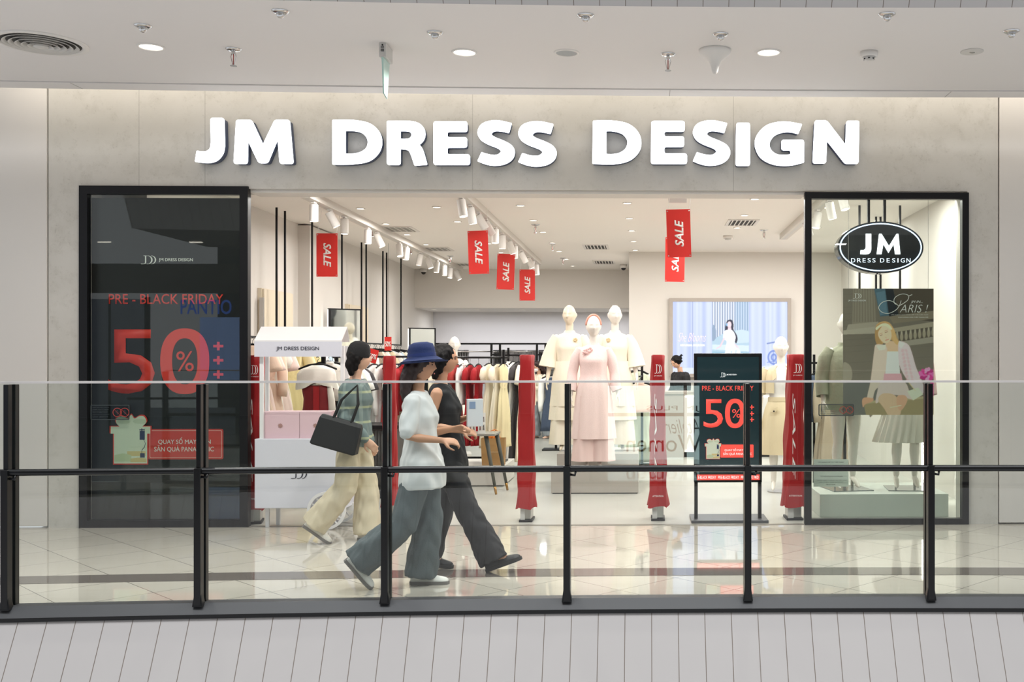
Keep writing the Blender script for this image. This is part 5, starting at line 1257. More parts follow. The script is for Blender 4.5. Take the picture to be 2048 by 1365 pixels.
# ------------------------------------------------------------------ clothes on hangers
def densify_(rows, q=3):
    out = []
    for a, c in zip(rows[:-1], rows[1:]):
        for i in range(q): out.append(tuple(a[j] + (c[j] - a[j]) * i / q for j in range(5)))
    return out + [rows[-1]]
def cloth(nm, c, rough=.8, **k):
    return mat('cloth_' + nm, c, rough, var=k.pop('var', .06), scale=k.pop('scale', 9), bump=k.pop('bump', .12), bscale=k.pop('bscale', 60), **k)
PALETTE = dict(peach=('#f0d3bd', 'peach'), blush=('#f1d9d0', 'pale blush'), cream=('#efe5cf', 'cream'), ivory=('#f2eee4', 'ivory'), white=('#f1efeb', 'white'), yellow=('#ebdca6', 'pale yellow'), butter=('#eadbb0', 'butter yellow'),
               blue=('#bcd0dc', 'light blue'), denim=('#39455a', 'dark denim'), red=('#a3101c', 'dark red'), rust=('#a8352f', 'rust red'), pink=('#e6c3b4', 'dusty pink'), olive=('#a3a383', 'sage green'), charcoal=('#3d3a3c', 'charcoal'),
               taupe=('#b7a692', 'taupe'), grey=('#a3abb5', 'blue grey'), sand=('#d9c7a6', 'sand'), mint=('#cfd8c0', 'mint'))
_gmesh = {}
def hanger_parts():
    b = MB(); pts = [(0.0, 0, -.075), (0, 0, -.04), (.004, 0, -.022)] + [(.016 * sin(a) * 1.0, 0, -.008 + .014 * cos(a) - .004) for a in (2.6, 1.6, .6, -.4, -1.2)]
    b.tube(pts, .0028, 6); b.tube([(-.19, 0, -.125), (-.10, 0, -.088), (0, 0, -.072), (.10, 0, -.088), (.19, 0, -.125)], [.010, .012, .013, .012, .010], 8, flat=.6, rnd=True)
    return b
SH = dict(   # half widths and heights of the silhouettes: (z, rx, ry)
    dress=[(-.085, .055, .045), (-.105, .085, .05), (-.13, .155, .055), (-.16, .185, .06), (-.24, .175, .07), (-.40, .145, .07), (-.50, .135, .065), (-.62, .165, .08), (-.85, .205, .10), (-1.08, .235, .115), (-1.20, .25, .12)],
    gown=[(-.085, .055, .045), (-.105, .085, .05), (-.13, .15, .055), (-.17, .165, .06), (-.30, .155, .07), (-.46, .12, .065), (-.60, .165, .085), (-.80, .20, .10), (-1.05, .23, .115), (-1.30, .26, .13), (-1.42, .27, .13)],
    blouse=[(-.085, .06, .045), (-.105, .09, .05), (-.13, .16, .055), (-.16, .19, .06), (-.26, .19, .07), (-.40, .18, .07), (-.56, .185, .075), (-.64, .195, .08)],
    crop=[(-.085, .06, .045), (-.105, .09, .05), (-.13, .16, .055), (-.16, .19, .06), (-.26, .195, .07), (-.40, .19, .075), (-.50, .20, .08)],
    slip=[(-.11, .085, .04), (-.15, .12, .05), (-.20, .14, .06), (-.32, .135, .065), (-.45, .115, .06), (-.60, .15, .075), (-.85, .18, .09), (-1.05, .20, .10)])
def garment_meshes(kind, col, seed, sleeve):
    key = (kind, col, seed, sleeve)
    if key in _gmesh: return _gmesh[key]
    r = random.Random(seed * 31 + len(kind)); p1, p2, p3 = (r.uniform(0, 6.3) for _ in range(3)); k1_, k2_ = r.choice((5, 6, 7)), r.choice((9, 11, 13))
    m = cloth(col, PALETTE[col][0])
    def fold(th, t): return 1 + (.15 * sin(k1_ * th + p1 + t * 2) + .09 * sin(k2_ * th + p2 - t * 3)) * min(1, t * 1.2) ** 1.3
    out = []
    rows0 = SH[kind]; rows = []
    for a, c in zip(rows0[:-1], rows0[1:]):
        for q in range(2): rows.append((0, .006 * sin(p3 + 9 * (a[0] + (c[0] - a[0]) * q / 2)), a[0] + (c[0] - a[0]) * q / 2, a[1] + (c[1] - a[1]) * q / 2, (a[2] + (c[2] - a[2]) * q / 2) * .62))
    rows.append((0, 0) + rows0[-1][:2] + (rows0[-1][2] * .62,))
    b = MB(); b.loft(rows, 40, fold, True, True); out.append(('garment_body', b, m))
    if sleeve:
        for sx in (-1, 1):
            b = MB()
            if sleeve == 'long': pts, rd = [(sx * .155, 0, -.15), (sx * .20, .0, -.22), (sx * .225, -.01, -.40), (sx * .232, -.02, -.58), (sx * .228, -.025, -.68)], [.055, .062, .060, .055, .048]
            elif sleeve == 'puff': pts, rd = [(sx * .15, 0, -.15), (sx * .20, 0, -.20), (sx * .225, 0, -.28), (sx * .225, 0, -.35)], [.05, .085, .09, .055]
            else: pts, rd = [(sx * .155, 0, -.15), (sx * .205, 0, -.21), (sx * .245, 0, -.33), (sx * .255, 0, -.38)], [.055, .07, .075, .08]
            b.tube(pts, rd, 14, flat=.6); out.append(('sleeve', b, m))
        if kind in ('blouse', 'crop'):
            b = MB(); b.loft([(0, 0, -.10, .062, .036), (0, 0, -.085, .07, .042), (0, 0, -.07, .058, .034), (0, 0, -.075, .05, .028)], 20); out.append(('collar', b, m))
    if kind in ('dress', 'gown'):
        b = MB(); zz = -.50 if kind == 'dress' else -.46
        b.loft([(0, 0, zz - .015, .142 if kind == 'dress' else .128, .046), (0, 0, zz + .015, .142 if kind == 'dress' else .128, .046)], 32); out.append(('waistband', b, m))
    res = []
    for nm, bb, mm in out:
        me = bpy.data.meshes.new(nm); me.from_pydata(bb.v, [], bb.f); me.update(); me.materials.append(mm)
        me.polygons.foreach_set('use_smooth', [True] * len(me.polygons)); res.append((nm, me))
    _gmesh[key] = res
    return res
_hm = [None]
def garment(kind, col, loc, rz, label, group, sleeve=None, seed=1, s=1.0, sx=1.0):
    t = thing('hanging_garment' if kind in ('blouse', 'crop') else 'hanging_dress', label, 'blouse' if kind in ('blouse', 'crop') else 'dress', loc, rz, group)
    t.scale = (s * sx, s * sx * (.75 if abs(rz) > .9 else 1), s)
    for nm, me in garment_meshes(kind, col, seed, sleeve):
        o = bpy.data.objects.new(nm, me); COL.objects.link(o); o.parent = t
    if _hm[0] is None:
        b = hanger_parts(); h = b.build('hanger', M['black'], t, True); _hm[0] = h.data
    else:
        o = bpy.data.objects.new('hanger', _hm[0]); COL.objects.link(o); o.parent = t
    return t
rr_ = random.Random(11)
wall_sets = [
    (0, [('gown', 'peach', 'short'), ('dress', 'blush', 'short'), ('gown', 'peach', 'long'), ('dress', 'ivory', 'puff'), ('gown', 'blush', 'short'), ('dress', 'cream', None)]),
    (1, [('gown', 'yellow', None), ('gown', 'butter', 'short'), ('gown', 'yellow', 'puff'), ('crop', 'blue', 'short'), ('blouse', 'blue', 'long'), ('crop', 'white', 'short'), ('blouse', 'blue', 'short')]),
    (2, [('blouse', 'white', 'long'), ('dress', 'ivory', 'short'), ('blouse', 'cream', 'long'), ('dress', 'white', 'puff'), ('blouse', 'ivory', 'long')]),
    (3, [('blouse', 'taupe', 'long'), ('blouse', 'cream', 'long'), ('dress', 'blush', 'long'), ('blouse', 'white', 'long'), ('dress', 'sand', 'short'), ('blouse', 'yellow', 'long')]),
    (4, [('dress', 'white', 'long'), ('blouse', 'blue', 'long'), ('dress', 'cream', 'short'), ('blouse', 'ivory', 'long'), ('dress', 'white', None)])]
setn = ['first', 'second', 'third', 'fourth', 'last']
for k, lst in wall_sets:
    ya, yb = rail_sets[k]
    for i, (kd, cl, sl) in enumerate(lst):
        y = ya + .07 + (yb - ya - .14) * i / (len(lst) - 1)
        word = {'crop': 'short top', 'blouse': 'blouse', 'dress': 'dress', 'gown': 'long dress'}[kd]
        garment(kd, cl, (XROD + .01 * (-1) ** i, y, 1.79 - .004), rr_.uniform(-.06, .08), f'{PALETTE[cl][1]} {word}, {ORD[i]} from the entrance on the {setn[k]} dress-wall rail', 'clothes on the dress-wall rails', sl, i + k * 7, 1.0, 1.05)

def rack(label, Y, px0, px1, z, base_z=0.0, posts_=(0, 1), depth=.30, group='free-standing garment racks'):
    x0, x1 = ax(px0, Y), ax(px1, Y); t = thing('garment_rack', label, 'garment rack', ((x0 + x1) / 2, Y, base_z), 0, group); w = (x1 - x0) / 2; z -= base_z
    b = MB(); b.tube([(-w, 0, z), (w, 0, z)], .013, 10); b.build('rack_bar', M['black'], t, True)
    for i in posts_:
        sx = (-1, 1)[i] * (w - .06)
        b = MB(); b.box(sx - .014, sx + .014, -.014, .014, .02, z + .10); b.build('rack_post', M['black'], t)
        b = MB(); b.box(sx - .02, sx + .02, -depth, depth, 0, .02); b.build('rack_foot', M['black'], t)
    if len(posts_) > 1:
        b = MB(); b.box(-w + .06, w - .06, -.012, .012, .05, .075); b.build('rack_brace', M['black'], t)
    return t
# rack of white coats behind the beanie walker
Yb_ = 12.75; rack('black garment rack of white coats behind the dark cabinet', Yb_, 664, 836, 1.575)
for i, (px, kd, cl, sl) in enumerate(((700, 'blouse', 'white', 'long'), (724, 'dress', 'ivory', 'long'), (738, 'blouse', 'grey', 'long'), (748, 'dress', 'white', 'long'), (764, 'dress', 'white', 'long'), (776, 'gown', 'rust', None), (790, 'dress', 'ivory', 'short'), (806, 'blouse', 'red', 'long'), (822, 'dress', 'cream', 'long'))):
    garment(kd, cl, (ax(px, Yb_), Yb_, 1.558), radians(78 + 3 * (i % 3)), f'{PALETTE[cl][1]} {"blouse" if kd == "blouse" else "dress"}, {ORD[i]} along the rack behind the dark cabinet', 'clothes on the coat rack', sl, i + 50)
# rail of red and cream dresses on the low plinth
Yc_ = 13.25; rack('black garment rack of red and cream dresses standing on the low plinth', Yc_, 862, 1017, 1.565, 0.245, (0, 1), .28)
for i, (px, kd, cl, sl, sx) in enumerate(((872, 'dress', 'cream', 'long', 1), (886, 'dress', 'ivory', None, 1), (899, 'dress', 'white', 'long', 1), (913, 'dress', 'rust', 'puff', 1), (926, 'blouse', 'white', 'long', 1), (940, 'dress', 'red', 'puff', .95), (957, 'dress', 'red', 'puff', .95), (978, 'gown', 'cream', 'puff', 1.0), (995, 'gown', 'cream', 'puff', 1.0), (1007, 'gown', 'butter', None, .9))):
    garment(kd, cl, (ax(px, Yc_), Yc_, 1.548), radians(72 if i > 6 else 80), f'{PALETTE[cl][1]} {"blouse" if kd == "blouse" else "dress"}, {ORD[i]} along the rack on the low plinth', 'clothes on the plinth rack', sl, i + 70, .78 if kd == 'gown' else .9, sx)
# rack beyond, lace dresses
Yd_ = 14.4; rack('black garment rack of long white lace dresses behind the lone red gate', Yd_, 1008, 1060, 1.60, 0, (0,))
for i, (px, kd, cl, sl) in enumerate(((1016, 'blouse', 'ivory', 'long'), (1026, 'gown', 'white', 'puff'), (1037, 'gown', 'charcoal', 'puff'), (1046, 'gown', 'cream', 'short'), (1053, 'dress', 'cream', 'long'))):
    garment(kd, cl, (ax(px, Yd_), Yd_, 1.583), radians(74 + 5 * (i % 2)), f'{PALETTE[cl][1]} {"blouse" if kd == "blouse" else "long dress"}, {ORD[i]} along the rack behind the lone red gate', 'clothes on the lace rack', sl, i + 90)
# denim and white shirts beside the masked woman
Ye_ = 17.9; x = ax(1112, Ye_)
t = thing('garment_stand', 'black single-post garment stand with flat base left of the mannequin trio', 'garment stand', (x, Ye_, 0)); b = MB(); b.box(-.02, .02, -.02, .02, .02, 1.42); b.build('stand_post', M['black'], t)
t['label'] = 'black single-post garment stand with flat base beside the mannequin trio and denim'
b = MB(); b.box(-.22, .16, -.2, .2, 0, .022); b.build('stand_base', M['black'], t)
b = MB(); b.tube([(-.01, -.02, 1.36), (-.06, -.3, 1.36)], .01, 8); b.tube([(.0, .0, 1.30), (.10, .26, 1.30)], .01, 8); b.build('stand_arm', M['black'], t)
garment('blouse', 'white', (x - .06, Ye_ - .14, 1.35), .75, 'white long-sleeved shirt on the stand beside the masked woman', 'clothes on the denim stand', 'long', 101, 1.0, 1.05)
garment('slip', 'denim', (x - .045, Ye_ - .26, 1.34), .7, 'dark denim pinafore hung over the white shirt', 'clothes on the denim stand', None, 102, .95, 1.12)
garment('blouse', 'pink', (x + .06, Ye_ + .16, 1.29), .3, 'dusty pink shirt behind the denim pinafore', 'clothes on the denim stand', 'long', 103, 1.0)
# pink jackets behind the trio
Yg_ = 15.2; x = ax(1284, Yg_)
t = thing('garment_stand', 'black garment stand of dusty pink jackets beside the mannequin trio', 'garment stand', (x, Yg_, 0)); b = MB(); b.box(-.018, .018, -.018, .018, .02, 1.52); b.build('stand_post', M['black'], t)
b = MB(); b.box(-.2, .2, -.2, .2, 0, .022); b.build('stand_base', M['black'], t)
b = MB(); b.tube([(0, 0, 1.30), (-.04, -.36, 1.30)], .01, 8); b.tube([(0, 0, 1.46), (-.12, .26, 1.46)], .01, 8); b.build('stand_arm', M['black'], t)
for i, (dx, dy, z, kd, cl, sl, w) in enumerate(((-.035, -.32, 1.29, 'crop', 'pink', 'long', 1.05), (-.028, -.24, 1.29, 'crop', 'pink', 'long', 1.05), (-.02, -.14, 1.29, 'crop', 'blush', 'long', 1.05), (-.10, .20, 1.45, 'gown', 'olive', None, 1.0), (-.06, .12, 1.45, 'dress', 'mint', 'long', .9))):
    garment(kd, cl, (x + dx, Yg_ + dy, z), .45, f'{PALETTE[cl][1]} {"jacket" if kd == "crop" else "dress"}, {ORD[i]} on the stand beside the mannequin trio', 'clothes on the pink jacket stand', sl, i + 120, 1.0, w)
# rack close behind the cart
Yh_ = 11.45; x = ax(647, Yh_)
t = thing('garment_stand', 'black waterfall stand of white draped tops behind the cart', 'garment stand', (x, Yh_, 0)); b = MB(); b.box(-.02, .02, -.02, .02, .02, 1.72); b.build('stand_post', M['black'], t)
b = MB(); b.box(-.25, .25, -.22, .22, 0, .022); b.build('stand_base', M['black'], t)
b = MB(); b.tube([(.0, -.22, 1.575), (0, 0, 1.60), (.19, .42, 1.55)], .011, 8); b.build('stand_arm', M['black'], t, True)
g = thing('hanging_dress', 'white off-shoulder draped top over a dark red bodice behind the cart', 'dress', (x, Yh_ - .2, 1.566), .12, 'draped tops behind the cart')
b = MB(); b.loft(densify_([(.0, 0, -.085, .06, .035), (.0, -.005, -.10, .10, .045), (-.0, -.01, -.125, .165, .055), (-.005, -.012, -.17, .195, .065), (0, -.012, -.23, .20, .075), (0, -.012, -.28, .215, .08), (0, -.01, -.32, .225, .085)]), 64, lambda th, t: 1 + t * (.07 * sin(3 * th + 6 * t + 1) + .05 * sin(8 * th + 4 * t)), True, False)
b.v = [(x_, y_, z_ - max(0, min(1, (-.12 - z_) / .18)) * (.16 * max(0, x_) + .03 * sin(9 * x_ + 4) + .03 * math.exp(-((x_ + .02) / .06) ** 2) * -1)) for x_, y_, z_ in b.v]; b.build('drape', cloth('satin_white', '#f1ece0', .4, bump=.05), g, True)
b = MB(); b.loft([(-.0, 0, -.30, .165, .08), (0, 0, -.36, .16, .08), (0, 0, -.44, .145, .075), (0, 0, -.52, .15, .08), (0, 0, -.62, .165, .09)], 36, lambda th, t: 1 + .03 * sin(9 * th), True, True); b.build('bodice', cloth('velvet_red', '#7d0a12', .6), g, True)
b = MB(); b.box(-.03, .03, -.098, -.085, -.62, -.31); b.build('bodice_panel', cloth('velvet_bright', '#a50d14', .6), g)
b = MB(); b.tube([(.13, -.05, -.30), (.15, -.06, -.45), (.16, -.05, -.62)], [.03, .035, .04], 10, flat=.4); b.build('sash', cloth('satin_white', '#f1ece0'), g, True)
o = bpy.data.objects.new('hanger', _hm[0]); COL.objects.link(o); o.parent = g
for i in range(6):
    u = (i + 1) / 6.5; p = Vector((x + .19 * u, Yh_ + .42 * u, 1.595 - .05 * u))
    garment('crop', ('ivory', 'white', 'white', 'cream', 'white', 'charcoal')[i], p, .2, f'{("ivory", "white", "white", "cream", "white", "charcoal")[i]} short top, {ORD[i]} behind the draped top on the waterfall stand', 'draped tops behind the cart', 'short', 140 + i, .95, 1.0)
# sale tags hanging among the clothes
for px, py, Y, w, h, lb in ((749, 713, 12.45, .11, .16, 'red half-price tag clipped to the coat rack'), (776, 688, 16.9, .11, .22, 'red half-price tag beside the far mirror')):
    t = thing('price_tag', lb, 'price tag', (ax(px, Y), Y, az(py, Y) + h / 2), 0, 'red half-price tags'); t.rotation_euler = (0, .25 if px < 760 else 0, 0)
    b = MB(); b.box(-w / 2, w / 2, -.002, .002, -h, 0); b.build('tag_card', M['red'], t)
    text('tag_print', '50%', M['printw'], t, (-w * .4, -h * .72, w * .4, -h * .34), -.004, .02, thick=.001)
    b = MB(); b.tube([(0, 0, 0), (0, .05, .05), (0, .30 if px < 760 else .02, 1.57 - az(py, Y) - h / 2 if px < 760 else SHOPC - az(py, Y) - h / 2)], .002, 5); b.build('tag_string', M['black'], t)
# black ceiling rods seen through the show window
for i, (pxa, pxb, Y) in enumerate(((1719, 1800, 12.6), (1752, 1761, 13.6), (1778, 1812, 15.0))):
    x0, x1 = ax(pxa, Y), ax(pxb, Y)
    t = thing('hanging_rail', f'black ceiling-hung garment rail behind the oval sign, {ORD[i]} from the pane', 'garment rail', (x0, Y, 0), 0, 'rails behind the show window')
    for xx in (0, x1 - x0):
        b = MB(); b.box(xx - .012, xx + .012, -.012, .012, 1.80, SHOPC); b.build('rail_rod', M['black'], t)
    b = MB(); b.box(-.012, x1 - x0 + .012, -.012, .012, 1.79, 1.812); b.build('rail_bar', M['black'], t)
for i, (px, cl, kd, sl) in enumerate(((1640, 'denim', 'blouse', 'long'), (1655, 'taupe', 'dress', 'long'), (1762, 'white', 'dress', None), (1895, 'cream', 'gown', 'long'))):
    Y = 12.3 + .3 * i
    if i == 0: rack('black garment rack of dark clothes seen through the show window', 12.4, 1618, 1700, 1.50, 0, (0, 1), .25)
    if i < 2: garment(kd, cl, (ax(px + 8, 12.4), 12.4, 1.483), .5, f'{PALETTE[cl][1]} {"jacket" if i == 0 else "long coat"} on the rack seen through the show window', 'clothes behind the show window', sl, 160 + i)
# ------------------------------------------------------------------ figures: one continuous skin each
def V(*a): return Vector(a)
def head_shape(b, c, s=1.0, yaw=0.0, pitch=0.0, face=True):
    """head of height ~.225*s, centre c (middle of the skull), facing -y before yaw (about z) and pitch (nod)"""
    st = len(b.v); n, m = 40, 30; rs = []
    for i in range(m + 1):
        a = pi * (0.02 + 0.96 * i / m); zz = -cos(a); r = sin(a)                      # -1 chin .. +1 crown
        ring = []
        for k in range(n):
            th = 2 * pi * k / n; x, y = cos(th) * r, sin(th) * r                       # y<0 is the face
            low = max(0, -zz)
            wx = 0.073 * (1 - 0.25 * low ** 1.6); wy = 0.094 * (1 - 0.12 * low)
            px, py, pz = x * wx, y * wy, zz * 0.114
            if y > 0: py *= 1 - 0.34 * low ** 1.2                                         # nape tucks in
            if face and y < 0:
                f = max(0.0, -y) ** 2
                g = lambda x0, z0, sx, sz: math.exp(-((px - x0) / sx) ** 2 - ((pz - z0) / sz) ** 2)
                d = 0.019 * g(0, -0.024, .011, .013) + 0.011 * g(0, -0.006, .009, .020)         # nose
                d -= 0.008 * (g(.030, .008, .017, .011) + g(-.030, .008, .017, .011))            # eye sockets
                d += 0.004 * (g(.028, .024, .022, .008) + g(-.028, .024, .022, .008))            # brow
                d += 0.007 * g(0, -.055, .018, .007) + 0.004 * g(0, -.066, .015, .006) + 0.008 * g(0, -.090, .022, .014) # lips, chin
                d += 0.004 * (g(.042, -.024, .02, .02) + g(-.042, -.024, .02, .02))              # cheek bones
                py -= d * min(1, f * 2.2)
            ring.append((px, py, pz))
        rs.append(ring)
    b.rings(rs)
    for sx in (-1, 1): b.tube([(sx * .070, .006, -.028), (sx * .078, .016, -.004), (sx * .077, .020, .016), (sx * .071, .008, .022)], [.007, .010, .010, .007], 8, flat=.8, rnd=True)
    Mx = Matrix.Translation(c) @ Matrix.Rotation(yaw, 4, 'Z') @ Matrix.Rotation(pitch, 4, 'X') @ Matrix.Scale(s, 4)
    b.xform(Mx, st); return Mx
def hand(b, w, d, up, s=1.0, curl=0.35, side=1, spread=0.12):
    """palm and five fingers from wrist w along d; up is the back-of-hand normal; the thumb leaves on the side given"""
    d = d.normalized(); up = (up - d * up.dot(d)).normalized(); lat = d.cross(up) * side
    st = len(b.v)
    rs = []
    for t, wd, th in ((-.012, .024, .019), (.015, .030, .016), (.05, .038, .015), (.082, .039, .012), (.09, .034, .009)):
        cc = w + d * t * s; rs.append([cc + lat * (cos(a) * wd * s) + up * (sin(a) * th * s) for a in [2 * pi * k / 14 for k in range(14)]])
    b.rings(rs)
    for i, (o, L) in enumerate(((.027, .070), (.009, .080), (-.009, .074), (-.026, .058))):
        p = w + d * .082 * s + lat * o * s; dd = (d + lat * o * 7 * spread).normalized(); pts = [p - dd * .012 * s]; ang = 0
        for q in range(3):
            ang += curl * (0.6 + .5 * q) + .05 * i
            p = p + (dd * cos(ang) - up * sin(ang)) * L * s * (.44, .32, .24)[q]; pts.append(p)
        b.tube(pts, [.0088 * s, .0084 * s, .0076 * s, .0066 * s], 8, rnd=True)
    p = w + d * .018 * s + lat * .024 * s
    q1 = p + (lat * .75 + d * .55 - up * .25).normalized() * .040 * s; q2 = q1 + (lat * .25 + d * .9 - up * .35).normalized() * .034 * s; q3 = q2 + (d * .95 - up * .4).normalized() * .022 * s
    b.tube([p, q1, q2, q3], [.012 * s, .0105 * s, .009 * s, .0075 * s], 8, rnd=True)
    return st
def limb(b, pts, rad, n=14, flat=1.0): b.tube(pts, rad, n, flat=flat, rnd=True)
def ex(a, c, t): return a + (c - a) * t
def torso(b, lean=V(0, 0, 0), z0=.82, k=1.0, neck_to=V(0, .005, 1.55)):
    """hip to neck; lean shifts the shoulders"""
    R = [(.80, .085, .09), (.85, .155, .105), (.92, .168, .112), (1.0, .148, .10), (1.09, .122, .086), (1.18, .130, .092), (1.27, .142, .108), (1.34, .150, .098), (1.39, .158, .078), (1.425, .118, .062), (1.45, .070, .055)]
    rows = []
    for z, rx, ry in R:
        t = max(0, (z - .9) / .55); yy = -.012 if 1.2 < z < 1.32 else 0
        rows.append((lean.x * t, lean.y * t + yy, z + lean.z * t, rx * k, ry * k))
    b.loft(rows, 28, None, True, True)
    p = V(lean.x, lean.y + .004, 1.43 + lean.z)
    b.tube([p, ex(p, neck_to, .5), neck_to], [.052, .047, .049], 16)
def leg(b, hip, knee, ankle, toe, k=1.0, barefoot=True):
    mid = ex(knee, ankle, .32) + (V(0, .018, 0))
    limb(b, [hip, ex(hip, knee, .5), knee, mid, ex(knee, ankle, .75), ankle], [.083 * k, .072 * k, .050 * k, .053 * k, .037 * k, .031 * k])
    d = (toe - ankle); heel = ankle + V(0, 0, -.035) - V(d.x, d.y, 0).normalized() * .028
    limb(b, [heel, ex(heel, toe, .4) + V(0, 0, .02), ex(heel, toe, .78) + V(0, 0, .004), toe], [.026, .030, .027, .016], 12, .85)
def arm(b, sh, el, wr, k=1.0): limb(b, [sh, ex(sh, el, .35), el, ex(el, wr, .35), wr], [.046 * k, .042 * k, .034 * k, .033 * k, .022 * k])
def shell(rows, n=40, fold=None):
    b = MB(); b.loft(rows, n, fold, False, False); return b
def densify(rows, q=3):
    out = []
    for a, c in zip(rows[:-1], rows[1:]):
        for i in range(q):
            t = i / q; out.append(tuple(a[j] + (c[j] - a[j]) * t for j in range(5)))
    return out + [rows[-1]]
def add_cloth(name, rows, m, t, n=44, fold=None, thick=.004, capt=False):
    b = MB(); b.loft(densify(rows), n, fold, capt, False); o = b.build(name, m, t, True)
    thicken(o, thick); return o
def sleeve_obj(name, pts, rad, m, t, n=18, flat=.9, thick=.003):
    b = MB(); q = []; rq = []
    for i in range(len(pts) - 1):
        for k in range(3): q.append(ex(pts[i], pts[i + 1], k / 3)); rq.append(rad[i] + (rad[i + 1] - rad[i]) * k / 3)
    q.append(pts[-1]); rq.append(rad[-1])
    b.tube(q, rq, n, False, flat); o = b.build(name, m, t, True); thicken(o, thick); return o
def features(t, Mx, eye='#2a1c16', lip='#b5605c', brow='#2a211d', mouth=True):
    for sx in (-1, 1):
        b = MB(); b.ball((sx * .029, -.0835, .008), .0095, .004, .0052, 10, 6); b.xform(Mx); b.build('eye', mat('eye_' + eye, eye, .2), t, True)
        b = MB(); b.tube([(sx * .014, -.093, .022), (sx * .030, -.0905, .0265), (sx * .044, -.080, .022)], .0028, 6, flat=.7); b.xform(Mx); b.build('eyebrow', mat('brow_' + brow, brow, .7), t, True)
    if mouth:
        b = MB(); b.ball((0, -.0935, -.058), .017, .004, .0055, 12, 6); b.xform(Mx); b.build('lips', mat('lip_' + lip, lip, .4), t, True)

m_mann = M['mann']
def mannequin_base(t, foot, name='mannequin_body', m=None, arm_pose=None, heel=.05, yaw=0.0, legs=None, headscale=1.0):
    b = MB(); torso(b, V(0, 0, 0), neck_to=V(0, .0, 1.56)); c = V(0, -.012, 1.665)
    Mx = head_shape(b, c, 1.1 * headscale, yaw)
    (eR, wR, uR), (eL, wL, uL) = arm_pose or (((-.235, .01, 1.13), (-.25, -.06, .88), (-1, 0, .1)), ((.235, .01, 1.13), (.25, -.06, .88), (1, 0, .1)))
    for sx, e, w, u in ((-1, V(*eR), V(*wR), V(*uR)), (1, V(*eL), V(*wL), V(*uL))):
        s0 = V(sx * .165, 0, 1.385); arm(b, s0, e, w); hand(b, w, w - e, u, .95, .12, -sx if False else sx)
    lg = legs or ((-.085, -.02), (.085, .02))
    for sx, (fx, fy) in zip((-1, 1), lg):
        an = V(fx, fy + .03, .085 + heel * .4); kn = V((fx + sx * .085) / 2, fy - .012, .47); leg(b, V(sx * .085, 0, .86), kn, an, V(fx + sx * .012, fy - .115, .022))
    return fuse(b, name, m or m_mann, t, .0075, 3), Mx

m_cr = cloth('ao_dai_cream', '#f3ead6', .75, var=.03); m_cr2 = cloth('ao_dai_ivory', '#f4ecda', .75, var=.03)
m_pk = mat('cloth_pink_lace', '#f3d9d4', .75, var=.10, scale=90, bump=.25, bscale=120)
m_pks = cloth('pink_silk', '#efd2cd', .55, var=.03)
def tunic(t, m, hem, wide=False, k=1.0, fold=None):
    rows = [(0, 0, 1.475, .056, .054), (0, 0, 1.445, .072, .058), (0, 0, 1.425, .122, .068), (0, 0, 1.39, .172, .085), (0, 0, 1.34, .172, .104), (0, -.010, 1.27, .162, .120), (0, -.004, 1.18, .150, .106), (0, 0, 1.09, .148, .102),
            (0, 0, .95, .185, .128), (0, 0, .80, .205, .140), (0, 0, .60, .225, .148), (0, 0, hem, .245, .155)]
    rows = [(a, b_, c, d * k, e * k) for a, b_, c, d, e in rows]
    return add_cloth('tunic', rows, m, t, 56, fold or (lambda th, u: 1 + max(0, u - .35) * (.09 * sin(6 * th + 1) + .06 * sin(11 * th))))
def wide_trousers(t, m, hem, dz=0):
    for sx in (-1, 1):
        b = MB(); b.loft(densify([(sx * .07, 0, .86, .11, .12), (sx * .085, 0, .6, .115, .12), (sx * .10, 0, .35, .125, .125), (sx * .105, 0, hem, .14, .13)]), 32, lambda th, u: 1 + u * (.07 * sin(5 * th + sx) + .04 * sin(9 * th)), False, False)
        o = b.build('trouser_leg', m, t, True); thicken(o, .003)
def flower(t, c, m, s=1.0):
    for k in range(5):
        a = k * 2 * pi / 5; b = MB(); b.ball((c[0] + .016 * s * cos(a), c[1], c[2] + .016 * s * sin(a)), .015 * s, .005, .010 * s, 10, 6); b.build('petal', m, t, True)

Yp1 = 12.05
# front mannequin in pink
t = thing('dressed_mannequin', 'white mannequin in a long pink lace tunic with coral headband, front of the trio', 'mannequin', (ax(1187, Yp1 + .22), Yp1 + .22, .26), radians(4), 'mannequin trio on the plinth')
ap = (((-.245, .03, 1.12), (-.262, -.02, .87), (-1, .1, 0)), ((.245, .03, 1.12), (.285, -.03, .88), (1, -.3, 0)))
bd, Mx = mannequin_base(t, 0, m=m_mann, arm_pose=ap, yaw=.08, legs=((-.07, 0), (.07, -.01)))
tunic(t, m_pk, .36); wide_trousers(t, m_pks, .10)
for sx in (-1, 1):
    p = [V(sx * .150, 0, 1.40), V(sx * .205, .01, 1.30), V(sx * .245, .03, 1.12), V(sx * .255, .0, .97), V(sx * (.264 if sx < 0 else .276), -.01, .92)]
    sleeve_obj('sleeve', p, [.056, .060, .058, .064, .062], m_pk, t)
b = MB(); b.tube([(.086 * cos(a), -.012 - .006, 1.682 + .122 * sin(a)) for a in [pi * k / 20 for k in range(21)]], .011, 8, flat=.8); b.build('headband', mat('coral_band', '#e2a08c', .5), t, True)
flower(t, (-.085, -.108, 1.375), cloth('pink_flower', '#e6bdb9', .6), 1.3); flower(t, (-.045, -.100, 1.395), cloth('pink_flower', '#e6bdb9'), 1.2); flower(t, (-.105, -.095, 1.355), cloth('pink_flower', '#e6bdb9'), 1.0)
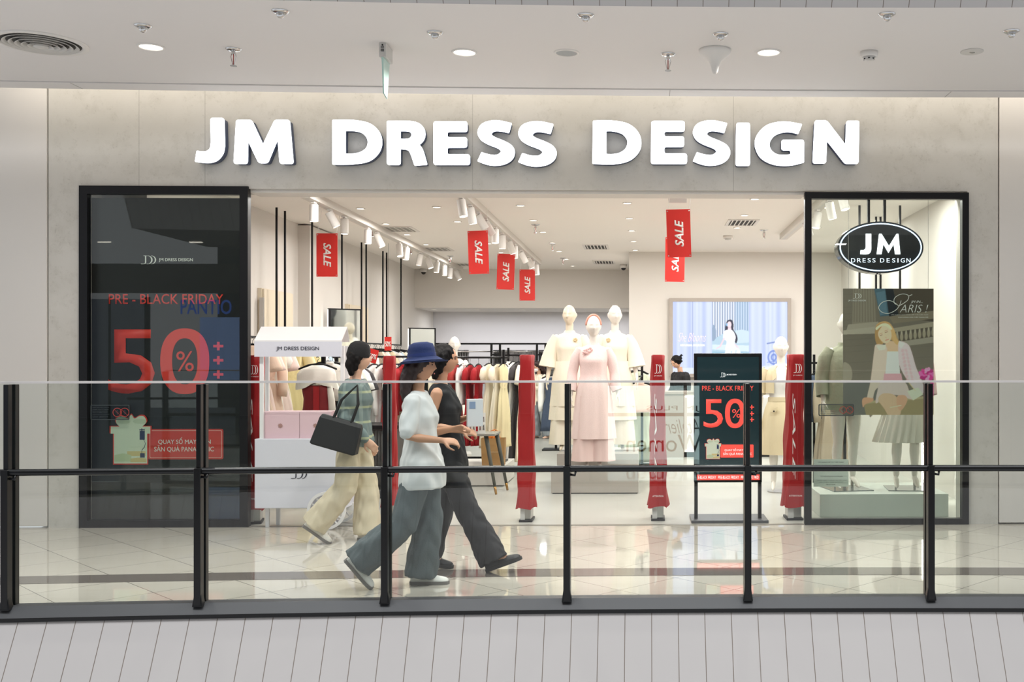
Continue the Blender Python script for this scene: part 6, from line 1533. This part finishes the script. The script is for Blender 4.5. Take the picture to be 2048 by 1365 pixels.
# two behind in cream
for px, lab, mm, mr, seed, sx_f in ((1139, 'mannequin in a cream short-sleeved ao dai, on the fitting-room side of the trio', m_cr, mat('mannequin_cream', '#e9dcc6', .3, var=.01), 1, 1), (1230, 'mannequin in an ivory wide-sleeved ao dai, on the wall-screen side of the trio', m_cr2, m_mann, 2, -1)):
    Y = 12.95; t = thing('dressed_mannequin', lab, 'mannequin', (ax(px, Y), Y, .42), radians(-3 * sx_f), 'mannequin trio on the plinth')
    mannequin_base(t, 0, m=mr, arm_pose=tuple(((s_ * (.20 if s_ == sx_f else .235), .02, 1.13), (s_ * (.20 if s_ == sx_f else .265), -.04, .89), (s_, -.1, 0)) for s_ in (-1, 1)), yaw=-.15 * sx_f)
    tunic(t, mm, .38, k=1.0); wide_trousers(t, cloth('cream_silk', '#f2ead8', .6, var=.02), .08)
    add_cloth('over_panel', [(0, 0, 1.10, .165, .12), (0, 0, .9, .205, .145), (0, 0, .7, .218, .150), (0, 0, .55, .231, .156)], mm, t, 48, lambda th, u: 1 + u * .05 * sin(6 * th + seed))
    for sx in (-1, 1):
        sleeve_obj('sleeve', [V(sx * .150, 0, 1.40), V(sx * .20, .01, 1.30), V(sx * (.20 if sx == sx_f else .245), .01, 1.15), V(sx * (.20 if sx == sx_f else .265), .0, 1.03)], [.062, .072, .074, .078] if sx == sx_f else [.065, .082, .098, .115], mm, t)
    flower(t, (.085 * sx_f, -.112, 1.36), mat('gold_flower', '#d8bf92', .5), 1.0)
# mannequin in the beige suit beside the kiosk
Y = 12.2; t = thing('dressed_mannequin', 'white mannequin in a beige cropped jacket and flared skirt beside the widest gate', 'mannequin', (ax(1562, Y), Y, 0.02), radians(-6))
t['category'] = 'mannequin'
mannequin_base(t, 0, arm_pose=(((-.235, .02, 1.13), (-.25, -.03, .87), (-1, .1, 0)), ((.235, .02, 1.13), (.25, -.03, .87), (1, -.1, 0))), yaw=.15)
m_bg = cloth('beige_twill', '#d8c8a6', .8, var=.03); m_tank = cloth('white_knit', '#eeebe6', .85, var=.02)
add_cloth('tank_top', [(0, 0, 1.47, .060, .058), (0, 0, 1.44, .080, .062), (0, 0, 1.41, .13, .074), (0, -.004, 1.36, .158, .100), (0, -.010, 1.27, .150, .114), (0, 0, 1.12, .132, .096), (0, 0, 1.06, .135, .098)], m_tank, t)
b = MB(); n = 44; rs = []
for z, rx, ry in ((1.445, .085, .07), (1.42, .135, .08), (1.385, .178, .095), (1.32, .182, .115), (1.25, .178, .125), (1.17, .175, .118), (1.13, .178, .12)):
    rs.append([(rx * cos(a), ry * sin(a), z) for a in [(-pi / 2 + .62 + .25 * max(0, 1.3 - z) * 2) + (2 * pi - 1.1 - .5 * max(0, 1.3 - z)) * k / n for k in range(n + 1)]])
vs = [p for r in rs for p in r]; fs = [(i * (n + 1) + k, i * (n + 1) + k + 1, (i + 1) * (n + 1) + k + 1, (i + 1) * (n + 1) + k) for i in range(len(rs) - 1) for k in range(n)]
b.add(vs, fs); o = b.build('jacket', m_bg, t, True); thicken(o, .008)
for sx in (-1, 1):
    sleeve_obj('sleeve', [V(sx * .155, 0, 1.405), V(sx * .208, .01, 1.31), V(sx * .238, .02, 1.17), V(sx * .242, .01, 1.12)], [.062, .068, .066, .066], m_bg, t)
    b = MB(); b.add([(sx * .055, -.118, 1.41), (sx * .115, -.115, 1.38), (sx * .10, -.135, 1.28), (sx * .06, -.128, 1.31)], [(0, 1, 2, 3)]); o = b.build('lapel', m_bg, t); thicken(o, .006)
add_cloth('skirt', [(0, 0, 1.075, .142, .105), (0, 0, 1.04, .145, .108), (0, 0, .95, .182, .128), (0, 0, .80, .215, .150), (0, 0, .60, .245, .165), (0, 0, .42, .265, .175)], m_bg, t, 60, lambda th, u: 1 + u * (.05 * sin(7 * th) + .04 * sin(13 * th + 1)))
add_cloth('waistband', [(0, 0, 1.085, .147, .110), (0, 0, 1.035, .150, .113)], m_bg, t)
b = MB(); b.prism([(-.13, .93), (-.04, .98), (-.05, .93), (-.09, .90)], -.150, -.140); b.build('pocket_flap', m_bg, t)
b = MB(); b.lathe([(.010, 0), (.006, .006)], n=12); b.xform(Matrix.Translation((-.085, -.152, .925)) @ Matrix.Rotation(pi / 2, 4, 'X')); b.build('button', M['blackm'], t)
b = MB(); b.lathe([(.16, -.02), (.16, -.008), (.0, -.006)], n=28); b.build('stand_plate', M['steel'], t)
# show-window mannequins
Y = 10.62; m_mw = M['mann']
for i, (px, lab) in enumerate(((1692, 'mannequin in a sage green quilted coat, half hidden by the poster'), (1812, 'mannequin in a white pleated skirt standing behind the poster'))):
    t = thing('dressed_mannequin', lab, 'mannequin', (ax(px, Y), Y, .234), radians((10, -6)[i]), 'show-window mannequins')
    mannequin_base(t, 0, m=m_mw, arm_pose=(((-.24, .03, 1.13), (-.26, -.05, .88), (-1, .1, 0)), ((.235, .02, 1.13), (.25, -.03, .87), (1, -.1, 0))), yaw=(-.3, .2)[i], heel=.12, legs=((-.095, .0), (.095, .03)))
    b = MB(); b.box(-.20, .22, -.20, .24, -.0085, 0.0); b.build('stand_plate', mat('glass_plate_grey', '#6d7573', .1), t)
    b = MB(); b.tube([(.10, .07, 0), (.10, .05, .42)], .008, 8); b.build('stand_rod', M['steel'], t)
    for sx in (-1, 1):
        f = (-.095, .0) if sx < 0 else (.095, .03); b = MB(); b.tube([(f[0], f[1] + .065, .0), (f[0], f[1] + .058, .07)], [.008, .014], 8); b.build('shoe_heel', m_mw, t, True)
    if i == 0:
        m_ol = mat('cloth_quilted_sage', '#a6a791', .8, var=.08, scale=14, bump=.5, bscale=22)
        add_cloth('coat', [(0, 0, 1.48, .075, .070), (0, 0, 1.445, .085, .072), (0, 0, 1.42, .135, .085), (0, 0, 1.385, .185, .105), (0, -.005, 1.27, .195, .135), (0, 0, 1.1, .19, .13), (0, 0, .95, .20, .14), (0, 0, .80, .205, .145)], m_ol, t, 48, lambda th, u: 1 + .02 * sin(9 * th + 7 * u))
        for sx in (-1, 1): sleeve_obj('sleeve', [V(sx * .155, 0, 1.405), V(sx * .215, .01, 1.31), V(sx * .245, .03, 1.13), V(sx * .256, -.01, .97), V(sx * .257, -.02, .94)], [.07, .078, .074, .068, .066], m_ol, t)
    else:
        add_cloth('knit_top', [(0, 0, 1.46, .075, .065), (0, 0, 1.42, .13, .08), (0, 0, 1.385, .175, .1), (0, -.005, 1.27, .17, .125), (0, 0, 1.06, .15, .108)], cloth('pink_knit', '#e3c2c4', .9), t)
        for sx in (-1, 1): sleeve_obj('sleeve', [V(sx * .155, 0, 1.405), V(sx * .21, .01, 1.31), V(sx * .24, .02, 1.13), V(sx * .255, -.02, .95)], [.06, .065, .06, .055], cloth('pink_knit', '#e3c2c4'), t)
        add_cloth('pleated_skirt', [(0, 0, 1.08, .14, .105), (0, 0, 1.0, .16, .12), (-.02, 0, .8, .20, .15), (-.05, 0, .6, .235, .17), (-.075, 0, .47, .25, .18)], cloth('pleated_white', '#ece8dd', .6, var=.02), t, 96, lambda th, u: 1 + u * .07 * sin(22 * th))
# white mannequin head seen between the racks
Y = 16.2; t = thing('dressed_mannequin', 'bald white mannequin in cream knitwear standing far back behind the black-haired walker', 'mannequin', (ax(909, Y), Y, .10), .2)
mannequin_base(t, 0, headscale=1.0); add_cloth('tunic', [(0, 0, 1.46, .07, .06), (0, 0, 1.42, .13, .075), (0, 0, 1.38, .175, .1), (0, 0, 1.2, .16, .12), (0, 0, .9, .2, .14), (0, 0, .6, .24, .16)], cloth('ivory', '#f2eee4'), t)
b = MB(); b.box(-.25, .25, -.22, .25, -.10, 0.0); b.build('stand_block', m_pl2, t)
# ------------------------------------------------------------------ people
def shoe(t, ankle, fwd, m_up, m_sole, pitch=0.0, k=1.0, slipper=False):
    """a shoe under the ankle, toe along fwd (flat vector), heel lifted by pitch"""
    b = MB(); rs = []; so = MB(); ss = []
    prof = [(-.075, .028, .060), (-.06, .036, .075), (-.01, .037, .082), (.05, .040, .066), (.11, .045, .050), (.16, .044, .040), (.19, .034, .032), (.205, .016, .020)]
    for u, w, h in prof:
        rs.append([(w * cos(a) * (1.0 if sin(a) < .3 else .8), -u, max(.018, .018 + h * max(0, sin(a)))) for a in [2 * pi * q / 16 for q in range(16)]])
    b.rings(rs)
    for u, w in ((-.082, .022), (-.07, .038), (0, .040), (.06, .043), (.12, .048), (.17, .046), (.20, .034), (.213, .014)):
        ss.append([(w, -u, 0), (w, -u, .024), (-w, -u, .024), (-w, -u, 0)])
    so.rings(ss)
    yaw = math.atan2(fwd.x, -fwd.y)
    Mx = Matrix.Translation(ankle) @ Matrix.Rotation(yaw, 4, 'Z') @ Matrix.Rotation(pitch, 4, 'X') @ Matrix.Translation(V(0, 0, -.09))
    b.xform(Mx); so.xform(Mx)
    o = b.build('shoe', m_up, t, True); so.build('shoe_sole', m_sole, o)
    if not slipper:
        lc = MB()
        for q in range(4): lc.tube([(-.022, -.045 - .022 * q, .088 - .008 * q), (.022, -.045 - .022 * q, .088 - .008 * q)], .0035, 5)
        lc.xform(Mx); lc.build('shoe_laces', m_sole if m_up is not m_sole else m_up, o)

def person(name_label, loc, rz, H, pose, skin, top_m, leg_m, hair_m, top='tee', hair='long', lean=V(0, -.02, 0), headyaw=0.0, headpitch=0.0, cat='person', group=None, legw=1.0, mask=False, shirt_hem=.80, shoes=None, voxel=.0075, fat=1.0):
    t = thing('person', name_label, cat, loc, rz, group); s = H / 1.75; t.scale = (s, s, s)
    nt = V(lean.x * 1.1, lean.y * 1.15 - .012, 1.545); hc = V(lean.x * 1.1, lean.y * 1.2 - .035 - .10 * max(0, headpitch), 1.645 - .02 * max(0, headpitch))
    if shoes:
        lg = []
        for i, (h, k_, a, toe) in enumerate(pose['legs']):
            p_ = pose.get('pitch', (0, 0))[i]; f = V(*toe) - V(*a); f.z = 0; f.normalize()
            lg.append((h, k_, a, tuple(V(*a) + f * (.13 * cos(p_) - .045 * sin(p_)) + V(0, 0, -.13 * sin(p_) - .045 * cos(p_)))))
        pose = dict(pose, legs=lg)
    b = MB(); torso(b, lean, k=fat, neck_to=nt)
    Mx = head_shape(b, hc, 1.0, headyaw, headpitch)
    for i, (e, w, u, cl) in enumerate(pose['arms']):
        sx = -1 if i == 0 else 1; s0 = V(sx * .165 + lean.x, lean.y, 1.385); arm(b, s0, V(*e), V(*w)); hand(b, V(*w), V(*w) - V(*e), V(*u), 1.0, cl, -sx)
    for i, (h, k_, a, toe) in enumerate(pose['legs']): leg(b, V(*h), V(*k_), V(*a), V(*toe))
    fuse(b, 'body', skin, t, voxel, 2)
    features(t, Mx, mouth=not mask)
    # trousers
    b = MB()
    b.loft([(0, 0, .80, .10, .10), (0, 0, .84, .165, .125), (0, 0, .92, .182, .128), (0, 0, 1.0, .158, .112), (0, 0, 1.04, .145, .104)], 28, None, True, True)
    for h, k_, a, toe in pose['legs']:
        h, k_, a = V(*h), V(*k_), V(*a); d = (a - k_).normalized()
        b.tube([h + V(0, 0, .0), ex(h, k_, .5), k_, ex(k_, a, .5), a + d * (.025 if legw > 1 else -.02)], [.100, .100 * (1 + .12 * (legw - 1)), .078 * legw, .086 * legw, .095 * legw], 20)
    fuse(b, 'trousers', leg_m, t, .009, 4, .010, .10)
    # top
    b = MB(); off = .018 * fat
    if top in ('tee', 'jacket', 'sleeveless', 'sweater'):
        hw = .215 if top == 'tee' else .198
        rows = [(shirt_hem, hw, hw * .78), (.86, hw, hw * .77), (.94, hw - .008, hw * .73), (1.0, .182, .135), (1.09, .160, .118), (1.18, .160, .118), (1.27, .168, .128), (1.34, .172, .118), (1.39, .176, .098), (1.425, .135, .080), (1.455, .085, .068)]
        rr = []
        for z, rx, ry in rows:
            q = max(0, (z - .9) / .55); add_ = .02 if top == 'jacket' else 0
            rr.append((lean.x * q, lean.y * q - (.012 if 1.2 < z < 1.32 else 0), z, (rx + add_) * fat, (ry + add_) * fat))
        b.loft(rr, 32, None, True, True)
        for i, (e, w, u, cl) in enumerate(pose['arms']):
            sx = -1 if i == 0 else 1; s0 = V(sx * .160 + lean.x, lean.y, 1.385); e, w = V(*e), V(*w)
            if top == 'tee': limb(b, [s0, ex(s0, e, .45), ex(s0, e, .85)], [.062, .064, .066])
            elif top in ('jacket', 'sweater'): limb(b, [s0, ex(s0, e, .5), e, ex(e, w, .5), ex(e, w, .92)], [.070, .070, .064, .058, .050])
    fuse(b, {'tee': 't_shirt', 'jacket': 'jacket', 'sweater': 'sweater', 'sleeveless': 'sleeveless_top'}[top], top_m, t, .009, 4, .009, .11)
    # hair
    b = MB(); b.ball((0, .016, .022), .086, .100, .104, 20, 14)
    if hair == 'long':
        for x0 in (-.055, -.02, .02, .055): b.tube([(x0, .05, .03), (x0 * 1.25, .095, -.08), (x0 * 1.35, .10, -.20), (x0 * 1.2, .085, -.31)], [.050, .048, .042, .02], 10, rnd=True)
        for sx in (-1, 1): b.tube([(sx * .062, -.015, .06), (sx * .080, .02, -.02), (sx * .082, .05, -.12)], [.030, .026, .02], 10, rnd=True)
    elif hair == 'bun':
        b.ball((0, .12, .01), .040, .036, .042); b.tube([(0, .11, .02), (.01, .17, .05), (.015, .20, .01)], [.03, .018, .006], 8, rnd=True)
        for sx in (-1, 1): b.tube([(sx * .068, -.02, .05), (sx * .080, .03, .0), (sx * .06, .08, -.03)], [.026, .022, .02], 8, rnd=True)
    elif hair == 'bob':
        for x0 in (-.065, -.03, .0, .03, .065): b.tube([(x0, .04, .03), (x0 * 1.2, .075, -.06), (x0 * 1.2, .06, -.135)], [.045, .042, .026], 10, rnd=True)
        for sx in (-1, 1): b.tube([(sx * .060, -.03, .065), (sx * .083, .0, -.0), (sx * .080, .02, -.10)], [.026, .026, .018], 10, rnd=True)
    b.xform(Mx); hb = MB()
    # keep the face clear: cut everything in front of the hairline
    src = b; keep = MB(); keep.v, keep.f = src.v, src.f
    fuse(keep, 'hair', hair_m, t, .008, 3, .004, .03)
    for i, (h, k_, a, toe) in enumerate(pose['legs']):
        if shoes:
            f = V(*toe) - V(*a); f.z = 0; pit = pose.get('pitch', (0, 0))[i]
            shoe(t, V(*a), f, shoes[0], shoes[1], pit, 1.0, len(shoes) > 2)
    if mask:
        b = MB(); rs = []
        for z, w, yy in ((-.012, .050, -.080), (-.022, .058, -.092), (-.045, .060, -.108), (-.07, .056, -.106), (-.095, .040, -.090)):
            rs.append([(w * sin(a), yy * cos(a) * .98 - .004, z) for a in [-1.25 + 2.5 * k / 14 for k in range(15)]])
        n_ = 15; b.add([p for r in rs for p in r], [(i * n_ + k, i * n_ + k + 1, (i + 1) * n_ + k + 1, (i + 1) * n_ + k) for i in range(4) for k in range(n_ - 1)]); b.xform(Mx)
        o = b.build('face_mask', mat('mask_white', '#f3f3f2', .8), t, True); thicken(o, .004)
    return t, Mx
m_sk1 = mat('skin_tan', '#c08f70', .5, var=.05, scale=12); m_sk2 = mat('skin_fair', '#d2a78c', .5, var=.05, scale=12)
m_rub = mat('sole_grey', '#77736f', .7); m_sol = mat('sole_dark', '#2a2928', .7)

# walker in the blue hat
poseB = dict(arms=[((-.225, .07, 1.13), (-.17, -.18, 1.10), (-.6, .2, .8), .55), ((.21, .02, 1.12), (.10, -.22, 1.17), (.5, .2, .8), .55)],
             legs=[((-.085, .01, .88), (-.09, .12, .485), (-.09, .43, .215), (-.09, .36, .04)), ((.085, 0, .88), (.085, -.03, .47), (.085, .03, .09), (.088, -.13, .03))], pitch=(.85, 0), soles=(.07, 0))
pB, MxB = person('person in a wide blue hat, white t-shirt and grey jeans walking past the shop', (ax(845, 7.18), 7.18, 0), pi / 2, 1.60, poseB, m_sk1,
                 mat('tee_white', '#d9d9d6', .85, var=.03, scale=7), mat('jeans_grey', '#525b5d', .85, var=.14, scale=9, bump=.2, bscale=80), mat('hair_brown', '#2a1714', .45, var=.25, scale=40), 'tee', 'long', V(0, .035, 0), 0, .02, 'person', 'passers-by', 1.32, False, .74, (mat('sneaker_white', '#e8e6df', .5), m_rub))
m_hat = mat('hat_blue', '#10234f', .9, var=.12, scale=10, bump=.2)
b = MB(); b.lathe([(.165, .02), (.150, .022), (.103, .052), (.100, .10), (.088, .142), (.05, .158), (.001, .160)], (0, 0, 0), 36); b.lathe([(.190, .012), (.185, .004), (.105, .044), (.105, .054)], (0, 0, 0), 36, False)
b.xform(MxB @ Matrix.Translation((0, -.004, .016)) @ Matrix.Rotation(-.10, 4, 'X')); b.build('hat', m_hat, pB, True)
b = MB(); b.lathe([(.1055, .052), (.1045, .075)], (0, 0, 0), 36, False); b.xform(MxB @ Matrix.Translation((0, -.004, .016)) @ Matrix.Rotation(-.10, 4, 'X')); b.build('hat_band', mat('hat_band_navy', '#142a63', .7), pB, True)
# walker in black
poseC = dict(arms=[((-.22, .10, 1.14), (-.17, -.14, 1.10), (-.6, .1, .8), .7), ((.205, .06, 1.12), (.06, -.15, 1.19), (.5, .1, .8), .7)],
             legs=[((-.085, 0, .88), (-.085, -.16, .50), (-.085, -.36, .115), (-.085, -.51, .09)), ((.085, .02, .88), (.085, .06, .48), (.085, .17, .115), (.085, .02, .035))], pitch=(-.35, .12), soles=(.03, 0))
pC, MxC = person('person in black top and black trousers striding just beyond the blue-hatted walker', (ax(895, 7.72), 7.72, 0), pi / 2, 1.645, poseC, m_sk1,
                 mat('top_black', '#17171a', .8, var=.2, scale=8), mat('trousers_black', '#1f1f22', .85, var=.15, scale=8), M['hair'], 'sleeveless', 'bob', V(0, .05, 0), .05, .05, 'person', 'passers-by', 1.18, False, .70, (mat('shoe_black', '#1b1b1c', .5), m_sol))
t = thing('paper_folder', 'clear plastic folder held by the walker in black', 'folder', (ax(895, 7.72) + .215, 7.62, 1.16), .5)
b = MB(); b.box(-.06, .06, -.012, .012, -.10, .10); b.build('folder_body', mat('folder_white', '#d9dadb', .3, var=.05), t, bevel=.004)
b = MB(); b.box(-.045, .0, -.014, -.0125, .03, .08); b.build('folder_label', mat('folder_blue', '#8497b3', .5), t)
# walker with the beanie
poseA = dict(arms=[((-.225, .02, 1.12), (-.215, -.17, .93), (-1, 0, .2), .4), ((.22, .03, 1.11), (.20, -.10, .88), (1, 0, .2), .4)],
             legs=[((-.085, .01, .88), (-.09, .04, .49), (-.09, .30, .185), (-.09, .22, .035)), ((.085, -.02, .88), (.085, -.10, .48), (.085, -.10, .09), (.088, -.26, .03))], pitch=(.6, 0), soles=(.035, 0))
m_plaid = NT('plaid_jacket')
tc = m_plaid.n('ShaderNodeTexCoord'); sp = m_plaid.n('ShaderNodeSeparateXYZ'); m_plaid.l(tc.outputs['Object'], sp.inputs[0])
fx = m_plaid.math('LESS_THAN', m_plaid.math('FRACT', m_plaid.math('MULTIPLY', sp.outputs[2], 7.5)), .16); fy = m_plaid.math('LESS_THAN', m_plaid.math('FRACT', m_plaid.math('MULTIPLY', sp.outputs[1], 8.5)), .2)
cc = m_plaid.mix(m_plaid.noise(9), lin('#5d6b6c'), lin('#74827f')); cc = m_plaid.mix(m_plaid.math('MULTIPLY', fx, .6), cc, lin('#b9bd93')); cc = m_plaid.mix(m_plaid.math('MULTIPLY', fy, .45), cc, lin('#93a09a')); m_plaid.bsdf(cc, .85)
pA, MxA = person('person in a black beanie, grey-green checked jacket and wide beige trousers walking beyond the cart', (ax(706, 8.95), 8.95, 0), pi / 2, 1.655, poseA, m_sk2,
                 m_plaid.m, mat('trousers_beige', '#cbbfa4', .85, var=.06, scale=8), M['hair'], 'jacket', 'bob', V(0, -.02, 0), .1, .0, 'person', 'passers-by', 1.30, False, .86, (mat('sneaker_cream', '#e2ddd2', .5), m_rub))
b = MB(); b.lathe([(.100, .012), (.104, .03), (.102, .05), (.098, .085), (.080, .125), (.045, .150), (.001, .158)], n=32, cap=False); b.xform(MxA @ Matrix.Translation((0, .014, 0)) @ Matrix.Rotation(.14, 4, 'X') @ Matrix.Scale(1.0, 4)); b.build('beanie', mat('knit_black', '#131314', .9, bump=.4, bscale=120), pA, True)
t = thing('tote_bag', 'black tote bag hanging at the hip of the beanie walker', 'bag', (ax(676, 8.66), 8.66, az(868, 8.66)), .0); t.rotation_euler = (0, .28, 0)
b = MB(); b.rings([[(w * cx_, d * cy_, z) for cx_, cy_ in ((-1, -1), (1, -1), (1, 1), (-1, 1))] for z, w, d in ((-.13, .17, .05), (-.12, .19, .055), (.10, .175, .035), (.13, .165, .02))]); b.build('bag_body', mat('bag_black', '#1a1a1b', .6, var=.1), t, bevel=.01)
for sy in (-.02, .02):
    b = MB(); b.tube([(-.07, sy, .125), (-.05, sy, .28), (.04, sy * .5, .43), (.09, sy, .28), (.08, sy, .125)], .008, 8); b.build('bag_strap', M['blackm'], t)
# masked woman with her phone, far back
poseD = dict(arms=[((-.215, -.01, 1.12), (-.06, -.24, 1.16), (-.3, -.6, .7), .6), ((.215, -.01, 1.12), (.07, -.23, 1.15), (.3, -.6, .7), .6)],
             legs=[((-.085, 0, .88), (-.11, -.01, .47), (-.13, .02, .085), (-.15, -.14, .03)), ((.085, 0, .88), (.13, .0, .47), (.19, .04, .085), (.22, -.11, .03))])
pD, MxD = person('person in a white face mask looking down at a phone near the fitting rooms', (ax(1079, 20.5), 20.5, 0), radians(-32), 1.50, poseD, m_sk2,
                 cloth('cream_knit', '#e6dcc8', .9, bump=.3), mat('trousers_grey', '#8d9499', .85, var=.06), mat('hair_brown', '#2a1714'), 'sweater', 'long', V(0, -.02, 0), -.25, .42, 'person', None, 1.25, True, .84, (mat('slipper_pink', '#dcb6a0', .7), m_rub, 1), voxel=.009)
b = MB()
for sx in (-1, 1): b.tube([(sx * .15, .0, 1.40), (sx * .22, .0, 1.30), (sx * .245, .0, 1.12), (sx * .20, -.08, 1.10)], [.075, .085, .08, .07], 16, rnd=True)
b.loft([(0, .06, 1.42, .15, .06), (0, .07, 1.30, .18, .085), (0, .08, 1.1, .19, .09), (0, .08, 1.0, .18, .09)], 24, None, True, True); fuse(b, 'draped_jacket', mat('jacket_navy', '#262a34', .85), pD, .01, 3, .006)
t = thing('phone', 'phone held by the masked woman', 'phone', pD.matrix_basis @ V(0, -.305, 1.20), radians(-32)); t.rotation_euler = (-.9, 0, radians(-32)); t['label'] = 'small dark phone in the hands of the masked shopper'
b = MB(); b.box(-.034, .034, -.004, .004, -.07, .07); b.build('phone_case', M['blackm'], t, bevel=.003)
b = MB(); b.box(-.030, .030, .0045, .005, -.065, .065); b.build('phone_display', mat('phone_display', '#b9c7d8', .2, emit=.6), t)
# cashier behind the counter
poseE = dict(arms=[((-.215, -.06, 1.13), (-.08, -.29, 1.10), (-.3, -.5, .8), .5), ((.215, -.06, 1.13), (.06, -.30, 1.08), (.3, -.5, .8), .5)],
             legs=[((-.085, 0, .88), (-.09, -.01, .47), (-.09, .02, .085), (-.09, -.14, .03)), ((.085, 0, .88), (.09, -.01, .47), (.09, .02, .085), (.09, -.14, .03))])
pE, MxE = person('person in black behind the counter bowing her head, dark hair tied back', (ax(1366, 17.45), 17.45, 0), radians(-52), 1.60, poseE, m_sk2,
                 mat('top_black', '#17171a'), mat('trousers_black', '#1f1f22'), M['hair'], 'sweater', 'bun', V(0, -.06, 0), .05, .55, 'person', None, 1.0, False, .80, (mat('shoe_black', '#1b1b1c'), m_sol), voxel=.009)
t = thing('phone', 'pale phone held above the white counter', 'phone', pE.matrix_basis @ V(-.01, -.37, 1.13), radians(-52)); t.rotation_euler = (-.6, 0, radians(-52)); t['label'] = 'pale phone held by the person behind the counter'
b = MB(); b.box(-.034, .034, -.004, .004, -.07, .07); b.build('phone_case', m_grey, t, bevel=.003)
b = MB(); b.box(-.030, .030, .0045, .005, -.065, .065); b.build('phone_display', mat('phone_display', '#b9c7d8'), t)
# ------------------------------------------------------------------ shops across the atrium, met only in reflections
def glowbox(name, x0, x1, z0, z1, y, m):
    b = MB(); b.box(x0, x1, y - .05, y, z0, z1); return struct(b.build(name, m))
ZR = -2.79
Yv = 13.33 - ZR                                       # where the railing glass mirrors that wall to
gx0, gx1 = ax(1225, Yv), ax(1408, Yv)
m_lit = mat('lit_shop_interior', '#c8e2e2', .5, var=.02, emit=4.5)
glowbox('window_opposite_lit', gx0, gx1, az(958, Yv), az(772, Yv), ZR + .02, m_lit)
m_dec = mat('decal_grey', '#4d5554', .6)
def decal(s, px0, py0, px1, py1, **k):
    o = text('trim_opposite_lettering', s, m_dec, None, (ax(px0, Yv), az(py1, Yv), ax(px1, Yv), az(py0, Yv)), ZR + .045, mirror=True, thick=.002, **k); return struct(o)
decal('JM PLUS', 1302, 812, 1408, 824); decal('Atelier', 1340, 838, 1412, 868, shear=.4, bold=-.01); decal('Women', 1262, 870, 1412, 904)
Yw2 = 2 * FY - ZR
def wx_(p): return ax(p, Yw2)
glowbox('window_opposite_poster', wx_(400), wx_(486), az(760, Yw2), az(636, Yw2), ZR + .02, mat('lit_poster_blue', '#8aa6dc', .5, var=.25, scale=3, emit=1.3, sc=(6, 1, .5)))
struct(text('trim_opposite_lettering', 'PANTIO', mat('lit_blue', '#3a66c8', .4, emit=1.8), None, (wx_(362), az(630, Yw2), wx_(464), az(601, Yw2)), ZR + .03, thick=.01, bold=.01))
glowbox('window_opposite_arch', wx_(150), wx_(296), az(900, Yw2), az(600, Yw2), ZR + .02, mat('dim_shop_interior', '#6f7480', .5, var=.1, emit=.35))
glowbox('window_opposite_low', wx_(180), wx_(470), az(960, Yw2), az(815, Yw2), ZR + .015, mat('dim_shop_interior', '#6f7480'))
for a, c in ((148, 156), (290, 300), (218, 222)):
    glowbox('trim_opposite_frame', wx_(a), wx_(c), 0, az(596, Yw2), ZR + .04, M['black'])
glowbox('wall_opposite_signband', wx_(-200), wx_(700), az(588, Yw2), az(530, Yw2), ZR + .01, mat('signband_brown', '#55504a', .6, var=.08))
for p in (285, 455):
    glowbox('trim_opposite_lamp', wx_(p) - .12, wx_(p) + .12, CORC - .03, CORC - .01, -1.2, M['glow'])
